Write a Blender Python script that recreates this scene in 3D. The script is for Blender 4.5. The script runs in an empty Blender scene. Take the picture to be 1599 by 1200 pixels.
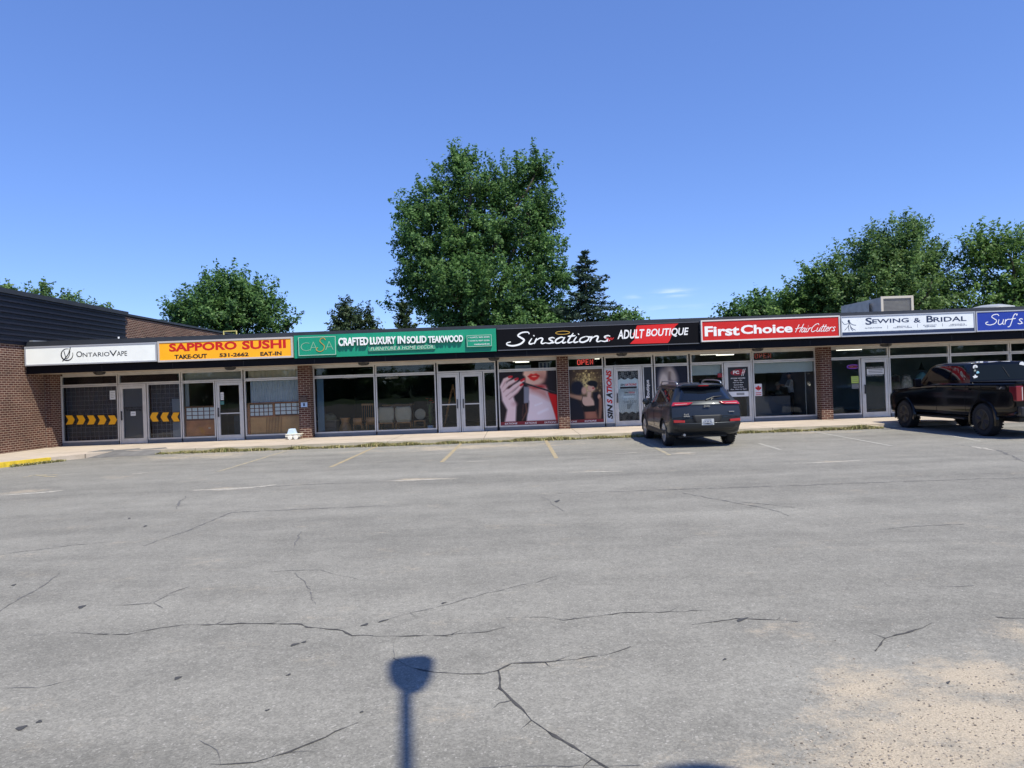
import bpy, bmesh, math, random
import numpy as np
from mathutils import Vector, Matrix
R = math.radians
SC = bpy.context.scene
COL = SC.collection

# ------------------------------------------------------------------ camera, sky, sun, exposure
FPX = 1109.0; ROLL = 0.0357; CZ = 1.75; CX0, CY0 = 799.5, 603.0
cam_d = bpy.data.cameras.new('camera'); cam = bpy.data.objects.new('camera', cam_d); COL.objects.link(cam)
cam_d.sensor_fit = 'HORIZONTAL'; cam_d.sensor_width = 36.0; cam_d.lens = 36.0 * FPX / 1599.0
cam_d.clip_start = 0.05; cam_d.clip_end = 3000
cam.matrix_world = Matrix.Translation((0, 0, CZ)) @ Matrix.Rotation(math.pi / 2 + 3.0 / FPX, 4, 'X') @ Matrix.Rotation(-math.atan(ROLL), 4, 'Z')
SC.camera = cam
LIGHT = Vector((-0.42, 0.51, -1.0)).normalized()
SUN_EL = math.asin(-LIGHT.z)
wd = bpy.data.worlds.new('World'); SC.world = wd; wd.use_nodes = True
wn = wd.node_tree.nodes; wl = wd.node_tree.links
sky = wn.new('ShaderNodeTexSky'); sky.sky_type = 'NISHITA'; sky.sun_disc = False
sky.sun_elevation = SUN_EL
sky.sun_rotation = math.atan2(-LIGHT.x, -LIGHT.y)
sky.altitude = 100; sky.air_density = 0.7; sky.dust_density = 0.0; sky.ozone_density = 10.0
bg = wn['Background']; bg.inputs[1].default_value = 0.15
hs = wn.new('ShaderNodeHueSaturation'); hs.inputs['Saturation'].default_value = 1.25; hs.inputs['Hue'].default_value = 0.518; hs.inputs['Value'].default_value = 1.9
gm = wn.new('ShaderNodeGamma'); gm.inputs[1].default_value = 0.62; wl.new(sky.outputs[0], gm.inputs[0]); wl.new(gm.outputs[0], hs.inputs['Color'])
# a few thin cloud wisps low in the sky, fixed to directions of the sky itself
wtc = wn.new('ShaderNodeTexCoord'); wmap = wn.new('ShaderNodeMapping'); wmap.inputs['Scale'].default_value = (26, 26, 190); wl.new(wtc.outputs['Generated'], wmap.inputs['Vector'])
wnz = wn.new('ShaderNodeTexNoise'); wnz.inputs['Scale'].default_value = 1.0; wnz.inputs['Detail'].default_value = 7; wl.new(wmap.outputs[0], wnz.inputs['Vector'])
def wmath(op, a, b=0.0):
    o = wn.new('ShaderNodeMath'); o.operation = op
    for i, v in enumerate((a, b)):
        if isinstance(v, (int, float)): o.inputs[i].default_value = v
        else: wl.new(v, o.inputs[i])
    return o.outputs[0]
wsep = wn.new('ShaderNodeSeparateXYZ'); wl.new(wtc.outputs['Generated'], wsep.inputs[0]); wm = None
for (ax, el, sx, sz, kk) in ((.224, .119, .020, .0045, .6), (.175, .117, .012, .0025, .3), (.20, .099, .05, .0035, .22)):
    gx_ = wmath('DIVIDE', wmath('SUBTRACT', wsep.outputs[0], ax), sx); gz_ = wmath('DIVIDE', wmath('SUBTRACT', wsep.outputs[2], el), sz)
    e_ = wmath('MULTIPLY', wmath('POWER', 2.718, wmath('MULTIPLY', wmath('ADD', wmath('MULTIPLY', gx_, gx_), wmath('MULTIPLY', gz_, gz_)), -1.0)), kk)
    e_ = wmath('MULTIPLY', e_, wmath('GREATER_THAN', wsep.outputs[1], 0.0)); wm = e_ if wm is None else wmath('ADD', wm, e_)
wfac = wmath('MINIMUM', wmath('MULTIPLY', wm, wmath('MAXIMUM', wmath('MULTIPLY', wmath('SUBTRACT', wnz.outputs['Fac'], 0.36), 2.4), 0.0)), 0.6)
wmx = wn.new('ShaderNodeMix'); wmx.data_type = 'RGBA'; wl.new(wfac, wmx.inputs[0]); wl.new(hs.outputs[0], wmx.inputs[6]); wmx.inputs[7].default_value = (7.0, 7.2, 7.6, 1)
wl.new(wmx.outputs[2], bg.inputs[0])
sun_d = bpy.data.lights.new('sun', 'SUN'); sun_d.energy = 4.5; sun_d.angle = R(0.53); sun_d.color = (1.0, 0.95, 0.80)
sun = bpy.data.objects.new('sun', sun_d); COL.objects.link(sun)
sun.rotation_euler = LIGHT.to_track_quat('-Z', 'Y').to_euler()
SC.view_settings.view_transform = 'Standard'; SC.view_settings.look = 'None'
SC.view_settings.exposure = 0.45; SC.view_settings.gamma = 1.0

# ------------------------------------------------------------------ helpers
def P(u, v, Y):
    """photo pixel -> (X, Z) on the real plane y = Y"""
    dx, dy = u - CX0, v - CY0; n = math.hypot(1, ROLL)
    return ((dx - ROLL * dy) / n / FPX * Y, CZ - (ROLL * dx + dy) / n / FPX * Y)
def G(u, v, z=0.0):
    """photo pixel -> (X, Y) on the ground"""
    dx, dy = u - CX0, v - CY0; n = math.hypot(1, ROLL)
    Y = (CZ - z) * FPX / ((ROLL * dx + dy) / n)
    return ((dx - ROLL * dy) / n / FPX * Y, Y)
def lin(c):
    return tuple((x / 255.0 / 12.92) if x / 255.0 <= 0.04045 else ((x / 255.0 + 0.055) / 1.055) ** 2.4 for x in c)

def tag(o, label=None, cat=None, group=None, kind=None):
    if label: o['label'] = label
    if cat: o['category'] = cat
    if group: o['group'] = group
    if kind: o['kind'] = kind
    return o
def empty(name, loc=(0, 0, 0), label=None, cat=None, group=None, rz=0, parent=None):
    o = bpy.data.objects.new(name, None); COL.objects.link(o); o.location = loc; o.rotation_euler = (0, 0, rz)
    o.empty_display_size = 0.1
    if parent: o.parent = parent
    return tag(o, label, cat, group)
def origin_of(o):
    v = Vector((0, 0, 0))
    while o is not None:
        v += Vector(o.location); o = o.parent
    return v
def finish(name, me, mat, parent=None, local=False, smooth=False):
    if smooth:
        me.polygons.foreach_set('use_smooth', [True] * len(me.polygons))
        if smooth is not True:
            me.set_sharp_from_angle(angle=R(smooth))
    if mat is not None: me.materials.append(mat)
    o = bpy.data.objects.new(name, me); COL.objects.link(o)
    if parent is not None:
        o.parent = parent
        if not local:
            off = origin_of(parent); me.transform(Matrix.Translation(-off))
    elif not local and len(me.vertices):
        co = np.empty(len(me.vertices) * 3); me.vertices.foreach_get('co', co); co = co.reshape(-1, 3)
        b = Vector(((co[:, 0].min() + co[:, 0].max()) / 2, (co[:, 1].min() + co[:, 1].max()) / 2, co[:, 2].min()))
        me.transform(Matrix.Translation(-b)); o.location = b
    return o
def catmull(pts, n=6, closed=False):
    out = []; m = len(pts); pts = [Vector(p) for p in pts]
    for i in range(m if closed else m - 1):
        p0 = pts[(i - 1) % m] if closed or i > 0 else pts[0]
        p1 = pts[i]; p2 = pts[(i + 1) % m]
        p3 = pts[(i + 2) % m] if closed or i + 2 < m else pts[-1]
        for k in range(n):
            t = k / n
            out.append(0.5 * ((2 * p1) + (p2 - p0) * t + (2 * p0 - 5 * p1 + 4 * p2 - p3) * t * t + (3 * p1 - p0 - 3 * p2 + p3) * t ** 3))
    if not closed: out.append(pts[-1])
    return out

class MB:
    def __init__(s): s.v = []; s.f = []
    def box(s, x0, x1, y0, y1, z0, z1):
        b = len(s.v)
        s.v += [(x0, y0, z0), (x1, y0, z0), (x1, y1, z0), (x0, y1, z0), (x0, y0, z1), (x1, y0, z1), (x1, y1, z1), (x0, y1, z1)]
        s.f += [tuple(b + i for i in q) for q in ((0, 3, 2, 1), (4, 5, 6, 7), (0, 1, 5, 4), (1, 2, 6, 5), (2, 3, 7, 6), (3, 0, 4, 7))]
        return s
    def cbox(s, c, d): return s.box(c[0] - d[0] / 2, c[0] + d[0] / 2, c[1] - d[1] / 2, c[1] + d[1] / 2, c[2] - d[2] / 2, c[2] + d[2] / 2)
    def quad(s, a, b, c, d):
        k = len(s.v); s.v += [a, b, c, d]; s.f.append((k, k + 1, k + 2, k + 3)); return s
    def prism(s, pts, y0, y1):            # outline in x,z extruded along y
        k = len(s.v); n = len(pts)
        s.v += [(p[0], y0, p[1]) for p in pts] + [(p[0], y1, p[1]) for p in pts]
        s.f.append(tuple(k + i for i in range(n))); s.f.append(tuple(k + n + i for i in reversed(range(n))))
        s.f += [(k + i, k + n + i, k + n + (i + 1) % n, k + (i + 1) % n) for i in range(n)]; return s
    def slab(s, pts, z0, z1):             # outline in x,y extruded along z
        k = len(s.v); n = len(pts)
        s.v += [(p[0], p[1], z0) for p in pts] + [(p[0], p[1], z1) for p in pts]
        s.f.append(tuple(k + i for i in reversed(range(n)))); s.f.append(tuple(k + n + i for i in range(n)))
        s.f += [(k + i, k + (i + 1) % n, k + n + (i + 1) % n, k + n + i) for i in range(n)]; return s
    def tube(s, pts, r, seg=8, cap=True):
        pts = [Vector(p) for p in pts]; rs = r if isinstance(r, (list, tuple)) else [r] * len(pts)
        k = len(s.v); up = Vector((0, 0, 1)); prev = None
        for i, p in enumerate(pts):
            t = (pts[min(i + 1, len(pts) - 1)] - pts[max(i - 1, 0)]).normalized()
            if prev is None:
                a = t.cross(up if abs(t.z) < 0.9 else Vector((1, 0, 0))).normalized()
            else:
                a = (prev - t * prev.dot(t)).normalized()
            prev = a; b = t.cross(a)
            for j in range(seg):
                th = 2 * math.pi * j / seg
                q = p + (a * math.cos(th) + b * math.sin(th)) * rs[i]; s.v.append(tuple(q))
        for i in range(len(pts) - 1):
            for j in range(seg):
                s.f.append((k + i * seg + j, k + i * seg + (j + 1) % seg, k + (i + 1) * seg + (j + 1) % seg, k + (i + 1) * seg + j))
        if cap:
            s.f.append(tuple(k + j for j in reversed(range(seg)))); s.f.append(tuple(k + (len(pts) - 1) * seg + j for j in range(seg)))
        return s
    def lathe(s, prof, c=(0, 0, 0), axis='z', seg=24):   # prof: (radius, height)
        k = len(s.v); n = len(prof)
        for r, h in prof:
            for j in range(seg):
                th = 2 * math.pi * j / seg; a, b = r * math.cos(th), r * math.sin(th)
                q = (a, b, h) if axis == 'z' else ((h, a, b) if axis == 'x' else (a, h, b))
                s.v.append((c[0] + q[0], c[1] + q[1], c[2] + q[2]))
        for i in range(n - 1):
            for j in range(seg):
                s.f.append((k + i * seg + j, k + i * seg + (j + 1) % seg, k + (i + 1) * seg + (j + 1) % seg, k + (i + 1) * seg + j))
        if prof[0][0] > 1e-4: s.f.append(tuple(k + j for j in reversed(range(seg))))
        if prof[-1][0] > 1e-4: s.f.append(tuple(k + (n - 1) * seg + j for j in range(seg)))
        return s
    def grid(s, rows):
        k = len(s.v); m = len(rows[0])
        for r in rows: s.v += [tuple(p) for p in r]
        for i in range(len(rows) - 1):
            for j in range(m - 1):
                s.f.append((k + i * m + j, k + i * m + j + 1, k + (i + 1) * m + j + 1, k + (i + 1) * m + j))
        return s
    def ribbon(s, pts, w, y, d):          # flat stroke in the x,z plane, thickness d towards -y
        pts = [Vector((p[0], p[1])) for p in pts]; n = len(pts); ws = w if isinstance(w, (list, tuple)) else [w] * n
        k = len(s.v)
        for i, p in enumerate(pts):
            t = pts[min(i + 1, n - 1)] - pts[max(i - 1, 0)]
            if t.length < 1e-9: t = Vector((1, 0))
            t.normalize(); q = Vector((-t.y, t.x)) * ws[i] / 2
            for a, yy in ((p + q, y), (p - q, y), (p - q, y - d), (p + q, y - d)): s.v.append((a.x, yy, a.y))
        for i in range(n - 1):
            for j in range(4):
                s.f.append((k + i * 4 + j, k + (i + 1) * 4 + j, k + (i + 1) * 4 + (j + 1) % 4, k + i * 4 + (j + 1) % 4))
        s.f.append((k, k + 1, k + 2, k + 3)); e = k + (n - 1) * 4; s.f.append((e + 3, e + 2, e + 1, e)); return s
    def mesh(s, name, fix=True, bevel=0, merge=False):
        me = bpy.data.meshes.new(name); me.from_pydata([tuple(v) for v in s.v], [], s.f)
        if fix or bevel:
            bm = bmesh.new(); bm.from_mesh(me)
            if merge: bmesh.ops.remove_doubles(bm, verts=bm.verts, dist=1e-4)
            bmesh.ops.recalc_face_normals(bm, faces=bm.faces)
            if bevel: bmesh.ops.bevel(bm, geom=list(bm.edges), offset=bevel, segments=2, affect='EDGES', profile=0.5)
            bm.to_mesh(me); bm.free()
        me.update(); return me
    def build(s, name, mat, parent=None, local=False, smooth=False, bevel=0, merge=False):
        return finish(name, s.mesh(name, bevel=bevel, merge=merge), mat, parent, local, smooth)
def box(name, mat, parent, *d, **k): return MB().box(*d).build(name, mat, parent, **k)

# ------------------------------------------------------------------ materials
MC = {}
def mat(name, rgb, rough=0.6, metal=0.0, var=0.0, vscale=3.0, bump=0.0, bscale=40.0, spec=0.5, coat=0.0, emit=None, estr=0.0, trans=0.0):
    if name in MC: return MC[name]
    m = bpy.data.materials.new(name); m.use_nodes = True; nt = m.node_tree; b = nt.nodes['Principled BSDF']
    b.inputs['Base Color'].default_value = (*rgb, 1); b.inputs['Roughness'].default_value = rough; b.inputs['Metallic'].default_value = metal
    b.inputs['Specular IOR Level'].default_value = spec; b.inputs['Coat Weight'].default_value = coat; b.inputs['Coat Roughness'].default_value = 0.03
    if emit: b.inputs['Emission Color'].default_value = (*emit, 1); b.inputs['Emission Strength'].default_value = estr
    if var or bump:
        tc = nt.nodes.new('ShaderNodeTexCoord')
        if var:
            n = nt.nodes.new('ShaderNodeTexNoise'); n.inputs['Scale'].default_value = vscale; n.inputs['Detail'].default_value = 6
            nt.links.new(tc.outputs['Object'], n.inputs['Vector'])
            mr = nt.nodes.new('ShaderNodeMapRange'); mr.inputs[1].default_value = 0.3; mr.inputs[2].default_value = 0.7
            mr.inputs[3].default_value = 1 - var; mr.inputs[4].default_value = 1 + var
            nt.links.new(n.outputs['Fac'], mr.inputs[0])
            mx = nt.nodes.new('ShaderNodeVectorMath'); mx.operation = 'SCALE'; mx.inputs[0].default_value = rgb
            nt.links.new(mr.outputs[0], mx.inputs['Scale']); nt.links.new(mx.outputs[0], b.inputs['Base Color'])
        if bump:
            n2 = nt.nodes.new('ShaderNodeTexNoise'); n2.inputs['Scale'].default_value = bscale; n2.inputs['Detail'].default_value = 4
            nt.links.new(tc.outputs['Object'], n2.inputs['Vector'])
            bp = nt.nodes.new('ShaderNodeBump'); bp.inputs['Strength'].default_value = bump; bp.inputs['Distance'].default_value = 0.02
            nt.links.new(n2.outputs['Fac'], bp.inputs['Height']); nt.links.new(bp.outputs[0], b.inputs['Normal'])
    MC[name] = m; return m
def glass_mat(name, tint=(0.93, 0.95, 0.95), base=0.0, rough=0.0):
    if name in MC: return MC[name]
    m = bpy.data.materials.new(name); m.use_nodes = True; nt = m.node_tree; nt.nodes.clear()
    out = nt.nodes.new('ShaderNodeOutputMaterial'); mix = nt.nodes.new('ShaderNodeMixShader')
    tr = nt.nodes.new('ShaderNodeBsdfTransparent'); tr.inputs[0].default_value = (*tint, 1)
    gl = nt.nodes.new('ShaderNodeBsdfGlossy'); gl.inputs['Roughness'].default_value = rough; gl.inputs[0].default_value = (1, 1, 1, 1)
    fr = nt.nodes.new('ShaderNodeFresnel'); fr.inputs[0].default_value = 1.36
    ad = nt.nodes.new('ShaderNodeMath'); ad.operation = 'ADD'; ad.inputs[1].default_value = base; ad.use_clamp = True
    # a very slight waviness of the sheet bends what it mirrors
    tc = nt.nodes.new('ShaderNodeTexCoord'); nz = nt.nodes.new('ShaderNodeTexNoise'); nz.inputs['Scale'].default_value = 0.9
    bp = nt.nodes.new('ShaderNodeBump'); bp.inputs['Strength'].default_value = 0.05; bp.inputs['Distance'].default_value = 0.05
    nt.links.new(tc.outputs['Object'], nz.inputs['Vector']); nt.links.new(nz.outputs['Fac'], bp.inputs['Height'])
    nt.links.new(bp.outputs[0], gl.inputs['Normal'])
    nt.links.new(fr.outputs[0], ad.inputs[0]); nt.links.new(ad.outputs[0], mix.inputs[0])
    nt.links.new(tr.outputs[0], mix.inputs[1]); nt.links.new(gl.outputs[0], mix.inputs[2]); nt.links.new(mix.outputs[0], out.inputs[0])
    MC[name] = m; return m
class NT:
    """tiny node-graph writer"""
    def __init__(s, name):
        s.m = bpy.data.materials.new(name); s.m.use_nodes = True; s.t = s.m.node_tree; s.b = s.t.nodes['Principled BSDF']; MC[name] = s.m
        s.tc = s.t.nodes.new('ShaderNodeTexCoord')
    def n(s, ty, **k):
        o = s.t.nodes.new('ShaderNode' + ty)
        for a, v in k.items(): setattr(o, a, v)
        return o
    def l(s, a, b): s.t.links.new(a, b)
    def put(s, sock, v):
        if hasattr(v, 'is_linked') or hasattr(v, 'links'): s.l(v, sock)
        else: sock.default_value = v
    def math(s, op, a, b=0.0, clamp=False):
        o = s.n('Math', operation=op, use_clamp=clamp); s.put(o.inputs[0], a); s.put(o.inputs[1], b); return o.outputs[0]
    def noise(s, vec, scale, detail=4, rough=0.55):
        o = s.n('TexNoise'); o.inputs['Scale'].default_value = scale; o.inputs['Detail'].default_value = detail; o.inputs['Roughness'].default_value = rough
        s.l(vec, o.inputs['Vector']); return o.outputs['Fac']
    def rng(s, v, a, b, c=0.0, d=1.0, smooth=False):
        o = s.n('MapRange'); o.interpolation_type = 'SMOOTHSTEP' if smooth else 'LINEAR'
        s.l(v, o.inputs[0])
        for i, x in enumerate((a, b, c, d)): o.inputs[i + 1].default_value = x
        return o.outputs[0]
    def mix(s, f, a, b):
        o = s.n('Mix', data_type='RGBA'); s.put(o.inputs[0], f)
        for sock, v in ((o.inputs[6], a), (o.inputs[7], b)):
            if isinstance(v, tuple): sock.default_value = (*v, 1) if len(v) == 3 else v
            else: s.l(v, sock)
        return o.outputs[2]
    def scale(s, c, f):
        o = s.n('VectorMath', operation='SCALE'); s.put(o.inputs[0], c) if not isinstance(c, tuple) else setattr(o.inputs[0], 'default_value', c)
        s.put(o.inputs['Scale'], f); return o.outputs[0]
    def mapv(s, vec, sc=(1, 1, 1), loc=(0, 0, 0), rot=(0, 0, 0)):
        o = s.n('Mapping'); o.inputs['Location'].default_value = loc; o.inputs['Rotation'].default_value = rot; o.inputs['Scale'].default_value = sc
        s.l(vec, o.inputs['Vector']); return o.outputs[0]
    def bump(s, h, st=0.3, d=0.01):
        o = s.n('Bump'); o.inputs['Strength'].default_value = st; o.inputs['Distance'].default_value = d; s.l(h, o.inputs['Height']); s.l(o.outputs[0], s.b.inputs['Normal'])
    def col(s, c): s.l(c, s.b.inputs['Base Color'])

def brick_mat(name, c1, c2, mortar, bw=0.21, bh=0.071):
    g = NT(name)
    geo = g.n('NewGeometry'); sx = g.n('SeparateXYZ'); g.l(geo.outputs['Position'], sx.inputs[0])
    cb = g.n('CombineXYZ'); g.l(g.math('ADD', sx.outputs[0], sx.outputs[1]), cb.inputs[0]); g.l(sx.outputs[2], cb.inputs[1])
    br = g.n('TexBrick'); g.l(cb.outputs[0], br.inputs['Vector'])
    br.inputs['Color1'].default_value = (*c1, 1); br.inputs['Color2'].default_value = (*c2, 1); br.inputs['Mortar'].default_value = (*mortar, 1)
    br.inputs['Scale'].default_value = 1.0; br.inputs['Brick Width'].default_value = bw; br.inputs['Row Height'].default_value = bh
    br.inputs['Mortar Size'].default_value = 0.0095; br.inputs['Mortar Smooth'].default_value = 0.2; br.inputs['Bias'].default_value = 0.0
    f = g.rng(g.noise(geo.outputs['Position'], 1.3, 6), 0.3, 0.7, 0.75, 1.2)
    g.col(g.scale(br.outputs['Color'], f)); g.b.inputs['Roughness'].default_value = 0.85; g.b.inputs['Specular IOR Level'].default_value = 0.25
    g.bump(g.math('MULTIPLY', br.outputs['Fac'], -1.0), 0.6, 0.008); return g.m

M_brick = brick_mat('brick_brown', (0.105, 0.04, 0.028), (0.062, 0.024, 0.02), (0.34, 0.265, 0.205), 0.215, 0.076)
M_alu = mat('aluminium', (0.60, 0.59, 0.56), 0.42, 0.25, 0.08, 4)
M_alu_dark = mat('aluminium_sill', (0.16, 0.18, 0.2), 0.5, 0.2, 0.1)
M_black = mat('black_paint', (0.005, 0.005, 0.008), 0.6, 0, 0.1, spec=.15)
M_cap = mat('roof_flashing', (0.03, 0.033, 0.04), 0.45, 0.1, 0.15, 2)
M_soffit = mat('soffit', (0.42, 0.36, 0.29), 0.8, 0, 0.12, 2)
M_glass = glass_mat('window_glass')
M_white = mat('white_paint', (0.78, 0.79, 0.8), 0.4)
M_steel = mat('steel', (0.5, 0.5, 0.5), 0.3, 0.9)
M_rubber = mat('rubber', (0.014, 0.014, 0.014), 0.75, 0, 0.2, 8)

# asphalt: aggregate speckle, broad tone patches, drifted sand with shapes of its own
def asphalt():
    g = NT('asphalt'); geo = g.n('NewGeometry'); p = geo.outputs['Position']
    big = g.noise(g.mapv(p, (0.10, 0.32, 1)), 1.0, 6, 0.6)
    med = g.noise(p, 1.7, 6, 0.65)
    tone = g.math('ADD', g.rng(big, 0.3, 0.7, 0.80, 1.14), g.rng(med, 0.25, 0.75, -0.15, 0.15))
    strk = g.noise(g.mapv(p, (0.05, 0.9, 1), (3, 1, 0), (0, 0, 0.04)), 1.0, 5, 0.6)
    tone = g.math('ADD', tone, g.rng(strk, 0.3, 0.7, -0.14, 0.13))
    base = g.scale((0.225, 0.214, 0.188), tone)
    v = g.n('TexVoronoi'); v.inputs['Scale'].default_value = 95; g.l(p, v.inputs['Vector'])
    vs = g.n('SeparateColor'); g.l(v.outputs['Color'], vs.inputs[0])
    sp = g.rng(vs.outputs[0], 0.0, 1.0, 0.80, 1.20)
    mot = g.rng(g.noise(p, 14, 5, 0.7), 0.3, 0.7, 0.86, 1.13); sp = g.math('MULTIPLY', sp, mot)
    bright = g.rng(vs.outputs[1], 0.945, 0.985, 0.0, 0.34)
    fine = g.rng(g.noise(p, 210, 2), 0.3, 0.7, 0.84, 1.16)
    c = g.scale(g.scale(base, sp), fine)
    c = g.mix(bright, c, (0.52, 0.49, 0.45))
    # sand
    sxyz = g.n('SeparateXYZ'); g.l(p, sxyz.inputs[0])
    total = None
    for (x, y, rx, ry, k) in SAND:
        dx = g.math('MULTIPLY', g.math('SUBTRACT', sxyz.outputs[0], x), 1.0 / rx); dy = g.math('MULTIPLY', g.math('SUBTRACT', sxyz.outputs[1], y), 1.0 / ry)
        d = g.math('SQRT', g.math('ADD', g.math('MULTIPLY', dx, dx), g.math('MULTIPLY', dy, dy)))
        w = g.math('MULTIPLY', g.rng(d, 0.0, 1.0, 1.0, 0.0), k, True)
        total = w if total is None else g.math('MAXIMUM', total, w)
    nz = g.math('ADD', g.math('MULTIPLY', g.noise(g.mapv(p, (1, 1.6, 1)), 1.1, 8, 0.7), 0.5), g.math('ADD', g.math('MULTIPLY', g.noise(p, 7, 8, 0.78), 0.25), g.math('MULTIPLY', g.noise(p, 60, 4, 0.8), 0.25)))
    sm = g.rng(g.math('ADD', total, g.math('MULTIPLY', g.math('SUBTRACT', nz, 0.5), 4.6)), 0.2, 0.9, 0.0, 0.85, True)
    sand_c = g.scale((0.47, 0.39, 0.29), g.rng(g.noise(p, 95, 4, .7), 0.28, 0.72, 0.52, 1.35))
    c = g.mix(sm, c, sand_c)
    # dark stones lying in the sand
    st = g.math('MAXIMUM', g.rng(g.noise(g.mapv(p, (1, 1.5, 1)), 62, 3, .6), 0.62, 0.67), g.math('MULTIPLY', g.rng(g.noise(p, 23, 4, .7), 0.58, 0.66), 0.55))
    st = g.math('MULTIPLY', st, g.math('MULTIPLY', sm, g.rng(g.noise(p, 2.3, 3), 0.35, 0.6, 0.25, 1.0)))
    c = g.mix(g.math('MULTIPLY', st, 0.7), c, (0.1, 0.08, 0.07))
    g.col(c); g.b.inputs['Roughness'].default_value = 0.88; g.b.inputs['Specular IOR Level'].default_value = 0.3
    g.bump(g.math('ADD', vs.outputs[0], g.noise(p, 160, 3)), 0.5, 0.004); return g.m
SAND = []
for (u, v, ru, k) in ((1520, 1130, 260, 1.08), (1400, 1175, 290, 1.0), (1340, 1070, 150, 0.9), (1540, 1060, 150, 0.85), (1590, 985, 90, 0.62), (1230, 985, 90, 0.3), (1180, 1170, 150, 0.4)):
    x, y = G(u, v); r = ru / FPX * y; SAND.append((x, y, r, r * 0.75 + 0.15, k))
for (u0, u1, v, dv, k) in ((290, 435, 763, 4, 0.75), (580, 730, 749, 3, 0.7), (-30, 90, 769, 5, 0.75), (1230, 1365, 721, 3, 0.55), (170, 470, 712, 8, 0.7), (480, 1010, 698, 7, 0.75), (1150, 1380, 671, 5, 0.75), (150, 240, 745, 8, 0.4), (1040, 1100, 708, 4, 0.6), (880, 960, 736, 4, 0.55), (1150, 1400, 676, 4, 0.6)):
    a = G(u0, v); b = G(u1, v); c = G((u0 + u1) / 2, v); e = G((u0 + u1) / 2, v + dv)
    SAND.append((c[0], c[1], abs(b[0] - a[0]) / 2, max(0.25, abs(c[1] - e[1])), k))
M_asphalt = asphalt()

# ------------------------------------------------------------------ ground
def struct(o): return tag(o, kind='structure')
YG = 26.0        # shop window plane
YC = 25.56       # brick column faces
YF = 24.45       # canopy front
KERB = 22.5
ZW = 0.13        # pavement height
M_grassland = mat('ground_grass', (0.06, 0.1, 0.03), 0.95, 0, 0.4, 0.3)
struct(MB().quad((-900, -900, -0.03), (900, -900, -0.03), (900, 900, -0.03), (-900, 900, -0.03)).build('ground', M_grassland))
struct(MB().quad((-60, -45, 0), (60, -45, 0), (60, 44, 0), (-60, 44, 0)).build('parking_lot', M_asphalt))

def concrete(name, rgb, dirt=(0.3, 0.24, 0.17)):
    g = NT(name); geo = g.n('NewGeometry'); p = geo.outputs['Position']
    n1 = g.noise(p, 0.9, 6, 0.65); n2 = g.noise(p, 60, 3)
    c = g.scale(g.scale(rgb, g.rng(n1, 0.3, 0.7, 0.85, 1.12)), g.rng(n2, 0.3, 0.7, 0.88, 1.12))
    c = g.mix(g.rng(g.noise(p, 2.4, 8, 0.7), 0.52, 0.75, 0, 0.55), c, dirt)
    sx = g.n('SeparateXYZ'); g.l(p, sx.inputs[0])
    j = g.math('LESS_THAN', g.math('ABSOLUTE', g.math('SUBTRACT', g.math('MODULO', g.math('ADD', sx.outputs[0], 60.4), 3.05), 1.5)), 0.012)
    c = g.mix(g.math('MULTIPLY', j, 0.7), c, (0.12, 0.1, 0.08))
    g.col(c); g.b.inputs['Roughness'].default_value = 0.9; g.b.inputs['Specular IOR Level'].default_value = 0.25
    g.bump(n2, 0.3, 0.004); return g.m
M_conc = concrete('concrete_pavement', (0.47, 0.40, 0.33))
M_kerb = concrete('concrete_kerb', (0.42, 0.37, 0.29), (0.22, 0.19, 0.11))
XK = G(1368, 668)[0]
# pavement in front of the shops, kerb with a ramped end at the right, wide apron at the left building
struct(MB().box(-12.6, XK - 0.15, KERB + 0.15, 27, -0.2, ZW).build('pavement', M_conc))
struct(MB().slab([(XK - 0.15, KERB + 0.15), (40, KERB + 1.25), (40, 27), (XK - 0.15, 27)], -0.2, ZW - 0.002).build('pavement', M_conc))
k = MB().box(-11.2, XK - 0.55, KERB, KERB + 0.149, -0.2, ZW + 0.003); kb = len(k.v)
k.v += [(XK - 0.55, KERB, -0.2), (XK - 0.55, KERB + 0.149, -0.2), (XK, KERB + 0.149, -0.2), (XK, KERB, -0.2), (XK - 0.55, KERB, ZW + 0.003), (XK - 0.55, KERB + 0.149, ZW + 0.003), (XK, KERB + 0.149, 0.07), (XK, KERB, 0.03)]
k.f += [tuple(kb + i for i in q) for q in ((0, 1, 2, 3), (4, 7, 6, 5), (0, 3, 7, 4), (3, 2, 6, 7), (2, 1, 5, 6))]
struct(k.build('kerb', M_kerb))
# the asphalt ramp that fills the corner at the left
ya = G(85, 714, ZW); yb = G(0, 723, ZW)
rm = MB(); xr0, xr1 = ya[0] + 0.1, -11.2
rows = []
for i in range(9):
    t = i / 8; x = xr0 + (xr1 - xr0) * t; f = 22.05 + 0.1 * math.sin(i * 1.7) + 0.35 * t
    rows.append([(x, f - 0.35, 0.004), (x, f - 0.1, 0.05), (x, f + 0.45, ZW + 0.006), (x, 23.2 + 0.25 * math.sin(i * 2.1), ZW + 0.006)])
M_patch = mat('asphalt_patch', (0.15, 0.145, 0.14), 0.9, 0, 0.25, 3, 0.6, 90)
struct(rm.grid(rows).build('asphalt_ramp', M_patch, smooth=True))
struct(MB().slab([(-17.5, 2), (yb[0] - 5 * (ya[0] - yb[0]) - 0.1, 12), (yb[0], yb[1]), (ya[0], ya[1]), (-12.6, 22.66), (-12.6, 27), (-17.5, 27)], -0.2, ZW - 0.001).build('pavement', M_conc))
M_yellow = mat('yellow_kerb_paint', (0.62, 0.44, 0.03), 0.75, 0, 0.3, 7, 0.3, 60)
d = Vector((ya[0] - yb[0], ya[1] - yb[1])).normalized(); nrm = Vector((d.y, -d.x))
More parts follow.
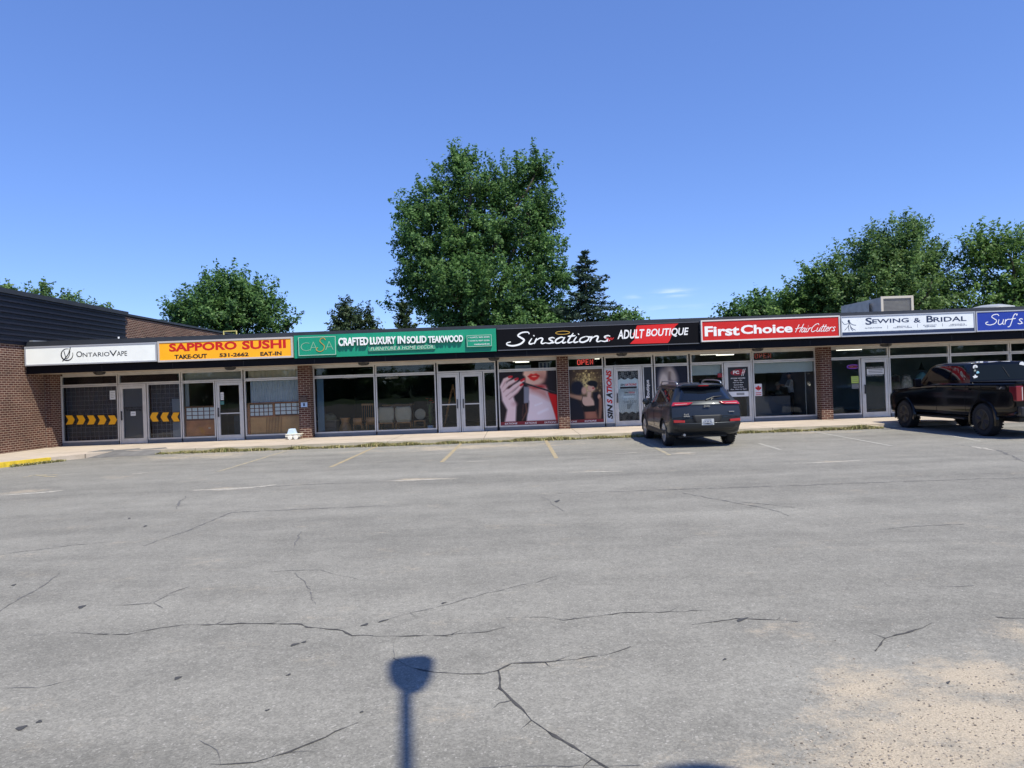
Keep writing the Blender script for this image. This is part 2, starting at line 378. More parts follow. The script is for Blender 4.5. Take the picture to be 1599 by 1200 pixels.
pts = [(yb[0] - d.x * 6, yb[1] - d.y * 6), (ya[0] - 0.2 * d.x, ya[1] - 0.2 * d.y)]
struct(MB().slab([pts[0], pts[1], (pts[1][0] + nrm.x * 0.16, pts[1][1] + nrm.y * 0.16), (pts[0][0] + nrm.x * 0.16, pts[0][1] + nrm.y * 0.16)], -0.2, ZW + 0.012).build('kerb', M_yellow))

# painted stall lines (worn), cracks, drips
def worn(name, rgb, lo=0.42, hi=0.6):
    g = NT(name); geo = g.n('NewGeometry'); p = geo.outputs['Position']
    f = g.rng(g.math('ADD', g.math('MULTIPLY', g.noise(p, 9, 8, 0.75), 0.6), g.math('MULTIPLY', g.noise(p, 70, 3), 0.4)), lo, hi)
    c = g.mix(f, (0.21, 0.205, 0.195), rgb); g.col(c); g.b.inputs['Roughness'].default_value = 0.85; return g.m
M_liney = worn('worn_yellow_line', (0.5, 0.36, 0.14), 0.40, 0.62)
M_linef = worn('faded_yellow_line', (0.5, 0.4, 0.2), 0.45, 0.6)
M_linew = worn('worn_white_line', (0.5, 0.47, 0.39), 0.40, 0.66)
for (a, b, m) in (((340, 737), (446, 705), M_linef), ((516, 730), (587, 698), M_liney), ((690, 722), (720, 693), M_liney), ((869, 716), (852, 688), M_liney), ((1045, 711), (1010, 692), M_linef), ((1219, 703), (1185, 693), M_linew), ((1393, 697), (1252, 671), M_linew), ((1532, 690), (1470, 678), M_linew)):
    A = Vector(G(*a)); B = Vector(G(*b)); t = (B - A).normalized(); q = Vector((-t.y, t.x)) * 0.05
    struct(MB().quad(*[(w.x, w.y, 0.004) for w in (A - q, A + q, B + q, B - q)]).build('parking_line', m))
mk = MB()
for poly in ([(38, 746), (55, 742), (70, 744)], [(55, 742), (90, 742)], [(70, 744), (88, 745)]):
    pp = [G(*c) for c in poly]
    for i in range(len(pp) - 1):
        A, B = Vector(pp[i]), Vector(pp[i + 1]); t = (B - A).normalized(); q = Vector((-t.y, t.x)) * 0.05
        mk.quad(*[(w.x, w.y, 0.004 + 0.002 * i) for w in (A - q, A + q, B + q, B - q)])
struct(mk.build('painted_mark', M_linef))

random.seed(5)
M_crack = mat('crack_filler', (0.055, 0.052, 0.05), 0.9, 0, 0.4, 20)
M_crack_light = mat('crack_dust', (0.13, 0.125, 0.12), 0.9, 0, 0.3, 20)
def crack(pix, w, m, zz=0.003):
    pts = [Vector(G(*p)) for p in pix]; out = []
    for i in range(len(pts) - 1):
        A, B = pts[i], pts[i + 1]; L = (B - A).length; n = max(2, int(L / 0.06)); q = Vector((-(B - A).y, (B - A).x)).normalized()
        n = min(n, 60); o = 0
        for j in range(n):
            o = 0.66 * o + random.gauss(0, 0.017) * min(1, L); out.append(A + (B - A) * (j / n) + q * o * math.sin(math.pi * j / n))
    out.append(pts[-1]); k = len(CR[m].v); n = len(out); b = CR[m]
    for i, p in enumerate(out):
        t = (out[min(i + 1, n - 1)] - out[max(i - 1, 0)]).normalized(); q = Vector((-t.y, t.x)) * w * (0.15 + 1.25 * random.random() ** 1.5) * (0.35 + 0.65 * math.sin(math.pi * (i + 0.6) / (n + 0.2)))
        b.v += [(p.x + q.x, p.y + q.y, zz), (p.x - q.x, p.y - q.y, zz)]
    b.f += [(k + 2 * i, k + 2 * i + 1, k + 2 * i + 3, k + 2 * i + 2) for i in range(n - 1)]
    for i in range(2, n - 2):
        if random.random() < .16:      # hairline branches and crumbled flakes at the edge
            p = out[i]; t = (out[i + 1] - p).normalized(); a = random.choice((-1, 1)) * random.uniform(.4, 1.5); d_ = Vector((t.x * math.cos(a) - t.y * math.sin(a), t.x * math.sin(a) + t.y * math.cos(a)))
            L_ = random.uniform(.03, .22); q = Vector((-d_.y, d_.x)) * w * .3; e_ = p + d_ * L_; m_ = p + d_ * L_ * .5 + Vector((random.gauss(0, .012), random.gauss(0, .012))); k2 = len(b.v)
            b.v += [(p.x + q.x, p.y + q.y, zz + .0006), (p.x - q.x, p.y - q.y, zz + .0006), (m_.x + q.x * .6, m_.y + q.y * .6, zz + .0006), (m_.x - q.x * .6, m_.y - q.y * .6, zz + .0006), (e_.x, e_.y, zz + .0006)]
            b.f += [(k2, k2 + 1, k2 + 3, k2 + 2), (k2 + 2, k2 + 3, k2 + 4)]
CR = {'a': MB(), 'b': MB()}
crack([(115, 988), (200, 991), (250, 981), (290, 976), (410, 974), (470, 975), (480, 980), (535, 985), (550, 993), (690, 993), (760, 987), (795, 978)], 0.010, 'a')
crack([(0, 995), (60, 992), (115, 988)], 0.006, 'b')
crack([(790, 965), (850, 964), (880, 969), (970, 957), (1120, 953)], 0.006, 'a')
crack([(614, 1028), (645, 1043), (680, 1050), (755, 1053), (778, 1047), (800, 1036), (900, 1030), (950, 1022), (985, 1010)], 0.009, 'a')
crack([(778, 1047), (780, 1075), (800, 1094), (830, 1125), (895, 1166), (925, 1185), (955, 1203)], 0.012, 'a')
crack([(619, 993), (614, 1012), (616, 1028)], 0.004, 'b')
crack([(0, 955), (30, 935), (60, 920), (93, 895)], 0.012, 'b')
crack([(165, 947), (240, 942), (270, 925), (300, 915)], 0.008, 'b')
crack([(240, 942), (255, 950)], 0.006, 'b')
crack([(276, 796), (280, 785), (290, 775)], 0.02, 'b')
crack([(225, 853), (310, 822), (360, 801), (480, 795), (600, 790)], 0.016, 'b')
crack([(1366, 1017), (1382, 997), (1440, 981), (1455, 973)], 0.011, 'a')
crack([(1080, 976), (1150, 966), (1245, 971)], 0.008, 'a')
crack([(1370, 828), (1430, 822), (1505, 819)], 0.014, 'b')
crack([(1065, 770), (1130, 782), (1190, 793), (1232, 806)], 0.016, 'b')
crack([(1140, 782), (1215, 790), (1260, 796)], 0.010, 'b')
crack([(325, 1193), (345, 1194), (400, 1190), (450, 1175), (560, 1128)], 0.006, 'a')
crack([(310, 1155), (340, 1172), (345, 1194)], 0.004, 'b')
crack([(590, 972), (640, 957), (700, 944), (790, 920), (900, 893)], 0.006, 'b')
crack([(460, 895), (476, 908), (494, 945)], 0.008, 'b')
crack([(470, 830), (460, 855)], 0.010, 'b')
crack([(1490, 694), (1560, 704), (1599, 722)], 0.03, 'b')
crack([(1555, 964), (1620, 966)], 0.012, 'a')
crack([(40, 862), (110, 852), (200, 845)], 0.008, 'b')
crack([(1450, 917), (1520, 915)], 0.008, 'b')
crack([(0, 1075), (60, 1074), (120, 1060)], 0.004, 'b')
crack([(845, 776), (865, 790), (885, 800)], 0.010, 'b')
crack([(560, 905), (500, 890), (420, 893)], 0.006, 'b')
crack([(820, 1197), (1000, 1195)], 0.003, 'b')
crack([(-20, 870), (60, 858)], 0.010, 'b')
crack([(860, 771), (1050, 765), (1200, 760), (1420, 752), (1640, 745)], 0.018, 'b')
crack([(250, 770), (480, 757), (600, 752)], 0.016, 'b')
crack([(800, 1195), (640, 1208)], 0.004, 'b')
dr = MB()
for (u, v, ru, rv, an) in ((128, 948, 6, 2, .3), (34, 1137, 9, 3, .35), (62, 1127, 5, 2, .3), (278, 1059, 6, 2, .2), (460, 1007, 7, 1.6, .2), (475, 1003, 4, 1.2, .3), (570, 976, 6, 1.4, .2), (598, 970, 8, 1, .2), (693, 942, 4, 1, .2), (565, 1112, 3, 1.2, 0), (451, 1054, 4, 1.2, .2), (418, 1109, 4, 1, 0), (22, 914, 4, 1, 0), (1158, 968, 9, 2, 0), (1131, 1030, 3, 1.4, 0), (1480, 1066, 3, 2, 0), (202, 810, 2, 1, 0), (227, 822, 3, 1, 0), (870, 783, 4, 1.5, 0)):
    pts = []
    for j in range(12):
        th = j / 12 * 2 * math.pi; r = 1 + 0.25 * math.sin(3 * th + u)
        du, dv = ru * r * math.cos(th), rv * r * math.sin(th)
        pts.append(G(u + du, v - du * 0.28 + dv))
    k0 = len(dr.v); dr.v += [(p[0], p[1], 0.0035) for p in pts]; dr.f.append(tuple(range(k0, k0 + 12)))
struct(CR['a'].build('asphalt_crack', M_crack)); struct(CR['b'].build('asphalt_crack', M_crack_light))
struct(dr.build('oil_stain', mat('oil', (0.055, 0.053, 0.05), 0.7)))

# weeds along the kerb
def weeds():
    rnd = random.Random(3); b = MB(); spots = []
    for i in range(11000):
        x = rnd.uniform(-11.2, XK)
        w = 0.5 + 0.5 * math.sin(x * 1.9) * math.sin(x * 0.63 + 1) + 0.35 * math.sin(x * 5.3)
        if 3.4 < x < 5.9 and rnd.random() < 0.6: continue
        if rnd.random() < 0.42 + 0.5 * max(0, w): spots.append((x, KERB - abs(rnd.gauss(0.02, 0.13)), 0.5 + 0.6 * max(0, w)))
    for i in range(260):
        t = rnd.random() ** 0.7; x = yb[0] + (ya[0] - yb[0]) * t; y = yb[1] + (ya[1] - yb[1]) * t; spots.append((x + 0.2 + rnd.random() * 0.2, y - 0.05 + rnd.gauss(0, .06), 0.7))
    for x, y, h in spots:
        for kk in range(3):
            hh = h * rnd.uniform(0.03, 0.12); a = rnd.random() * 6.28; l = rnd.uniform(0.02, 0.1); w = rnd.uniform(0.008, 0.02)
            dx, dy = math.cos(a), math.sin(a); px, py = -dy * w, dx * w
            b.quad((x - px, y - py, 0), (x + px, y + py, 0), (x + dx * l * .6 + px * .7, y + dy * l * .6 + py * .7, hh * .7), (x + dx * l, y + dy * l, hh))
    return b
g = NT('weed'); ri = g.n('NewGeometry'); cr = g.mix(ri.outputs['Random Per Island'], (0.13, 0.16, 0.04), (0.42, 0.34, 0.17)); g.col(cr); g.b.inputs['Roughness'].default_value = 0.8
wb = weeds(); wo = finish('weeds', wb.mesh('weeds', fix=False), g.m)
tag(wo, 'green and straw coloured weeds growing along the foot of the kerb', 'weeds', kind='stuff')

# ------------------------------------------------------------------ left building: brick with a ribbed metal fascia
XW = -16.7
lb = empty('brick_building', (-23, 27, 0), 'taller brown brick building with a dark ribbed metal band, at the left edge', 'building')
LY0 = 16.5
MB().box(-34, XW, LY0, 44, -0.1, 5.36).build('wall', M_brick, lb)
box('roof', mat('tar_roof', (0.06, 0.06, 0.06), 0.9), lb, -33.9, XW - 0.1, LY0 + 0.1, 43.9, 5.362, 5.40)
fb = MB(); Z0, Z1 = 3.74, 5.40; nr = 9; prof = []
for i in range(nr):
    z = Z0 + (Z1 - Z0) * i / nr; h = (Z1 - Z0) / nr
    prof += [(0.045, z), (0.045, z + h * 0.55), (0.11, z + h * 0.62), (0.11, z + h * 0.93), (0.045, z + h)]
rows = [[(XW + a, y, z) for y in (LY0 - 0.11, 30.75)] for a, z in prof]
fb.grid(rows); fb.quad(*[(XW, 30.75, Z0), (XW + 0.045, 30.75, Z0), (XW + 0.045, 30.75, Z1), (XW, 30.75, Z1)])
M_ribs = mat('ribbed_metal', (0.016, 0.017, 0.03), 0.38, 0.2, 0.1)
fb.build('metal_fascia', M_ribs, lb)
box('metal_fascia', M_ribs, lb, -34, XW + 0.11, LY0 - 0.12, LY0 - 0.004, Z0, Z1)
MB().box(-34, XW + 0.16, LY0 - 0.16, 30.85, 5.403, 5.56).box(-34, XW + 0.05, 30.853, 44.05, 5.403, 5.5).build('roof_cap', M_cap, lb)
box('corner_joint', mat('joint', (0.12, 0.1, 0.09), 0.8), lb, XW, XW + 0.004, 25.36, 25.375, 0.14, 2.75)

# ------------------------------------------------------------------ the row of shops
plaza = empty('shop_plaza', (0, 30, 0), 'long low flat-roofed row of shops with brown brick piers, big windows and a dark canopy', 'shop building')
XL, XR = XW + 0.003, 36.0
ZT = 3.86; ZB = 2.75
MB().box(XL, XR, YF + 0.1, 45, ZT - 0.22, ZT - 0.06).build('roof', mat('gravel_roof', (0.18, 0.17, 0.16), 0.95, 0, 0.2), plaza)
box('canopy_band', M_black, plaza, XL, XR, YF, YF + 0.12, ZB, ZT - 0.16)
MB().box(XL, XR, YF - 0.05, YF + 0.2, ZT - 0.157, ZT).build('roof_flashing', M_cap, plaza)
random.seed(8); xx = XL + 1.2
while xx < XR - 1:
    MB().box(xx - .003, xx + .053, YF - .057, YF + .19, ZT + .0005, ZT + .006).box(xx, xx + .05, YF - .056, YF - .0505, ZT - .15, ZT + .0004).build('flashing_joint', M_cap, plaza); xx += 3.05 + random.uniform(-.1, .1)
xx = XL + 2.6
while xx < XR - 1: box('canopy_seam', mat('seam_grey', (.02, .02, .022), .6), plaza, xx, xx + .012, YF - .003, YF - .0005, ZB + .01, ZB + .2); xx += 2.44
box('soffit', M_soffit, plaza, XL, XR, YF + 0.122, YG + 0.06, ZB + 0.01, ZB + 0.06)
box('header', M_alu, plaza, XL + .3, XR, YG - 0.07, YG + 0.07, ZB - 0.06, ZB + 0.008)
box('rear_wall', M_brick, plaza, XL, XR, 44.7, 45, 0, ZT - 0.23)
MB().box(XL, P(97, 640, YG)[0] - 0.002, 25.38, YG + 0.1, ZW - .05, ZB).build('brick_column', M_brick, plaza)
def FX(u): return P(u, 640, YG)[0]
cols = []
for u0, u1 in ((466.5, 490), (871.5, 889.5), (1274, 1301)):
    x0 = P(u0, 640, YC)[0]; x1 = P(u1 - (5 if u0 < 600 else 0), 640, YC)[0]
    if u0 > 600: x0 = P(u0 + (1 if u0 < 1000 else 9), 640, YC)[0]
    b = MB().box(x0, x1, YC, YG + 0.1, ZW - 0.05, ZB + 0.009); b.build('brick_column', M_brick, plaza); cols.append((x0, x1))
# floors, ceilings and partitions of the shops
M_floor = mat('shop_floor', (0.1, 0.09, 0.08), 0.35, 0, 0.2, 2)
M_ceil = mat('shop_ceiling', (0.3, 0.3, 0.3), 0.9)
xs = [FX(97), FX(284.5), (cols[0][0] + cols[0][1]) / 2, FX(778), FX(1079), (cols[2][0] + cols[2][1]) / 2, 28.0]
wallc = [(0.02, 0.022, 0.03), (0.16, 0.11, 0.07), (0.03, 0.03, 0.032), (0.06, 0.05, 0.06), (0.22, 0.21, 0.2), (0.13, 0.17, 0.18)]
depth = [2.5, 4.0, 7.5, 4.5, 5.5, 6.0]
for i in range(6):
    x0, x1, yb_ = xs[i], xs[i + 1], YG + depth[i]
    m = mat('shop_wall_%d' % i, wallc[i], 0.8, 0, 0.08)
    box('shop_floor', M_floor, plaza, x0 + .06, x1 - .06, YG + .075, yb_, ZW - .04, ZW + .012)
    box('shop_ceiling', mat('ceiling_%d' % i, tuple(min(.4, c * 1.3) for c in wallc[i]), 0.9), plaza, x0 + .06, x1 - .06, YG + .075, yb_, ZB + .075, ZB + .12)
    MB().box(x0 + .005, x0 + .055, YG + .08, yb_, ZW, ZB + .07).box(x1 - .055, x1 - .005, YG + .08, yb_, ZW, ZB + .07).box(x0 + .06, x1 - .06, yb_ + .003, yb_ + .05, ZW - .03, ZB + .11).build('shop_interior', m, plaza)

ZTR = 2.315   # transom bar centre
def window(u0, u1, z0=ZW + 0.13, z1=ZTR - 0.004, rail=0.13, name='window', x0=None, x1=None, pane=True):
    a = (FX(u0) if x0 is None else x0) + .002; c = (FX(u1) if x1 is None else x1) - .002; w = 0.042
    f = MB().box(a, a + w, YG - .05, YG + .05, z0, z1).box(c - w, c, YG - .05, YG + .05, z0, z1)
    f.box(a + w + .0005, c - w - .0005, YG - .048, YG + .048, z1 - .045, z1 - .001).box(a + w + .0005, c - w - .0005, YG - .048, YG + .048, z0, z0 + .05)
    fr = f.build(name, M_alu, plaza)
    if rail > .06:
        box('sill', M_alu_dark, fr, a + .01, c - .01, YG - .06, YG + .06, ZW - .01, z0 - .002)
    if pane: box('pane', M_glass, fr, a + w + .001, c - w - .001, YG - .004, YG + .004, z0 + .051, z1 - .046)
    return a + w, c - w
def transom(u0, u1, x0=None, x1=None):
    return window(u0, u1, ZTR + .004, ZB - .062, 0, 'transom_window', x0, x1)
def door(u0, u1, hinge='r', handle='bar', midrail=None, pane=M_glass):
    a = FX(u0) + .002; c = FX(u1) - .002; zt = ZTR - .006
    jm = MB().box(a, a + .05, YG - .06, YG + .06, ZW, zt).box(c - .05, c, YG - .06, YG + .06, ZW, zt).box(a + .051, c - .051, YG - .058, YG + .058, zt - .06, zt - .001)
    fr = jm.build('door_frame', M_alu, plaza)
    a2, c2, w = a + .056, c - .056, 0.085
    lf = MB().box(a2, a2 + w, YG - .045, YG + .02, ZW + .012, zt - .066).box(c2 - w, c2, YG - .045, YG + .02, ZW + .012, zt - .066)
    lf.box(a2 + w + .0005, c2 - w - .0005, YG - .043, YG + .018, ZW + .012, ZW + .2).box(a2 + w + .0005, c2 - w - .0005, YG - .043, YG + .018, zt - .16, zt - .067)
    if midrail: lf.box(a2 + w + .0005, c2 - w - .0005, YG - .04, YG + .012, midrail - .02, midrail + .02)
    d = lf.build('door', M_alu, fr)
    box('pane', pane, d, a2 + w + .001, c2 - w - .001, YG - .012, YG - .004, ZW + .201, zt - .161)
    hx = a2 + w / 2 if hinge == 'r' else c2 - w / 2
    MB().box(hx - .018, hx + .018, YG - .1, YG - .08, 1.0, 1.34).box(hx - .012, hx + .012, YG - .0795, YG - .046, 1.02, 1.06).box(hx - .012, hx + .012, YG - .0795, YG - .046, 1.28, 1.32).build('handle', mat('handle_dark', (0.05, 0.05, 0.055), .35, .6), d)
    return a2 + w, c2 - w, ZW + .2, zt - .16
w = {}
w['vape_a'] = window(97, 186); w['vape_d'] = door(187, 230); w['vape_b'] = window(231, 284)
transom(97, 186); transom(187, 284)
w['sushi_a'] = window(285, 337); w['sushi_d'] = door(338, 381, midrail=1.12); w['sushi_b'] = window(383, 0, x1=cols[0][0] + .02)
transom(285, 381); transom(383, 0, x1=cols[0][0] + .02)
xc = cols[0][1] + .01
w['casa_a'] = window(0, 587, x0=xc); w['casa_b'] = window(588, 682); w['casa_d'] = door(684, 719, 'l', midrail=1.15); door(720, 755, 'r', midrail=1.15); window(756, 776)
transom(0, 587, x0=xc); transom(588, 682); transom(684, 776)
w['sin_a'] = window(779, 0, x1=cols[1][0] + .03); w['sin_b'] = window(0, 944, x0=cols[1][1] + .005)
w['sin_n'] = window(945, 959.5); w['sin_d'] = door(960, 1004); w['sin_s'] = window(1005, 1021); w['sin_c'] = window(1023, 1077)
transom(779, 0, x1=cols[1][0] + .03); transom(0, 944, x0=cols[1][1] + .005); transom(946, 1021); transom(1023, 1077)
w['fch_a'] = window(1080, 1131); w['fch_d'] = door(1132, 1176); w['fch_b'] = window(1177, 0, x1=cols[2][0] + .01)
transom(1080, 1176); transom(1177, 0, x1=cols[2][0] + .01)
w['sew_a'] = window(0, 1345, x0=cols[2][1] + .005); w['sew_d'] = door(1346, 1389); w['sew_b'] = window(1390, 1484); w['sew_c'] = window(1485, 1578); window(1579, 1690)
transom(0, 1389, x0=cols[2][1] + .005); transom(1390, 1484); transom(1485, 1578); transom(1579, 1690)
box('shop_wall', M_brick, plaza, FX(1691), XR, YG - .05, YG + .1, ZW - .05, ZB - .06)

# ------------------------------------------------------------------ lettering tools
def text(s, m, parent, bl, tr, Y, name='lettering', bold=0.0, shear=0.0, depth=0.012, rot=0, dims=None):
    """flat letters scaled to the box between two photo corners on plane Y (or dims = x0, z0, x1, z1)"""
    cu = bpy.data.curves.new('txt', 'FONT'); cu.body = s; cu.shear = shear; cu.offset = bold; cu.resolution_u = 3; cu.extrude = 0.5
    ob = bpy.data.objects.new('txt', cu); me = bpy.data.meshes.new_from_object(ob)
    bpy.data.objects.remove(ob); bpy.data.curves.remove(cu); me.name = name
    co = np.empty(len(me.vertices) * 3); me.vertices.foreach_get('co', co); co = co.reshape(-1, 3)
    if rot: co = np.stack([-co[:, 1], co[:, 0], co[:, 2]], 1)
    lo, hi = co.min(0), co.max(0)
    if dims: x0, z0, x1, z1 = dims
    else: x0, z0 = P(bl[0], bl[1], Y); x1, z1 = P(tr[0], tr[1], Y)
    o = np.empty_like(co)
    o[:, 0] = x0 + (co[:, 0] - lo[0]) / (hi[0] - lo[0]) * (x1 - x0)
    o[:, 2] = z0 + (co[:, 1] - lo[1]) / (hi[1] - lo[1]) * (z1 - z0)
    o[:, 1] = Y - (co[:, 2] - lo[2]) / (hi[2] - lo[2]) * depth
    me.vertices.foreach_set('co', o.ravel()); me.materials.clear(); me.update()
    return finish(name, me, m, parent)
STK = {
 'S': (1.15, [[(1.15, 1.7), (.95, 2.0), (.5, 1.95), (.3, 1.55), (.6, 1.2), (.95, .8), (.8, .25), (.3, .0), (-.2, .15), (-.3, .45), (-.05, .6)]]),
 'i': (.42, [[(.12, 1), (.06, .25), (.2, 0), (.42, .15)], [(.17, 1.38), (.2, 1.5)]]),
 'n': (.86, [[(.05, 1), (.06, .5), (.05, 0)], [(.06, .55), (.3, .97), (.52, .85), (.54, .2), (.68, 0), (.88, .15)]]),
 's': (.66, [[(.55, .85), (.35, 1), (.14, .82), (.3, .55), (.5, .3), (.34, 0), (.02, .12)], [(.4, .05), (.66, .15)]]),
 'a': (.86, [[(.6, .8), (.35, 1), (.06, .6), (.1, .1), (.35, .02), (.58, .4)], [(.62, 1), (.58, .2), (.72, 0), (.88, .15)]]),
 't': (.5, [[(.26, 1.65), (.16, .8), (.14, .15), (.3, 0), (.5, .15)], [(-.05, 1.1), (.5, 1.2)]]),
 'o': (.8, [[(.4, 1), (.08, .7), (.1, .15), (.38, 0), (.66, .35), (.62, .85), (.38, 1)], [(.6, .9), (.85, .8)]]),
 'u': (.8, [[(.08, 1), (.06, .25), (.28, 0), (.55, .3), (.62, 1)], [(.62, 1), (.6, .2), (.78, 0)]]),
 'r': (.62, [[(.08, 1), (.08, 0)], [(.08, .55), (.3, .95), (.58, .95)]]),
 'f': (.62, [[(.75, 1.75), (.55, 2.0), (.35, 1.6), (.25, .6), (.1, -.35), (-.15, -.5)], [(0, .95), (.65, 1.1)]]),
 "'": (.35, [[(.15, 2), (.1, 1.6)]]),
 'H': (1.15, [[(.2, 1.9), (.05, 0)], [(1.1, 2.0), (.85, 0)], [(-.25, .85), (.6, 1.05), (1.25, 1.15)]]),
 'C': (1.15, [[(1.2, 1.6), (1.0, 1.95), (.5, 1.75), (.1, 1), (.15, .2), (.55, 0), (1.0, .3)]]),
 'e': (.7, [[(.08, .5), (.5, .62), (.5, .95), (.25, .95), (.05, .5), (.2, .02), (.65, .15)]]),
}
def script(s, m, parent, bl, tr, Y, weight, shear=0.3, thick=0.012, taper=False, name='lettering'):
    x0, z0 = P(bl[0], bl[1], Y); x1, z1 = P(tr[0], tr[1], Y); strokes = []; x = 0
    for ch in s:
        if ch == ' ': x += .45; continue
        adv, st = STK[ch]
        for q in st: strokes.append([(x + a + shear * b, b) for a, b in q])
        x += adv
    allp = [p for q in strokes for p in q]; lx = min(p[0] for p in allp); hx = max(p[0] for p in allp); lz = min(p[1] for p in allp); hz = max(p[1] for p in allp)
    b = MB()
    for i, q in enumerate(strokes):
        c = catmull([(x0 + (p[0] - lx) / (hx - lx) * (x1 - x0), z0 + (p[1] - lz) / (hz - lz) * (z1 - z0), 0) for p in q], 6)
        n = len(c); ws = [weight * ((0.55 + 0.55 * math.sin(math.pi * j / max(1, n - 1))) if taper else 1) for j in range(n)]
        b.ribbon([(p.x, p.y) for p in c], ws, Y - 0.0004 * (i % 5), thick)
    return b.build(name, m, parent)

def c1(x, y): return (x / 3.75, 420 + y / 3.75)
def c2(x, y): return (240 + x / 5.4538, 500 + y / 5.4538)
def c3(x, y): return (450 + x / 4.703, 490 + y / 4.703)
def c4(x, y): return (760 + x / 4.703, 490 + y / 4.703)
def c5(x, y): return (980 + x / 4.703, 470 + y / 4.703)
def c6(x, y): return (1280 + x / 4.614, 450 + y / 4.614)
GS = 'shop signs along the canopy'
def sign(u0, u1, z0, z1, mp, mf, label, fw=0.06, dep=0.16, panel=True):
    x0 = P(u0, 545, YF)[0]; x1 = P(u1, 545, YF)[0]; c = (x0 + x1) / 2
    s = empty('shop_sign', (c, YF - .06, z0), label, 'sign', GS)
    yf = YF - dep
    if mf is not None:
        MB().box(x0 + .004, x0 + fw, yf - .02, YF - .003, z0, z1).box(x1 - fw, x1 - .004, yf - .02, YF - .003, z0, z1).box(x0 + fw + .001, x1 - fw - .001, yf - .018, YF - .003, z0, z0 + fw).box(x0 + fw + .001, x1 - fw - .001, yf - .018, YF - .003, z1 - fw, z1).build('sign_frame', mf, s)
        box('sign_panel', mp, s, x0 + fw + .002, x1 - fw - .002, yf, YF - .004, z0 + fw + .001, z1 - fw - .001)
    else:
        box('sign_panel', mp, s, x0 + .004, x1 - .004, yf, YF - .003, z0, z1)
    return s, x0, x1, yf - .0005
ink = lambda n, c, **k: mat('ink_' + n, lin(c), .5, **k)
K_black = ink('black', (20, 20, 22)); K_white = mat('letter_white', (.8, .8, .8), .45); K_red = ink('red', (190, 20, 15)); K_navy = ink('navy', (30, 45, 78))
K_gold = ink('gold', (190, 150, 60))
M_frame_silver = mat('sign_frame_silver', (0.42, 0.43, 0.47), .45, .3)
# 1
s, x0, x1, yf = sign(43, 248.5, 3.02, 3.68, mat('sign_white', (.79, .81, .79), .35, 0, .03), M_frame_silver, 'white lightbox sign with thin black serif letters and a round emblem', .045)
for t, a, b, bd in (('O', (447, 518), (480, 483), 0), ('NTARIO', (484, 517), (640, 487), 0), ('V', (641, 513), (684, 478), 0), ('APE', (684, 511), (743, 481), 0)):
    text(t, K_black, s, c1(*a), c1(*b), yf, bold=bd, depth=.004)
e = MB(); cx, cz = P(*c1(392, 503), yf); rr = 0.2
e.ribbon([(cx + rr * math.cos(a), cz + rr * math.sin(a)) for a in np.linspace(1.25, 6.6, 40)], [.015 + .025 * math.sin(math.pi * i / 39) for i in range(40)], yf, .004)
e.ribbon([(q.x, q.y) for q in catmull([(cx - .16, cz - .22, 0), (cx + .02, cz - .02, 0), (cx + .1, cz + .15, 0), (cx + .12, cz + .24, 0)], 6)], .03, yf - .0045, .003)
e.ribbon([(q.x, q.y) for q in catmull([(cx - .1, cz + .13, 0), (cx - .06, cz - .02, 0), (cx - .03, cz - .14, 0), (cx + .07, cz - .05, 0), (cx + .11, cz + .12, 0)], 6)], .02, yf - .008, .003)
e.build('emblem', K_black, s)
# 2
s, x0, x1, yf = sign(249.5, 459.5, 2.99, 3.70, mat('sign_yellow', lin((250, 172, 20)), .4, 0, .04), mat('sign_frame_pale', (.55, .5, .46), .45, .2), 'yellow lightbox sign with big bold red letters above smaller black ones')
for t, a, b, m in (('SAPPORO', (131, 271), (705, 181), K_red), ('SUSHI', (753, 252), (1123, 166), K_red), ('TAKE-OUT', (177, 334), (453, 287), K_black), ('531-2662', (560, 317), (806, 275), K_black), ('EAT-IN', (908, 306), (1088, 266), K_black)):
    text(t, m, s, c2(*a), c2(*b), yf, bold=.035, depth=.004)
# 3
M_green = mat('sign_green', lin((14, 138, 106)), .45, 0, .03)
s, x0, x1, yf = sign(460.5, 775.5, 2.96, 3.74, M_green, None, 'long green sign with standing white block letters and a framed thin-lettered emblem', dep=.1)
def raised(bl, tr, d, line, parent, name):
    a, b_ = P(*bl, yf - d), P(*tr, yf - d); X0, Z0_, X1, Z1_ = a[0], a[1], b_[0], b_[1]
    o = box(name, M_green, parent, X0, X1, yf - d, yf - .001, Z0_, Z1_)
    f = MB(); y = yf - d - .001
    f.box(X0 + .01, X0 + .01 + line, y - .003, y, Z0_ + .01, Z1_ - .01).box(X1 - .01 - line, X1 - .01, y - .003, y, Z0_ + .01, Z1_ - .01).box(X0 + .011 + line, X1 - .011 - line, y - .003, y, Z0_ + .01, Z0_ + .01 + line).box(X0 + .011 + line, X1 - .011 - line, y - .003, y, Z1_ - .01 - line, Z1_ - .01)
    f.build('border', mat('border_pale', (.4, .55, .45), .5), o); return o
ob = raised(c3(75, 313), c3(348, 163), .08, .018, s, 'emblem_board')
yl = yf - .0845
for t, a, b in (('C', (92, 276), (155, 212)), ('A', (158, 272), (212, 206)), ('A', (272, 268), (330, 202))):
    text(t, mat('letter_sage', (.22, .42, .28), .5), ob, c3(*a), c3(*b), yl, bold=-.022, depth=.003)
script('S', K_gold, ob, c3(207, 280), c3(272, 180), yl, .02, 0.0)
for t, a, b in (('CRAFTED', (372, 240), (588, 172)), ('LUXURY', (603, 229), (790, 168)), ('IN', (806, 222), (860, 165)), ('SOLID', (873, 221), (1015, 163)), ('TEAKWOOD', (1030, 217), (1284, 158))):
    text(t, K_white, s, c3(*a), c3(*b), yf - .03, bold=.03, depth=.07)
ob2 = raised(c3(590, 278), c3(1078, 226), .05, .006, s, 'slogan_board')
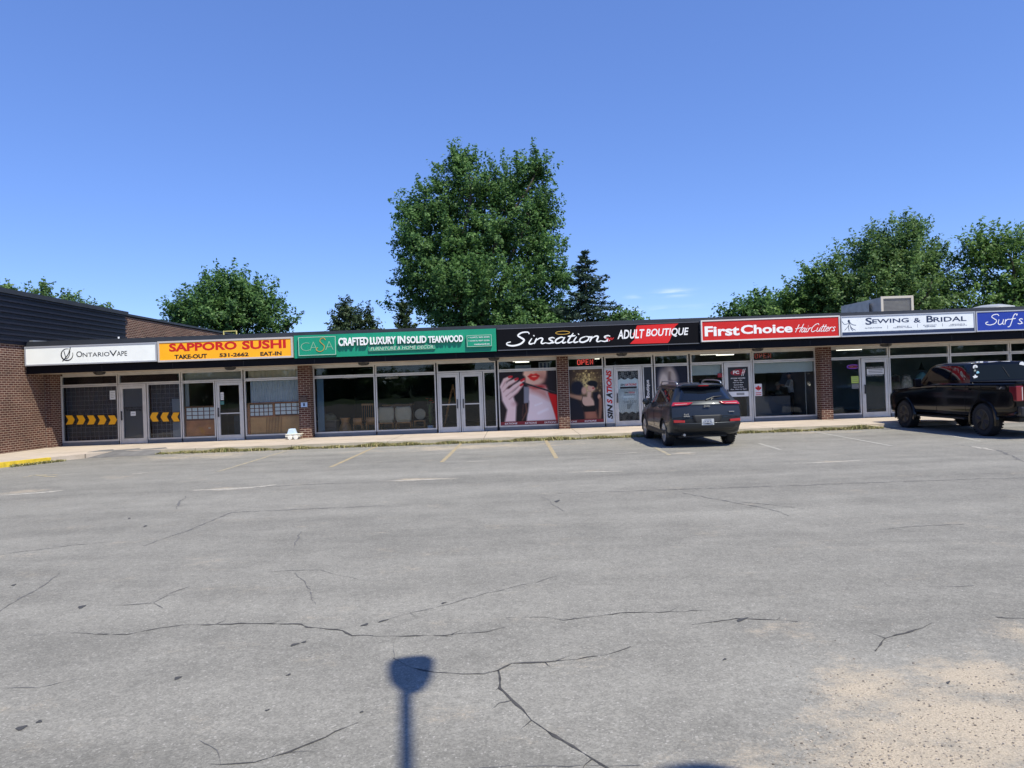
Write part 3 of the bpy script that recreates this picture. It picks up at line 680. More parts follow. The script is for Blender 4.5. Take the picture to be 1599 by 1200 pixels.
text('FURNITURE & HOME DECOR', mat('letter_pale', (.5, .62, .5), .5), ob2, c3(605, 271), c3(1065, 232), yf - .0545, shear=.2, depth=.003, bold=.004)
ob3 = raised(c3(1311, 247), c3(1494, 152), .08, .014, s, 'contact_board')
for t, a, b in (('+1(437) 365-2226', (1322, 184), (1478, 166)), ('+1(437) 907-2226', (1322, 209), (1478, 191)), ('casawood.ca', (1365, 231), (1478, 215))):
    text(t, K_white, ob3, c3(*a), c3(*b), yl, bold=.01, depth=.003)
# 4
s, x0, x1, yf = sign(776.5, 1092.5, 2.965, 3.735, mat('sign_black', (.004, .004, .006), .6, spec=.1), None, 'black sign with white script lettering, a gold halo and a red brush stroke', dep=.08)
MB().box(x0 + .02, x1 - .02, yf - .006, yf - .0005, 2.97, 3.0).box(x0 + .02, x1 - .02, yf - .006, yf - .0005, 3.705, 3.73).build('sign_trim', mat('sign_trim_grey', (.12, .12, .13), .4, .3), s)
script('S', K_white, s, c4(150, 238), c4(312, 136), yf, .055, .25, .004, True)
script('insations', K_white, s, c4(312, 224), c4(905, 134), yf - .001, .05, .2, .004, True)
e = MB(); hx, hz = P(*c4(557, 141), yf)
e.ribbon([(hx + .24 * math.cos(a), hz + .055 * math.sin(a)) for a in np.linspace(0, 6.3, 34)], .02, yf - .006, .003); e.build('halo', K_gold, s)
e = MB(); e.ribbon([(q.x, q.y) for q in catmull([(*P(*c4(872, 182), yf), 0), (*P(*c4(895, 182), yf), 0), (*P(*c4(893, 202), yf), 0), (*P(*c4(912, 178), yf), 0), (*P(*c4(915, 192), yf), 0), (*P(*c4(932, 178), yf), 0)], 6)], .03, yf - .009, .003); e.build('red_tail', K_red, s)
e = MB(); e.prism([P(*c4(*q), yf) for q in ((1103, 88), (1250, 80), (1408, 73), (1388, 90), (1376, 104), (1362, 150), (1345, 196), (1330, 216), (1240, 218), (1150, 221), (1052, 222), (1068, 205), (1085, 190), (1080, 165), (1070, 150), (1092, 120))], yf - .002, yf); e.build('brush_stroke', mat('ink_brush', lin((205, 20, 15)), .5), s)
for t, a, b in (('ADULT', (960, 188), (1158, 114)), ('BOUTIQUE', (1170, 178), (1482, 102))):
    text(t, K_white, s, c4(*a), c4(*b), yf - .003, bold=.02, shear=.22, depth=.004)
# 5
s, x0, x1, yf = sign(1093.5, 1309.5, 3.02, 3.76, mat('sign_red', lin((192, 28, 15)), .4, 0, .03), mat('sign_frame_white', (.62, .6, .58), .4), 'red lightbox sign in a white frame with heavy white letters and a script word', .045)
for t, a, b in (('First', (567, 263), (820, 180)), ('Choice', (832, 246), (1210, 166))):
    text(t, K_white, s, c5(*a), c5(*b), yf, bold=.032, depth=.004)
script('HairCutters', K_white, s, c5(1232, 232), c5(1525, 162), yf, .022, .35, .004)
# 6
s, x0, x1, yf = sign(1310.5, 1519.5, 3.02, 3.735, mat('sign_white2', (.72, .75, .78), .4, 0, .04), M_frame_silver, 'pale grey sign with navy serif capitals, a gown drawing and a navy strip below', .04)
box('navy_strip', K_navy, s, x0 + .042, x1 - .042, yf - .003, yf - .0002, 3.062, 3.175)
for t, a, b, bd in (('S', (330, 266), (376, 214), .02), ('EWING', (379, 256), (641, 216), .015), ('&', (678, 250), (726, 215), .012), ('B', (770, 248), (817, 199), .02), ('RIDAL', (820, 245), (1056, 203), .015), ('ALTERATIONS', (325, 293), (448, 282), 0), ('BRIDAL &', (557, 280), (641, 271), 0), ('FORMAL WEAR', (530, 290), (666, 280), 0), ('EVERYDAY', (748, 272), (844, 263), 0), ('REPAIRS', (757, 283), (833, 273), 0), ('HEMMING &', (943, 266), (1046, 256), 0), ('ADJUSTMENTS', (928, 276), (1060, 266), 0)):
    text(t, K_navy, s, c6(*a), c6(*b), yf, bold=bd, depth=.003)
text('PROFESSIONAL FIT, PERSONAL TOUCH', mat('letter_dim', (.2, .24, .32), .5), s, c6(428, 319), c6(816, 299), yf - .0035, depth=.003)
e = MB()
for i, q in enumerate(([(160, 240), (178, 262), (205, 255), (212, 240)], [(205, 232), (212, 250), (205, 275), (180, 306)], [(215, 250), (222, 275), (235, 292), (258, 304)], [(210, 262), (208, 285), (212, 310)], [(222, 275), (226, 292), (240, 308)], [(212, 240), (232, 262), (262, 268)])):
    e.ribbon([(k_.x, k_.y) for k_ in catmull([(*P(*c6(*p), yf), 0) for p in q], 5)], .014, yf - .0005 * i, .003)
hx, hz = P(*c6(209, 238), yf); e.prism([(hx + .035 * math.cos(a), hz + .045 * math.sin(a)) for a in np.linspace(0, 6.28, 12, endpoint=False)], yf - .006, yf - .003)
e.build('gown_emblem', K_navy, s)
e = MB()
for xx, y0, y1 in ((490, 292, 270), (705, 284, 258), (885, 277, 256)):
    p0 = P(*c6(xx, y0), yf); p1 = P(*c6(xx, y1), yf); e.box(p0[0] - .004, p0[0] + .004, yf - .003, yf, p0[1], p1[1])
e.build('divider', K_navy, s)
# 7
s, x0, x1, yf = sign(1520.5, 1690, 3.03, 3.73, mat('sign_blue', lin((30, 55, 150)), .4, 0, .03), M_frame_silver, 'royal blue sign with loose white handwriting, rightmost on the canopy', .04)
script("Surf's", K_white, s, c6(1198, 286), c6(1462, 184), yf, .026, .12, .004)

# soffit lamps
for i, (u, wh) in enumerate(((150, 'over the leftmost chevron window'), (356, 'over the wooden-panelled shop door'), (566, 'over the window with the wooden stools'), (771, 'right of the double doors'), (972, 'over the door with lace artwork'), (1186, 'left of the tube sign over the blind window'), (1388, 'over the rightmost shop door'))):
    x = P(u, 560, YF + .45)[0]
    l = MB().lathe([(.2, 0), (.2, -.02), (.17, -.07), (.1, -.1), (0, -.105)], (x, YF + .62, ZB + .009)).build('soffit_lamp', mat('lamp_dark', (.02, .02, .02), .3), None, smooth=35)
    tag(l, 'round dark lamp under the canopy ' + wh, 'lamp', 'lamps under the canopy')

# rooftop things
def roof_unit():
    x0, z0 = P(1376, 486, 27.5); x1, z1 = P(1424, 463, 27.5); xl = P(1337, 485, 29.5)[0]
    t = empty('rooftop_unit', ((x0 + x1) / 2, 28.6, ZT - .06), 'grey metal ventilation unit with a louvred end on the roof above the navy-lettered sign', 'air conditioner')
    M = mat('galvanised', (.4, .39, .37), .5, .3, .15, 3)
    MB().slab([(x0, 27.5), (x1, 27.5), (x1, 30.5), (x0 - 0.15, 30.5)], ZT - .05, z1).build('casing', M, t)
    f = MB(); y = 27.47
    f.box(x0 - .02, x0 + .07, y - .02, y + .02, ZT - .05, z1 + .03).box(x1 - .06, x1 + .03, y - .02, y + .02, ZT - .05, z1 + .03).box(x0 + .071, x1 - .061, y - .018, y + .02, z1 - .06, z1 + .03)
    f.build('frame', mat('unit_frame', (.52, .47, .4), .6), t)
    lv = MB()
    for i in range(15):
        z = ZT + .0 + i * (z1 - ZT - .07) / 15; lv.quad((x0 + .075, y, z), (x1 - .065, y, z), (x1 - .065, y - .012, z + .03), (x0 + .075, y - .012, z + .03))
    lv.build('louvre', mat('louvre', (.24, .23, .22), .6, .2), t)
    lid = MB().slab([(xl, 28.6), (x0 - .16, 28.1), (x0 - .16, 30.4), (xl, 30.4)], ZT - .05, z1 - .12); lid.build('duct', M, t)
roof_unit()
vx, vz = P(1553, 476, 29)
tag(MB().lathe([(.95, ZT - .06), (.95, ZT + .02), (.8, vz - .1), (.4, vz), (0, vz + .03)], (vx, 29.2, 0)).build('skylight_dome', mat('dome', (.35, .36, .36), .35, 0, .05), None, smooth=40), 'shallow grey dome skylight on the roof above the blue sign', 'skylight')
gx0, gz = P(349, 518, 30); gx1 = P(369, 518, 30)[0]
tag(MB().tube([(gx0, 30, ZT - .1), (gx0, 30, gz), (gx1, 30, gz), (gx1, 30, ZT - .1)], .035).build('gas_pipe', mat('gas_yellow', (.5, .45, .16), .5)), 'thin yellow bent gas pipe standing on the roof behind the yellow sign', 'pipe')
px_, pz_ = P(185, 529, 25)
tag(MB().tube([(px_, 25, ZT - .1), (px_, 25, pz_ + .06)], .03).build('vent_pipe', M_white), 'short white pipe rising from the roof edge above the white sign', 'pipe')
fl = MB().slab([(P(41, 531, 24.6)[0], 24.5), (P(54, 531, 24.6)[0], 24.5), (P(68, 531, 24.6)[0], 25.3), (P(41, 531, 24.6)[0], 25.3)], ZT + .002, ZT + .05); fl.build('roof_flashing', mat('flash_grey', (.3, .31, .33), .4, .4), plaza)

# ------------------------------------------------------------------ trees
def leaf_mat(name, dark, light, transl=0.35):
    g = NT(name); geo = g.n('NewGeometry')
    c = g.mix(geo.outputs['Random Per Island'], dark, light)
    c = g.mix(g.rng(g.noise(geo.outputs['Position'], 0.55, 3), 0.35, 0.65, 0, 0.6), c, tuple(x * 0.72 for x in dark))
    g.col(c); g.b.inputs['Roughness'].default_value = 0.55; g.b.inputs['Specular IOR Level'].default_value = 0.3
    tr = g.n('BsdfTranslucent'); g.l(g.scale(c, 1.5), tr.inputs[0]); mx = g.n('MixShader'); mx.inputs[0].default_value = transl
    out = [n for n in g.t.nodes if n.type == 'OUTPUT_MATERIAL'][0]
    g.l(g.b.outputs[0], mx.inputs[1]); g.l(tr.outputs[0], mx.inputs[2]); g.l(mx.outputs[0], out.inputs[0]); return g.m
L_maple = leaf_mat('leaf_maple', (0.046, 0.115, 0.032), (0.165, 0.285, 0.09))
L_bright = leaf_mat('leaf_bright', (0.062, 0.14, 0.03), (0.2, 0.31, 0.085))
L_ash = leaf_mat('leaf_ash', (0.06, 0.128, 0.036), (0.195, 0.295, 0.095))
L_needle = leaf_mat('needle', (0.03, 0.062, 0.04), (0.08, 0.125, 0.08), 0.15)
L_cedar = leaf_mat('cedar', (0.026, 0.055, 0.02), (0.07, 0.1, 0.04), 0.15)
M_bark = mat('bark', (0.055, 0.045, 0.036), 0.95, 0, 0.35, 6, 0.8, 25)

def leaf_mesh(name, pos, nor, axis, L, W):
    n = len(pos); nor /= np.linalg.norm(nor, axis=1, keepdims=True) + 1e-9
    axis = axis - nor * (axis * nor).sum(1, keepdims=True); axis /= np.linalg.norm(axis, axis=1, keepdims=True) + 1e-9
    side = np.cross(nor, axis)
    L = L[:, None]; W = W[:, None]
    v = np.stack([pos - axis * L * .5, pos + side * W * .5 + nor * W * .12, pos + axis * L * .5, pos - side * W * .5 + nor * W * .12], 1).reshape(-1, 3)
    me = bpy.data.meshes.new(name); me.vertices.add(4 * n); me.vertices.foreach_set('co', v.ravel().astype(np.float32))
    me.loops.add(4 * n); me.loops.foreach_set('vertex_index', np.arange(4 * n, dtype=np.int32))
    me.polygons.add(n); me.polygons.foreach_set('loop_start', np.arange(0, 4 * n, 4, dtype=np.int32)); me.polygons.foreach_set('loop_total', np.full(n, 4, dtype=np.int32))
    me.update(calc_edges=True); return me
def crown_pts(lobes, ncl, per, csize, rs, stretch=1.0, bias=0.42):
    lob = np.array(lobes, float); vol = (lob[:, 3] * lob[:, 4] * lob[:, 5]) ** 0.75; pr = vol / vol.sum()
    idx = rs.choice(len(lob), ncl, p=pr); d = rs.normal(size=(ncl, 3)); d /= np.linalg.norm(d, axis=1, keepdims=True)
    r = rs.random(ncl) ** bias
    c = lob[idx, :3] + d * lob[idx, 3:6] * r[:, None]
    out = d * np.array([1, 1, 1.0]) + np.array([0, 0, .45]); out /= np.linalg.norm(out, axis=1, keepdims=True)
    sz = csize * rs.uniform(.6, 1.35, ncl)
    k = np.repeat(np.arange(ncl), per); n = len(k)
    t = np.clip(rs.normal(size=n), -1.6, 1.6) * stretch
    off = out[k] * (t * sz[k])[:, None] + np.clip(rs.normal(size=(n, 3)), -1.5, 1.5) * (sz[k] * (.42 - .13 * np.clip(t, -1, 2)))[:, None]
    pos = c[k] + off
    nor = out[k] * .5 + np.array([0, 0, .6]) + rs.normal(size=(n, 3)) * .6
    ax = out[k] * .6 + rs.normal(size=(n, 3)) * .7 + np.array([0, 0, -.3])
    return pos, nor, ax, c
def limbs(b, base, h0, tops, r0, rnd, nseg=7):
    """trunk with limbs that curve up and out to points in the crown"""
    for (tx, ty, tz) in tops:
        s = Vector((base[0], base[1], base[2] + h0 * rnd.uniform(.55, 1.0))); e = Vector((tx, ty, tz)); m = s.lerp(e, .45) + Vector((0, 0, (e.z - s.z) * .18 + .2))
        m.x += rnd.gauss(0, .3); m.y += rnd.gauss(0, .3)
        pts = catmull([s, s.lerp(m, .5) + Vector((rnd.gauss(0, .15), rnd.gauss(0, .15), 0)), m, m.lerp(e, .55) + Vector((rnd.gauss(0, .25), rnd.gauss(0, .25), 0)), e], 3)
        rr = r0 * rnd.uniform(.28, .5); n = len(pts)
        b.tube(pts, [rr * (1 - .88 * i / (n - 1)) + .012 for i in range(n)], 6)
        for q in range(3):
            i = rnd.randrange(n // 3, n - 1); p = pts[i]; dd = Vector((rnd.gauss(0, 1), rnd.gauss(0, 1), rnd.uniform(.1, 1))).normalized() * rnd.uniform(.4, 1.2)
            b.tube([p, p + dd * .5 + Vector((0, 0, .1)), p + dd], [rr * .35, rr * .2, .01], 5)
def lobes_px(L, Y, dep=1.0):
    out = []
    for (u, v, ru, rv) in L:
        x, z = P(u, v, Y); s = Y / FPX; out.append((x, Y + random.uniform(-.25, .25) * ru * s * 2, z, ru * s, max(ru, rv) * s * dep, rv * s))
    return out
def tree(kind, L, Y, base_u, leafm, ncl, per, cs, leaf, label, seed, trunk_r=.35, ntop=16, group=None, h0=.3, dep=.95, cat='tree', stretch=1.0, bias=.42):
    random.seed(seed); rs = np.random.RandomState(seed); rnd = random.Random(seed)
    lob = lobes_px(L, Y, dep) if len(L[0]) == 4 else L
    bx = P(base_u, 600, Y)[0] if base_u is not None else lob[0][0]
    zmax = max(l[2] + l[5] for l in lob)
    t = empty(kind, (bx, Y, 0), label, cat, group)
    pos, nor, ax, c = crown_pts(lob, ncl, per, cs, rs, stretch, bias)
    pos[:, 2] = np.maximum(pos[:, 2], .15); n = len(pos)
    me = leaf_mesh('crown', pos, nor, ax, leaf * rs.uniform(.65, 1.3, n), leaf * .62 * rs.uniform(.65, 1.3, n)); finish('crown', me, leafm, t)
    b = MB(); hh = zmax * h0
    b.tube([(bx, Y, -.1), (bx + .05, Y, hh * .4), (bx - .03, Y + .05, hh), (bx + .1, Y, hh + (zmax - hh) * .75)], [trunk_r * 1.15, trunk_r, trunk_r * .8, .03], 9)
    sel = rs.choice(len(c), ntop, replace=False); limbs(b, (bx, Y, 0), hh, [tuple(c[i]) for i in sel], trunk_r, rnd)
    b.build('trunk', M_bark, t, smooth=True); return t
GT = 'trees behind the shops'
tree('maple_tree', [(725, 285, 52, 50), (715, 255, 30, 28), (800, 285, 58, 45), (838, 262, 28, 30), (675, 320, 45, 40), (650, 330, 34, 22), (680, 375, 62, 55), (640, 372, 26, 30), (775, 360, 85, 70), (845, 340, 28, 50), (850, 410, 34, 50), (700, 425, 75, 50), (645, 430, 30, 34), (660, 468, 34, 24), (616, 476, 26, 7), (760, 455, 90, 50), (845, 470, 48, 40), (875, 430, 18, 34), (705, 490, 50, 38), (800, 500, 70, 34), (775, 520, 95, 30), (870, 505, 30, 30)], 50, 752, L_maple, 2350, 52, .42, .225,
     'huge spreading maple towering over the shops, the tallest tree', 11, .5, 34, GT, h0=.3)
tree('maple_tree', [(365, 445, 40, 30), (340, 460, 40, 36), (395, 470, 44, 36), (310, 480, 34, 30), (285, 495, 26, 20), (360, 490, 70, 30), (420, 495, 32, 26), (448, 500, 20, 12), (370, 530, 80, 26), (280, 520, 24, 16)], 47, 362, L_maple, 760, 46, .40, .22,
     'round full green maple rising behind the yellow sign', 12, .3, 14, GT)
tree('broadleaf_tree', [(1395, 385, 46, 42), (1360, 395, 46, 36), (1430, 390, 40, 42), (1330, 430, 46, 40), (1390, 430, 70, 46), (1450, 430, 38, 50), (1320, 465, 50, 34), (1400, 470, 80, 36), (1465, 470, 26, 34), (1420, 350, 20, 14), (1370, 510, 100, 30)], 48, 1390, L_ash, 1050, 48, .42, .21,
     'large spreading light green tree behind the grey rooftop unit', 13, .4, 24, GT)
tree('broadleaf_tree', [(1275, 440, 34, 30), (1250, 465, 34, 28), (1290, 470, 34, 34), (1260, 500, 50, 26), (1230, 485, 24, 22)], 50, 1268, L_bright, 400, 46, .40, .22,
     'bushy bright green tree left of the large tree behind the rooftop unit', 14, .25, 8, GT)
tree('broadleaf_tree', [(1195, 475, 30, 22), (1165, 485, 30, 18), (1140, 490, 18, 12), (1215, 495, 30, 18), (1170, 505, 50, 16)], 56, 1185, L_maple, 320, 22, .42, .3,
     'low dark green tree with a lumpy top over the right part of the red sign', 15, .2, 8, GT)
tree('broadleaf_tree', [(1540, 385, 40, 30), (1520, 395, 30, 26), (1565, 400, 44, 36), (1600, 375, 30, 24), (1610, 355, 24, 14), (1530, 430, 36, 26), (1590, 440, 50, 40), (1550, 465, 60, 26), (1640, 420, 60, 60), (1505, 455, 22, 20), (1680, 400, 60, 60), (1580, 500, 110, 24), (1650, 470, 60, 40)], 46, 1588, L_bright, 820, 42, .42, .21,
     'open-crowned tree with dark limbs showing, over the blue sign at the right edge', 16, .36, 34, GT, bias=.34)
tree('shrub_tree', [(975, 494, 17, 9), (960, 500, 14, 9), (990, 500, 12, 8), (975, 510, 34, 12)], 42, 975, L_maple, 130, 20, .3, .22,
     'small round treetop just showing over the roof right of the spruce', 17, .14, 5, GT)
tree('broadleaf_tree', [(70, 458, 16, 12), (55, 470, 26, 10), (105, 466, 22, 10), (130, 472, 22, 10), (10, 448, 26, 10), (90, 485, 60, 16), (160, 480, 12, 6), (20, 465, 40, 16), (140, 495, 40, 16), (40, 500, 90, 20), (67, 445, 7, 9)], 58, 80, L_ash, 430, 30, .36, .24,
     'pale green treetops peeking over the ribbed metal band at the left edge', 18, .25, 10, GT)

def conifer(kind, u, vtop, Y, rbase, leafm, label, seed, cone=True, tiers=34):
    rs = np.random.RandomState(seed); x, zt = P(u, vtop, Y)
    t = empty(kind, (x, Y, 0), label, 'tree', GT); pos = []; nor = []; ax = []; tr = MB()
    tr.tube([(x, Y, -.1), (x, Y, zt * .5), (x, Y, zt - .1)], [.2, .11, .015], 8)
    for i in range(tiers):
        f = (i + .5) / tiers; z = zt * (1 - .93 * f ** 1.0)
        rad = rbase * (f ** .62 if cone else min(1, 2.2 * f) ** .6) * rs.uniform(.8, 1.15)
        nb = int(5 + 9 * f)
        for j in range(nb):
            a = rs.random() * 6.283; ln = rad * rs.uniform(.65, 1.12); d = np.array([math.cos(a), math.sin(a), 0])
            m = int(18 + ln * 46); q = rs.random(m) ** .8
            droop = -.28 * ln * q + .22 * ln * q ** 3 if cone else .9 * ln * q
            pp = np.array([x, Y, z]) + d * (q * ln)[:, None]; pp[:, 2] += droop
            sd = np.array([-d[1], d[0], 0]); pp += sd * (rs.normal(size=m) * .16 * (1.1 - q) * ln ** .7)[:, None] + rs.normal(size=(m, 3)) * .05
            pos.append(pp); nor.append(np.tile([0, 0, 1.0], (m, 1)) + rs.normal(size=(m, 3)) * .55); ax.append(d + sd * rs.normal(size=m)[:, None] * .7 + np.array([0, 0, .25 if cone else .9]))
            if i % 2 == 0 and cone: tr.tube([(x, Y, z), tuple(np.array([x, Y, z - .06 * ln]) + d * ln * .8)], [.03, .008], 4)
    pos = np.concatenate(pos); n = len(pos)
    finish('crown', leaf_mesh('crown', pos, np.concatenate(nor), np.concatenate(ax), .26 * rs.uniform(.6, 1.3, n), .1 * rs.uniform(.6, 1.3, n)), leafm, t)
    tr.build('trunk', M_bark, t, smooth=True)
conifer('spruce_tree', 913, 391, 42, 3.5, L_needle, 'dark pointed spruce at the right foot of the tallest tree', 21)
conifer('cedar_tree', 631, 474, 44, 1.0, L_cedar, 'narrow dark cone-shaped cedar under the left branches of the tallest tree', 22, False, 26)
tree('evergreen_tree', [(540, 488, 16, 16), (536, 476, 6, 8), (528, 505, 14, 16), (560, 502, 16, 16), (575, 496, 8, 14), (583, 512, 10, 12), (550, 520, 34, 14)], 44, 548, L_cedar, 240, 30, .28, .18,
     'dark twin-topped evergreen rising over the green sign', 23, .15, 0, GT, h0=.5)
# trees across the lot behind the viewer: only their mirror images show in the shop windows
tb = tree('broadleaf_tree', [(-14, -105, 3.2, 8, 4, 3.6), (-22, -105, 2.6, 6, 3, 3.0), (-6, -105, 2.8, 6, 3, 3.2), (-13, -105, 7.0, 5, 4, 3.2)], -105, None, L_maple, 700, 22, .7, .6, 'dark tree across the lot seen only as a reflection in the shop windows', 31, .3, 8, 'trees mirrored in the shop windows')
for i, (x, y, sc, rz) in enumerate(((4, -108, 1.1, 2.0), (24, -104, 1.25, 3.6), (-36, -102, 1.1, .6), (46, -104, 1.15, 3.0), (13, -112, .9, .5), (-58, -104, 1.3, 3.4), (68, -106, 1.3, .3), (90, -104, 1.2, 2.9), (112, -106, 1.4, .2), (-82, -104, 1.25, .4), (-106, -106, 1.3, 3.3), (134, -104, 1.3, 3.2))):
    r = tb.copy(); COL.objects.link(r); r.location = (x, y, 0); r.scale = (sc, sc, sc); r.rotation_euler = (0, 0, rz)
    for ch in tb.children:
        c = ch.copy(); COL.objects.link(c); c.parent = r

# ------------------------------------------------------------------ vehicles
M_tyre = mat('tyre', (0.012, 0.012, 0.013), 0.8, 0, 0.15, 30)
M_rim = mat('rim_alloy', (0.42, 0.43, 0.45), 0.3, 0.8)
M_rim_dark = mat('rim_dark', (0.03, 0.03, 0.032), 0.35, 0.6)
M_plastic = mat('black_plastic', (0.016, 0.016, 0.017), 0.55)
M_suv = mat('suv_paint', (0.020, 0.024, 0.030), 0.36, 0.4, spec=.3, coat=.45)
M_truck = mat('truck_paint', (0.002, 0.002, 0.003), 0.12, 0.0, spec=.3, coat=.12)
M_carglass = mat('car_glass', (0.006, 0.008, 0.011), 0.03, 0, spec=0.7)
M_lamp = mat('tail_lamp', (0.36, 0.012, 0.016), 0.12, coat=1.0)
M_lamp_pale = mat('tail_lamp_pale', (0.55, 0.3, 0.3), 0.12, coat=1.0)
M_chrome = mat('chrome', (0.6, 0.6, 0.62), 0.12, 1.0)
M_plate = mat('plate_white', (.42, .44, .46), .4); M_plate_ink = mat('plate_ink', (.05, .07, .16), .5)

def wheel(parent, x, y, r, w, side, rimm, spokes=5, rr=.66):
    """side = -1: outer face towards -x"""
    s = side; t = MB(); p = [(r * .66, -w / 2 + .02), (r * .80, -w / 2), (r * .93, -w / 2 + .012), (r, -w / 2 + .045), (r, w / 2 - .045), (r * .93, w / 2 - .012), (r * .80, w / 2), (r * .66, w / 2 - .02)]
    t.lathe(p, (x, y, r), 'x', 40)
    for k in range(36):      # tread blocks
        a = 2 * math.pi * k / 36
        for q in (-.3, .3):
            a2 = a + (.09 if q > 0 else 0)
            c = Vector((x + q * w, y + math.cos(a2) * (r + .002), r + math.sin(a2) * (r + .002))); tt = Vector((0, -math.sin(a2), math.cos(a2))); nn = Vector((0, math.cos(a2), math.sin(a2)))
            cs = [c + tt * i * r * .055 + Vector((j * w * .17, 0, 0)) for i, j in ((-1, -1), (1, -1), (1, 1), (-1, 1))]
            t.quad(*[tuple(v + nn * .006) for v in cs])
    o = t.build('wheel', M_tyre, parent, local=True, smooth=35)
    m = MB(); xo = x + s * w / 2; h = lambda d: xo - s * d - x
    R_ = r * rr
    m.lathe([(R_ + .012, h(.012)), (R_, h(.006)), (R_ - .03, h(.012)), (R_ - .035, h(.07)), (R_ - .04, h(w * .8))], (x, y, r), 'x', 36)
    m.lathe([(.0, h(.012)), (.045, h(.014)), (.07, h(.03)), (.075, h(.06))], (x, y, r), 'x', 20)
    for k in range(spokes):
        for da in (-.13, .13):
            a = 2 * math.pi * k / spokes + .3
            a1, a2 = a + da * 1.8, a + da
            p0 = Vector((xo - s * .03, y + math.cos(a1) * .06, r + math.sin(a1) * .06)); p1 = Vector((xo - s * .022, y + math.cos(a2) * (R_ - .015), r + math.sin(a2) * (R_ - .015)))
            m.tube([p0, p0.lerp(p1, .5) + Vector((s * .008, 0, 0)), p1], [.026, .021, .02], 6)
    m.build('rim', rimm, o, local=True, smooth=35)
    box_ = MB().lathe([(0, h(w * .55)), (R_ - .02, h(w * .55))], (x, y, r), 'x', 24).build('brake_disc', mat('brake', (.03, .03, .03), .5, .6), o, local=True)
    return o
class Loft:
    """stations: list of (list of (x,y,z) half-ring points bottom->top centre); smooth both ways; mirrored"""
    def __init__(s, st, ns=5, nt=5):
        rows = [catmull(r, nt) for r in st]; m = len(rows[0])
        cols_ = [catmull([rows[i][j] for i in range(len(rows))], ns) for j in range(m)]
        s.g = [[cols_[j][i] for j in range(m)] for i in range(len(cols_[0]))]; s.ns, s.nt = ns, nt
    def at(s, a, b):
        i = min(max(a * s.ns, 0), len(s.g) - 1.0001); j = min(max(b * s.nt, 0), len(s.g[0]) - 1.0001)
        i0, j0 = int(i), int(j); fi, fj = i - i0, j - j0; g = s.g
        return (g[i0][j0] * (1 - fi) + g[i0 + 1][j0] * fi) * (1 - fj) + (g[i0][j0 + 1] * (1 - fi) + g[i0 + 1][j0 + 1] * fi) * fj
    def nrm(s, a, b):
        e = .04; n = (s.at(a + e, b) - s.at(a - e, b)).cross(s.at(a, b + e) - s.at(a, b - e))
        if n.length < 1e-9: n = Vector((1, 0, 0))
        n.normalize(); return n if n.x > 0 or (abs(n.x) < .05 and n.z > 0) else -n
    def patch(s, corners, side, off=.004, n=10, round_=0.0):
        """quad in (a,b) space: corners a,b for bl, br, tr, tl -> grid rows"""
        bl, br, tr, tl = [Vector(c) for c in corners]; rows = []
        for i in range(n + 1):
            v = i / n; r = []
            for j in range(n + 1):
                u = j / n; uu, vv = u, v
                if round_:
                    # squircle-ish corner rounding
                    cu, cv = u * 2 - 1, v * 2 - 1; k = round_ * (cu * cu) * (cv * cv); uu = .5 + cu * (1 - k) / 2; vv = .5 + cv * (1 - k) / 2
                p = (bl * (1 - uu) + br * uu) * (1 - vv) + (tl * (1 - uu) + tr * uu) * vv
                q = s.at(p.x, p.y) + s.nrm(p.x, p.y) * off; r.append((side * q.x, q.y, q.z))
            rows.append(r)
        return rows
    def line(s, ab, side, off=.003, r=.004, b=None, steps=10):
        pts = []
        for i in range(len(ab) - 1):
            for k in range(steps):
                t = k / steps; a = ab[i][0] * (1 - t) + ab[i + 1][0] * t; c = ab[i][1] * (1 - t) + ab[i + 1][1] * t
                q = s.at(a, c) + s.nrm(a, c) * off; pts.append((side * q.x, q.y, q.z))
        q = s.at(*ab[-1]) + s.nrm(*ab[-1]) * off; pts.append((side * q.x, q.y, q.z)); (b or MB()).tube(pts, r, 5); return pts
def body(lofts, arches, rear=None, front=None):
    b = MB()
    for lf, cut in lofts:
        for side in (1, -1):
            k = len(b.v); m = len(lf.g[0])
            for r in lf.g: b.v += [(side * p.x, p.y, p.z) for p in r]
            for i in range(len(lf.g) - 1):
                for j in range(m - 1):
                    c = (lf.g[i][j] + lf.g[i + 1][j + 1]) / 2
                    if cut and c.x > .35 and any((c.y - ay) ** 2 + (c.z - az) ** 2 < ar * ar for ay, az, ar in arches): continue
                    q = (k + i * m + j, k + i * m + j + 1, k + (i + 1) * m + j + 1, k + (i + 1) * m + j)
                    b.f.append(q if side > 0 else q[::-1])
    for rows in (rear, front):
        if rows: b.grid(rows)
    return b
def endcap(lf, i, bulge, n=12, sign=-1):
    """fills the end ring i of a loft across the car, bulging outwards along y"""
    rows = []
    for p in lf.g[i]:
        rows.append([(p.x * (2 * j / n - 1), p.y + sign * bulge * (1 - (2 * j / n - 1) ** 2), p.z) for j in range(n + 1)])
    return rows
def arch_ring(parent, arches, x_at, w_in, w_out, depth_, m, name='arch_trim'):
    for (ay, az, ar) in arches:
        for side in (1, -1):
            b = MB(); n = 26; rows = []
            for i in range(n + 1):
                th = math.radians(-14 + 208 * i / n); r = []
                for (rad, dx) in ((ar - w_in, -.10), (ar - w_in, depth_), (ar + w_out * .6, depth_), (ar + w_out, -.03)):
                    y, z = ay + rad * math.cos(th), az + rad * math.sin(th); r.append((side * (x_at(y, max(z, .3)) + dx), y, max(z, .2)))
                rows.append(r)
            b.grid(rows); b.build(name, m, parent, local=True, smooth=50)

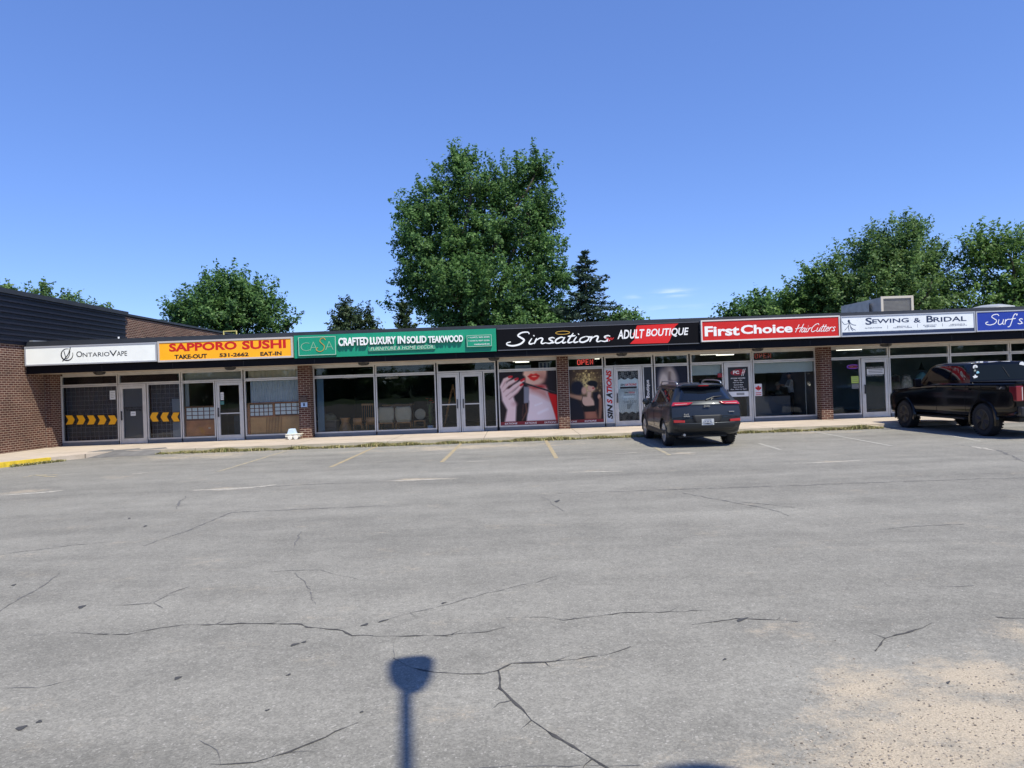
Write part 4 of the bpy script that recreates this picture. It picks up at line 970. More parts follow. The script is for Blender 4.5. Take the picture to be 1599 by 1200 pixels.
# ---- dark grey SUV, seen from behind
def suv():
    t = empty('parked_car', (4.93, 18.12, 0), 'dark grey compact sport utility car parked nose-in, its rear and red lamps facing the viewer', 'car')
    # ring points: under, sill, lower side, mid, shoulder, belt, glass top, roof edge, roof centre
    def st(y, zs, xs, ys=None): return [(xs[i], y + (ys[i] if ys else 0), zs[i]) for i in range(9)]
    S = [
     st(0.0, (.42, .44, .56, .78, 1.04, 1.16, 1.50, 1.585, 1.605), (0, .72, .84, .87, .86, .80, .60, .52, 0), (.22, .16, .05, .03, .08, .13, .44, .42, .38)),
     st(.22, (.30, .32, .52, .78, 1.05, 1.16, 1.51, 1.60, 1.64), (0, .78, .905, .92, .90, .835, .635, .55, 0), (.2, .1, .03, 0, .06, .08, .3, .26, .2)),
     st(.75, (.25, .28, .50, .78, 1.04, 1.14, 1.52, 1.61, 1.655), (0, .80, .925, .935, .91, .85, .655, .575, 0)),
     st(1.6, (.24, .26, .48, .76, 1.01, 1.10, 1.53, 1.63, 1.675), (0, .82, .91, .925, .91, .86, .68, .59, 0)),
     st(2.4, (.24, .26, .48, .75, .99, 1.07, 1.53, 1.625, 1.67), (0, .82, .91, .925, .91, .86, .68, .59, 0)),
     st(2.95, (.24, .26, .48, .74, .97, 1.05, 1.44, 1.55, 1.60), (0, .82, .91, .925, .90, .855, .65, .56, 0)),
     st(3.45, (.24, .26, .48, .72, .95, 1.02, 1.15, 1.19, 1.22), (0, .82, .91, .925, .89, .83, .62, .52, 0)),
     st(3.75, (.24, .28, .50, .72, .93, 1.0, 1.05, 1.08, 1.10), (0, .80, .91, .92, .88, .80, .60, .45, 0)),
     st(4.3, (.26, .30, .50, .70, .88, .94, .98, 1.0, 1.02), (0, .74, .86, .87, .82, .74, .56, .42, 0)),
     st(4.6, (.32, .36, .52, .66, .78, .82, .85, .86, .87), (0, .60, .72, .73, .70, .64, .5, .38, 0), (-.04, -.02, 0, 0, -.02, -.05, -.08, -.1, -.1)),
    ]
    L = Loft(S, 9, 5); AR = [(.93, .36, .41), (3.64, .36, .41)]
    rear = endcap(L, 0, .10); front = endcap(L, len(L.g) - 1, .08, sign=1)
    body([(L, True)], AR, rear, front).build('body', M_suv, t, local=True, smooth=38, merge=True)
    for ay, az, ar in AR:
        MB().lathe([(ar + .01, -.55), (ar + .01, .55)], (0, ay, az), 'x', 30).build('wheel_well', M_plastic, t, local=True) if False else None
    xa = lambda y, z: .925 if z > .45 else .905
    arch_ring(t, AR, xa, .015, .055, .012, M_plastic)
    MB().box(-.62, .62, .45, 4.2, .24, .5).build('underbody', M_plastic, t, local=True)
    for s in (-1, 1):
        MB().box(min(s * .62, s * .64), max(s * .62, s * .64), .48, 1.38, .25, .8).box(min(s * .62, s * .64), max(s * .62, s * .64), 3.2, 4.08, .25, .8).build('wheel_well', M_plastic, t, local=True)
        for y in (.93, 3.64): wheel(t, s * .80, y, .36, .235, s, M_rim, 5)
        # side glass
        for (a0, a1, a2, a3) in ((1.35, 2.32, 2.4, 1.75), (2.45, 3.55, 3.5, 2.52), (3.68, 5.35, 4.72, 3.62)):
            MB().grid(L.patch(((a0, 5.12), (a1, 5.12), (a2, 5.95), (a3, 5.95)), s, .006, 10, .05)).build('side_window', M_carglass, t, local=True, smooth=True)
        b = MB()
        for ab in (((2.42, 2.2), (2.42, 5.0)), ((3.62, 2.0), (3.62, 5.0)), ((5.25, 2.1), (5.2, 4.7)), ((2.42, 2.05), (3.6, 2.0), (5.25, 2.05))): L.line(ab, s, .001, .004, b)
        b.build('door_seam', M_black, t, local=True)
        sl = MB(); sl.grid(L.patch(((2.0, 1.0), (5.9, 1.0), (5.9, 1.75), (2.0, 1.75)), s, .012, 8)); sl.build('sill_trim', M_plastic, t, local=True, smooth=True)
        for a in (2.75, 3.95):
            p = L.at(a, 4.2); MB().cbox((s * (p.x + .03), p.y, p.z), (.03, .2, .032)).build('door_handle', M_suv, t, local=True, bevel=.008)
        p = L.at(5.1, 5.2)
        MB().lathe([(0, -.09), (.06, -.085), (.095, -.03), (.1, .03), (.06, .08), (0, .085)], (s * (p.x + .15), p.y, p.z + .04), 'y', 14).box(min(s * p.x * .95, s * (p.x + .1)), max(s * p.x * .95, s * (p.x + .1)), p.y - .03, p.y + .03, p.z - .02, p.z + .03).build('mirror', M_suv, t, local=True, smooth=40)
        rl = catmull([(s * .58, .62, 1.615), (s * .575, .75, 1.685), (s * .6, 1.6, 1.72), (s * .6, 2.35, 1.715), (s * .585, 2.6, 1.62)], 6)
        MB().tube(rl, .018, 8).build('roof_rail', mat('rail_silver', (.5, .5, .5), .3, .8), t, local=True, smooth=True)
    # rear end: helper on the end ring, u across (-1..1), b = ring position
    def RP(u, b, off=.0):
        p = L.at(0, b); return (p.x * u, p.y - .10 * (1 - u * u) - off, p.z)
    def rpatch(name, pts, m, off, n=10, parent=t):
        bl, br, tr, tl = [Vector(q) for q in pts]; rows = []
        for i in range(n + 1):
            v = i / n; rows.append([RP(*(lambda p: (p.x, p.y, off))((bl * (1 - j / n) + br * (j / n)) * (1 - v) + (tl * (1 - j / n) + tr * (j / n)) * v)) for j in range(n + 1)])
        b = MB().grid(rows); b.grid([[RP(0, 0, 0), RP(0, 0, 0)], [RP(0, 0, 0), RP(0, 0, 0)]]) if False else None
        me = b.mesh(name); o = finish(name, me, m, parent, True, True)
        so = o.modifiers.new('thick', 'SOLIDIFY'); so.thickness = .03; so.offset = 0; return o
    rpatch('rear_window', ((-.84, 5.15), (.84, 5.15), (.86, 6.1), (-.86, 6.1)), M_carglass, .004)
    for s in (-1, 1):
        o = rpatch('tail_lamp', ((s * 1.03, 4.35), (s * .56, 4.55), (s * .42, 4.98), (s * 1.03, 5.02)), M_lamp, .02)
        rpatch('lamp_strip', ((s * .96, 4.66), (s * .62, 4.74), (s * .58, 4.82), (s * .96, 4.78)), M_lamp_pale, .036, parent=o)
        rpatch('reflector', ((s * .98, 2.48), (s * .66, 2.48), (s * .66, 2.72), (s * .98, 2.78)), M_lamp, .022)
    rpatch('bumper', ((-1.0, 1.6), (1.0, 1.6), (1.0, 2.42), (-1.0, 2.42)), M_suv, .035)
    rpatch('bumper_trim', ((-.98, .75), (.98, .75), (1.0, 1.62), (-1.0, 1.62)), M_plastic, .02)
    rpatch('plate_recess', ((-.36, 2.44), (.36, 2.44), (.44, 3.2), (-.44, 3.2)), M_plastic, .012)
    b = MB()
    for ab in (((-.98, 3.0), (-.45, 3.12), (.45, 3.12), (.98, 3.0)), ((-.95, 4.3), (-.5, 4.42), (.5, 4.42), (.95, 4.3))):
        pp = []
        for i in range(len(ab) - 1):
            for k in range(8):
                q = k / 8; pp.append(RP(ab[i][0] * (1 - q) + ab[i + 1][0] * q, ab[i][1] * (1 - q) + ab[i + 1][1] * q, .003))
        b.tube(pp, .006, 5)
    b.build('tailgate_seam', M_black, t, local=True)
    yp = RP(0, 2.8)[1] - .035; zp = .66
    pl = MB().box(-.155, .155, yp - .006, yp, zp - .078, zp + .078).build('number_plate', M_plate, t, local=True, bevel=.002)
    b = MB(); xx = -.12
    for i, wd_ in enumerate((.028, .03, .026, .03, .028, .03, .026)):
        b.box(xx, xx + wd_ * .35, yp - .009, yp - .0065, zp - .035, zp + .03).box(xx + wd_ * .36, xx + wd_, yp - .009, yp - .0065, zp - .035 + .04 * (i % 2), zp - .02 + .04 * (i % 2)); xx += .034
    b.box(-.09, .09, yp - .009, yp - .0065, zp + .045, zp + .06); b.box(-.13, .13, yp - .009, yp - .0065, zp - .066, zp - .055); b.build('plate_print', M_plate_ink, pl, local=True)
    q = RP(0, 4.35, .035); lw = q[1] - .0
    text('Jeep', M_chrome, t, None, None, 18.12 + lw, 'badge', .03, dims=(4.93 - .085, 1.03, 4.93 + .085, 1.095), depth=.02)
    q = RP(-.62, 3.3, .035); text('4x4', M_chrome, t, None, None, 18.12 + q[1], 'badge', .02, dims=(4.93 - .6, q[2] - .02, 4.93 - .47, q[2] + .035), depth=.02)
    MB().box(-.6, -.44, q[1] - .015, q[1] + .02, q[2] - .055, q[2] - .03).build('badge', M_chrome, t, local=True)
    q = RP(.74, 3.45, .03); MB().box(.56, .7, q[1] - .015, q[1] + .02, q[2] - .01, q[2] + .015).build('badge', M_chrome, t, local=True, bevel=.004)
    a = RP(.02, 5.2, .03); c = RP(.62, 5.42, .03); MB().tube([a, tuple((Vector(a) + Vector(c)) / 2 + Vector((0, -.02, .03))), c], [.02, .015, .008], 6).build('wiper', M_plastic, t, local=True)
    sp = MB(); rows = []
    for (b_, dy, dz) in ((6.3, -.03, -.01), (6.9, -.13, .012), (7.3, -.10, .03), (7.6, .25, .035)):
        rows.append([(lambda p: (p[0] * .98, p[1] + dy, p[2] + dz))(RP(j / 6 - 1, b_)) for j in range(13)])
    so = sp.grid(rows).build('spoiler', M_suv, t, local=True, smooth=True); so.modifiers.new('t', 'SOLIDIFY').thickness = .03
    MB().box(-.13, .13, RP(0, 6.9)[1] - .135, RP(0, 6.9)[1] - .12, 1.573, 1.588).build('brake_lamp', M_lamp, so, local=True)
    # windscreen and bonnet side are out of sight but complete
    rows = [[(L.at(a, 8).x + x, (L.at(a, 8).y), 0) for x in (0, 0)] for a in (5, 6)]
    ws = []
    for i in range(7):
        a = 5.08 + .85 * i / 6; r = []
        for j in range(-6, 7):
            q = L.at(a, 8 - abs(j) / 6 * 1.6) + Vector((0, .006, .008)); r.append(((1 if j > 0 else -1) * q.x, q.y, q.z))
        ws.append(r)
    MB().grid(ws).build('windscreen', M_carglass, t, local=True, smooth=True)
    MB().lathe([(.035, 0), (.035, .18)], (-.55, .12, .33), 'y', 10).build('exhaust', M_steel, t, local=True)
    an = catmull([(0, .5, 1.66), (0, .42, 1.72), (0, .36, 1.73)], 4); MB().tube(an, [.03] * 4 + [.02] * 4 + [.008], 6).build('antenna', M_black, t, local=True)
suv()

# ---- black pickup truck, seen from its rear left corner
def pickup():
    t = empty('pickup_truck', (13.27, 17.35, 0), 'black crew-cab pickup truck with dark wheels and white stickers on its rear window', 'pickup truck')
    AR = [(1.22, .42, .50), (4.91, .42, .50)]
    def st(y, zs, xs, ys=None): return [(xs[i], y + (ys[i] if ys else 0), zs[i]) for i in range(8)]
    # lower body: under, sill, low, mid, crease, shoulder, rail, centre
    z0 = (.46, .48, .62, .88, 1.12, 1.28, 1.385, 1.39)
    S = [st(.0, (.60, .61, .70, .9, 1.12, 1.28, 1.39, 1.395), (0, .90, .955, .97, .97, .955, .93, 0)),
         st(.25, (.5, .52, .66, .88, 1.12, 1.28, 1.39, 1.395), (0, .92, .985, .995, .99, .97, .945, 0)),
         st(1.22, (.46, .48, .64, .88, 1.12, 1.28, 1.385, 1.39), (0, .92, 1.0, 1.01, 1.0, .975, .95, 0)),
         st(2.2, z0, (0, .90, .985, 1.0, .99, .97, .945, 0)), st(3.2, z0, (0, .90, .985, 1.0, .99, .97, .945, 0)),
         st(4.1, (.46, .48, .62, .88, 1.10, 1.24, 1.31, 1.36), (0, .90, .985, 1.0, .99, .96, .90, 0)),
         st(4.9, (.46, .48, .64, .88, 1.08, 1.2, 1.27, 1.34), (0, .92, 1.0, 1.01, .995, .95, .86, 0)),
         st(5.6, (.46, .48, .64, .86, 1.04, 1.16, 1.22, 1.27), (0, .9, .98, .99, .98, .92, .82, 0)),
         st(5.86, (.5, .52, .66, .84, 1.0, 1.1, 1.16, 1.2), (0, .82, .92, .94, .93, .88, .78, 0))]
    L = Loft(S, 9, 5)
    body([(L, True)], AR, endcap(L, 0, .02), endcap(L, len(L.g) - 1, .08, sign=1)).build('body', M_truck, t, local=True, smooth=38, merge=True)
    # cab: belt, lower glass, upper glass, drip, roof edge, centre
    def sc(y, zs, xs, ys): return [(xs[i], y + ys[i], zs[i]) for i in range(6)]
    C = [sc(1.82, (1.37, 1.42, 1.80, 1.885, 1.92, 1.945), (.955, .94, .82, .775, .70, 0), (-.05, -.04, .12, .15, .16, .16)),
         sc(2.3, (1.37, 1.42, 1.82, 1.90, 1.945, 1.97), (.965, .95, .835, .79, .71, 0), (0, 0, 0, 0, 0, 0)),
         sc(3.1, (1.36, 1.41, 1.82, 1.905, 1.95, 1.98), (.965, .95, .84, .795, .72, 0), (0, 0, 0, 0, 0, 0)),
         sc(3.75, (1.34, 1.39, 1.75, 1.83, 1.88, 1.92), (.965, .945, .82, .77, .70, 0), (0, 0, 0, 0, 0, 0)),
         sc(4.35, (1.29, 1.33, 1.42, 1.45, 1.47, 1.50), (.93, .91, .83, .78, .70, 0), (0, 0, 0, 0, 0, .02)),
         sc(4.6, (1.24, 1.26, 1.29, 1.30, 1.31, 1.33), (.9, .88, .82, .77, .68, 0), (0, 0, 0, 0, 0, .02))]
    K = Loft(C, 9, 6)
    body([(K, False)], [], endcap(K, 0, .05)).build('cab', M_truck, t, local=True, smooth=38, merge=True)
    MB().box(-.7, .7, .3, 5.5, .40, .62).build('chassis', M_plastic, t, local=True)
    xa = lambda y, z: 1.0
    arch_ring(t, AR, xa, .02, .075, .03, M_truck, 'fender_flare')
    for s in (-1, 1):
        MB().box(min(s * .66, s * .68), max(s * .66, s * .68), .68, 1.76, .42, 1.05).box(min(s * .66, s * .68), max(s * .66, s * .68), 4.36, 5.45, .42, 1.05).build('wheel_well', M_plastic, t, local=True)
        for y in (1.22, 4.91): wheel(t, s * .885, y, .43, .29, s, M_rim_dark, 6, .62)
        for (a0, a1, a2, a3) in ((.42, 1.42, 1.42, .62), (1.52, 3.3, 2.9, 1.52)):
            MB().grid(K.patch(((a0, 1.15), (a1, 1.15), (a2, 2.2), (a3, 2.2)), s, .006, 10, .05)).build('side_window', M_carglass, t, local=True, smooth=True)
        b = MB()
        for ab in (((2.08, 1.9), (2.08, 6.0)), ((2.72, 1.9), (2.72, 6.0)), ((4.05, 1.9), (4.05, 5.8)), ((2.1, 1.9), (3.0, 1.9), (4.0, 1.9))): L.line(ab, s, .001, .005, b)
        b.build('door_seam', mat('seam_dark', (.001, .001, .001), .8), t, local=True)
        for a in (2.62, 3.35):
            p = L.at(a, 4.6); MB().cbox((s * (p.x + .028), p.y, p.z), (.035, .2, .04)).build('door_handle', M_truck, t, local=True, bevel=.01)
        MB().box(min(s * .86, s * 1.03), max(s * .86, s * 1.03), 1.95, 4.2, .40, .45).build('running_board', M_plastic, t, local=True, bevel=.012)
        MB().cbox((s * 1.13, 3.95, 1.40), (.2, .12, .26)).cbox((s * .99, 3.97, 1.33), (.14, .06, .05)).build('mirror', M_truck, t, local=True, bevel=.02)
        tl = MB().box(min(s * .80, s * .985), max(s * .80, s * .985), -.022, .24, .93, 1.31).build('tail_lamp', mat('truck_lamp', (.17, .006, .012), .15, coat=1.0), t, local=True, bevel=.02)
        MB().box(min(s * .83, s * .845), max(s * .83, s * .845), -.027, -.0225, .96, 1.28).build('lamp_strip', mat('lens_white', (.6, .55, .55), .15, coat=1), tl, local=True)
        q = L.at(.55, 5.0); text('4X4', mat('badge_grey', (.4, .4, .4), .4, .3), t, None, None, 17.35, 'badge', .02, dims=(0, 0, .1, .1)) if False else None
    # raised character line and badge on the near bed side
    bx = L.at(.42, 5.35)
    b = MB().box(-bx.x - .008, -bx.x + .02, .36, .66, 1.225, 1.3); b.build('badge_plate', mat('badge_dark', (.03, .03, .033), .5), t, local=True)
    b = MB(); b.tube([(-bx.x - .012, .47, 1.235), (-bx.x - .012, .55, 1.29)], .011, 5); b.tube([(-bx.x - .012, .55, 1.235), (-bx.x - .012, .47, 1.29)], .011, 5); b.build('badge', M_chrome, t, local=True)
    MB().box(-.95, .95, -.14, .06, .56, .80).build('bumper', mat('bumper_dark', (.035, .035, .04), .3, .6, coat=.5), t, local=True, bevel=.035)
    MB().box(-.62, .62, -.004, .012, .86, .90).box(-.8, .8, -.03, .05, 1.30, 1.36).build('tailgate_trim', M_truck, t, local=True, bevel=.004)
    MB().slab([(-.93, .04), (.93, .04), (.93, 1.84), (-.93, 1.84)], 1.397, 1.425).build('bed_cover', mat('bed_cover', (.006, .006, .007), .7, spec=.15), t, local=True, bevel=.008)
    MB().cbox((0, -.15, .5), (.08, .2, .08)).build('tow_hitch', M_plastic, t, local=True)
    # rear glass with its stickers
    def RP(u, b, off=0):
        p = K.at(0, b); return (p.x * u, p.y - .05 * (1 - u * u) - off, p.z)
    def rp(name, u0, u1, b0, b1, m, off, parent=t, n=8):
        rows = [[RP(u0 + (u1 - u0) * j / n, b0 + (b1 - b0) * i / n, off) for j in range(n + 1)] for i in range(n + 1)]
        return finish(name, MB().grid(rows).mesh(name), m, parent, True, True)
    rw = rp('rear_window', -.93, .93, 1.1, 2.45, mat('rear_glass', (.008, .011, .014), .08, spec=.13), .006)
    st_ = mat('sticker_white', (.72, .73, .74), .5); sb = mat('sticker_blue', (.25, .5, .62), .5); sg = mat('sticker_grey', (.3, .32, .28), .5)
    def disc(u, b, r, m, shape=None, off=.012):
        c = Vector(RP(u, b, off)); pts = []
        n = 16 if shape is None else 10
        for i in range(n):
            th = 2 * math.pi * i / n + math.pi / 2; rr = r if shape is None else r * (1 if i % 2 == 0 else shape)
            pts.append((c.x + rr * math.cos(th), c.z + rr * math.sin(th)))
        return MB().prism(pts, c.y - .003, c.y).build('sticker', m, rw, local=True)
    disc(-.85, 2.05, .065, st_); disc(-.85, 2.05, .035, sg, .5, .0155); disc(-.86, 1.35, .075, st_, .62); disc(-.78, 1.62, .04, sb); disc(-.86, 1.75, .03, sg)
    for (u, b, r, m) in ((.72, 2.28, .07, st_), (.8, 2.2, .05, st_), (.84, 2.0, .04, sg), (.8, 1.85, .045, st_), (.9, 1.65, .04, st_), (.82, 1.3, .04, st_), (.9, 1.35, .05, st_)): disc(u, b, r, m)
    a, c = RP(.02, 2.0, .014), RP(.12, 1.3, .014); MB().tube([a, c], .008, 5).build('antenna', M_plastic, t, local=True)
    bl = MB().box(-.3, .3, RP(0, 3.5)[1] + .04, RP(0, 3.5)[1] + .09, 1.885, 1.945).build('brake_lamp', st_, t, local=True, bevel=.01)
    MB().box(-.1, .1, RP(0, 3.5)[1] + .03, RP(0, 3.5)[1] + .0395, 1.89, 1.94).build('lens', M_lamp, bl, local=True)
    MB().cbox((-.5, 1.98, 1.945), (.09, .06, .035)).cbox((-.58, 2.02, 1.945), (.06, .06, .03)).build('roof_lamp', st_, t, local=True)
    ws = []
    for i in range(7):
        a_ = 2.95 + .98 * i / 6; r = []
        for j in range(-6, 7):
            q = K.at(a_, 5 - abs(j) / 6 * 1.3) + Vector((0, .006, .008)); r.append(((1 if j > 0 else -1) * q.x, q.y, q.z))
        ws.append(r)
    MB().grid(ws).build('windscreen', M_carglass, t, local=True, smooth=True)
pickup()

# ------------------------------------------------------------------ printed artwork on the shop windows
class Art:
    def __init__(s, x0, x1, z0, z1, n=110, bg=(20, 16, 18)):
        s.x0, s.x1, s.z0, s.z1 = x0, x1, z0, z1; s.nx = n; s.ny = max(8, int(n * (z1 - z0) / (x1 - x0)))
        u, v = np.meshgrid(np.linspace(0, 1, s.nx + 1), np.linspace(0, 1, s.ny + 1)); s.u, s.v = u, v; s.asp = (z1 - z0) / (x1 - x0)
        s.c = np.tile(np.array(bg, float), (s.ny + 1, s.nx + 1, 1))
    def put(s, m, col):
        m = np.clip(m, 0, 1)[..., None]; s.c = s.c * (1 - m) + np.array(col, float) * m; return s
    def ell(s, cx, cy, rx, ry, col, soft=.12, rot=0, k=1.0):
        dx, dy = s.u - cx, (s.v - cy) * s.asp; ca, sa = math.cos(rot), math.sin(rot); a, b = dx * ca + dy * sa, -dx * sa + dy * ca
        d = np.sqrt((a / rx) ** 2 + (b / (ry * s.asp)) ** 2); return s.put(k * (1 + soft - d) / (2 * soft), col)
    def poly(s, pts, col, soft=.012, k=1.0):
        px, py = s.u, s.v; ins = np.zeros_like(px, bool); dist = np.full_like(px, 9.0); n = len(pts)
        for i in range(n):
            (x1, y1), (x2, y2) = pts[i], pts[(i + 1) % n]
            if y1 != y2:
                c = ((y1 > py) != (y2 > py)) & (px < (x2 - x1) * (py - y1) / (y2 - y1) + x1); ins ^= c
            ex, ey = x2 - x1, (y2 - y1) * s.asp; wx, wy = px - x1, (py - y1) * s.asp; t = np.clip((wx * ex + wy * ey) / (ex * ex + ey * ey + 1e-9), 0, 1)
            dist = np.minimum(dist, np.hypot(wx - ex * t, wy - ey * t))
        return s.put(k * (.5 + np.where(ins, dist, -dist) / (2 * soft)), col)
    def line(s, pts, w, col, soft=.008, k=1.0):
        ws = w if isinstance(w, (list, tuple)) else [w] * len(pts); m = np.zeros_like(s.u)
        for i in range(len(pts) - 1):
            (x1, y1), (x2, y2) = pts[i], pts[i + 1]; ex, ey = x2 - x1, (y2 - y1) * s.asp; wx, wy = s.u - x1, (s.v - y1) * s.asp
            t = np.clip((wx * ex + wy * ey) / (ex * ex + ey * ey + 1e-9), 0, 1); d = np.hypot(wx - ex * t, wy - ey * t)
            m = np.maximum(m, .5 + (ws[i] * (1 - t) + ws[i + 1] * t - d) / (2 * soft))
        return s.put(np.clip(m, 0, 1) * k, col)
    def build(s, name, parent, y, rough=.35):
        X = s.x0 + s.u * (s.x1 - s.x0); Z = s.z1 - s.v * (s.z1 - s.z0); b = MB()
        b.grid([[(X[i, j], y, Z[i, j]) for j in range(s.nx + 1)] for i in range(s.ny + 1)])
        b.box(s.x0, s.x1, y + .0015, y + .003, s.z0, s.z1)
        me = b.mesh(name, fix=False); at = me.color_attributes.new('print', 'FLOAT_COLOR', 'POINT'); c = np.clip(s.c, 0, 255) / 255
        l = np.minimum(1.38 * np.where(c <= .04045, c / 12.92, ((c + .055) / 1.055) ** 2.4), .88).reshape(-1, 3); full = np.ones((len(me.vertices), 4)); full[:len(l), :3] = l; full[len(l):, :3] = .5
        at.data.foreach_set('color', full.ravel().astype(np.float32))
        if 'printed' not in MC:
            g = NT('printed'); a = g.n('VertexColor'); a.layer_name = 'print'; g.col(a.outputs[0]); g.b.inputs['Roughness'].default_value = rough; g.b.inputs['Specular IOR Level'].default_value = .3
        return finish(name, me, MC['printed'], parent)
M_band = mat('poster_band', lin((128, 18, 34)), .4)
def band(p, x0, x1, z0, z1, y, words, first=0.0):
    b = box('poster_band', M_band, p, x0, x1, y - .002, y - .0005, z0, z1); h = z1 - z0
    for a, c, t in words:
        text(t, K_white, b, None, None, y - .0022, 'lettering', .02, .15, .002, dims=(x0 + (x1 - x0) * a, z0 + h * .22, x0 + (x1 - x0) * c, z0 + h * .74))
yP = YG - .008
# lips, hand and dark hair
x0, x1 = w['sin_a']; z0, z1 = ZW + .182, ZTR - .052
s = empty('window_poster', ((x0 + x1) / 2, yP, z0), 'large window poster of red lips and a pale hand holding a thin black rod', 'poster', 'posters in the shop windows')
a = Art(x0 + .002, x1 - .002, z0 + .13, z1, 120, (24, 14, 16))
n = lambda x, y: ((x - 85) / 925, (y - 190) / 790)
N = lambda *q: [n(x, y) for x, y in q]
a.ell(*n(640, 150), .25, .34, (205, 168, 152), .10); a.ell(*n(760, 300), .12, .14, (150, 95, 85), .6, k=.6)
a.poly(N((560, 440), (700, 400), (840, 420), (880, 600), (1010, 980), (500, 985), (530, 700)), (202, 188, 192), .02)
a.poly(N((560, 440), (660, 420), (850, 490), (880, 660), (700, 560), (590, 520)), (176, 128, 122), .05)
a.ell(*n(720, 440), .16, .045, (150, 40, 38), .5, k=.8); a.ell(*n(640, 350), .17, .07, (196, 160, 145), .3, k=.9)
a.poly(N((860, 190), (1010, 190), (1010, 560), (900, 500), (830, 400), (870, 300)), (26, 15, 18), .03)
a.poly(N((865, 540), (1010, 575), (1010, 985), (985, 985), (930, 760)), (186, 12, 14), .012)
a.line(N((650, 735), (760, 700)), .006, (215, 215, 222), .02, .8); a.line(N((700, 860), (850, 800)), .01, (224, 222, 230), .03, .7)
for q in (((430, 190), (400, 300), (430, 420), (380, 620), (330, 990)), ((455, 300), (440, 520), (430, 760), (440, 990)), ((500, 680), (480, 820), (420, 985)), ((400, 600), (370, 800), (390, 985))):
    a.line(N(*q), .055, (22, 13, 15), .02)
a.line(N((500, 700), (510, 830), (440, 960)), .012, (120, 80, 62), .012, .7); a.line(N((460, 720), (440, 900)), .008, (90, 55, 45), .012, .7)
a.poly(N((478, 430), (560, 440), (550, 690), (470, 695)), (112, 114, 126), .01)
a.poly(N((545, 272), (600, 228), (640, 240), (685, 226), (742, 266), (705, 318), (645, 346), (590, 322)), (188, 34, 28), .012)
a.line(N((560, 272), (640, 266), (730, 268)), .006, (110, 12, 14), .008); a.ell(*n(650, 274), .045, .012, (225, 150, 130), .4)
sk = (206, 182, 182)
a.poly(N((100, 420), (180, 380), (300, 560), (350, 720), (330, 985), (150, 985), (195, 790), (120, 640)), sk, .02)
for q, wd_ in ((((130, 420), (180, 320), (265, 275)), .042), (((150, 470), (250, 370), (365, 312)), .042), (((190, 540), (330, 430), (470, 335)), .044), (((240, 590), (360, 500), (450, 405)), .036)):
    a.line(N(*q), [wd_, wd_ * .95, wd_ * .6], sk, .012); a.line(N(*[(x - 4, y + 34) for x, y in q]), .006, (150, 105, 104), .012, .8)
for q in (((245, 272), (290, 265)), ((345, 315), (385, 300)), ((440, 335), (490, 310)), ((430, 408), (465, 388))): a.line(N(*q), .018, (176, 24, 34), .008)
a.ell(*n(240, 430), .05, .02, (60, 30, 30), .5, -.6, .8); a.ell(*n(320, 700), .05, .04, (170, 130, 130), .8, k=.6)
a.line(N((470, 370), (1010, 555)), .014, (30, 24, 26), .006); a.line(N((500, 372), (1000, 542)), .003, (120, 110, 108), .004, .7)
a.build('poster_print', s, yP); band(s, x0 + .002, x1 - .002, z0, z0 + .128, yP, ((.07, .29, 'SATIONS'), (.42, .63, 'SATIONS'), (.76, .97, 'SATIONS')))
# embracing couple before gold sequins
x0, x1 = w['sin_b']
s = empty('window_poster', ((x0 + x1) / 2, yP, z0), 'window poster of an embracing couple in dark clothes before gold sequins', 'poster', 'posters in the shop windows')
a = Art(x0 + .002, x1 - .002, z0 + .12, z1, 100, (30, 20, 20)); n = lambda x, y: ((x - 95) / 535, (y - 160) / 790)
a.ell(*n(400, 330), .42, .26, (120, 98, 60), .9, k=.95); a.ell(*n(360, 400), .22, .14, (190, 176, 120), .8, k=.9)
rr_ = np.random.RandomState(4)
for i in range(150):
    x, y = rr_.uniform(150, 620), rr_.uniform(165, 520); c = rr_.choice([0, 1]); a.ell(*n(x, y), rr_.uniform(.012, .03), rr_.uniform(.012, .022), ((216, 196, 130) if c else (50, 34, 26)), .5, rr_.uniform(0, 3), .75 * max(0, 1 - abs(x - 390) / 300))
a.poly(N((95, 640), (200, 620), (300, 760), (330, 950), (95, 950)), (14, 14, 28), .05)
a.ell(*n(225, 450), .19, .14, (16, 16, 32), .2); a.ell(*n(330, 495), .08, .075, (176, 140, 122), .3)
a.line(N((95, 560), (190, 590), (270, 610)), [.05, .06, .07], (158, 122, 98), .03)
a.poly(N((380, 500), (450, 520), (440, 600), (500, 680), (490, 740), (300, 745), (285, 650), (300, 590), (370, 590)), (182, 152, 134), .03)
a.ell(*n(450, 455), .12, .075, (184, 148, 130), .25, -.25); a.ell(*n(478, 462), .03, .016, (150, 50, 52), .5)
a.ell(*n(465, 385), .15, .055, (12, 10, 14), .2, .1); a.ell(*n(515, 410), .055, .06, (12, 10, 14), .3)
a.poly(N((470, 530), (560, 520), (570, 700), (540, 800), (490, 700)), (13, 12, 20), .03)
a.ell(*n(570, 600), .05, .05, (168, 128, 108), .3); a.line(N((590, 640), (585, 780), (570, 930)), [.05, .05, .04], (122, 84, 66), .03)
a.poly(N((320, 815), (510, 815), (540, 950), (330, 950)), (128, 82, 66), .04); a.ell(*n(420, 880), .1, .08, (150, 100, 80), .8, k=.6)
a.poly(N((285, 690), (340, 740), (390, 750), (480, 740), (500, 720), (505, 830), (315, 830)), (12, 10, 13), .015)
a.line(N((300, 590), (285, 660), (310, 740)), .008, (16, 12, 14), .006)
a.build('poster_print', s, yP); band(s, x0 + .002, x1 - .002, z0, z0 + .118, yP, ((.02, .19, 'ONS'), (.42, .78, 'SATIONS')))
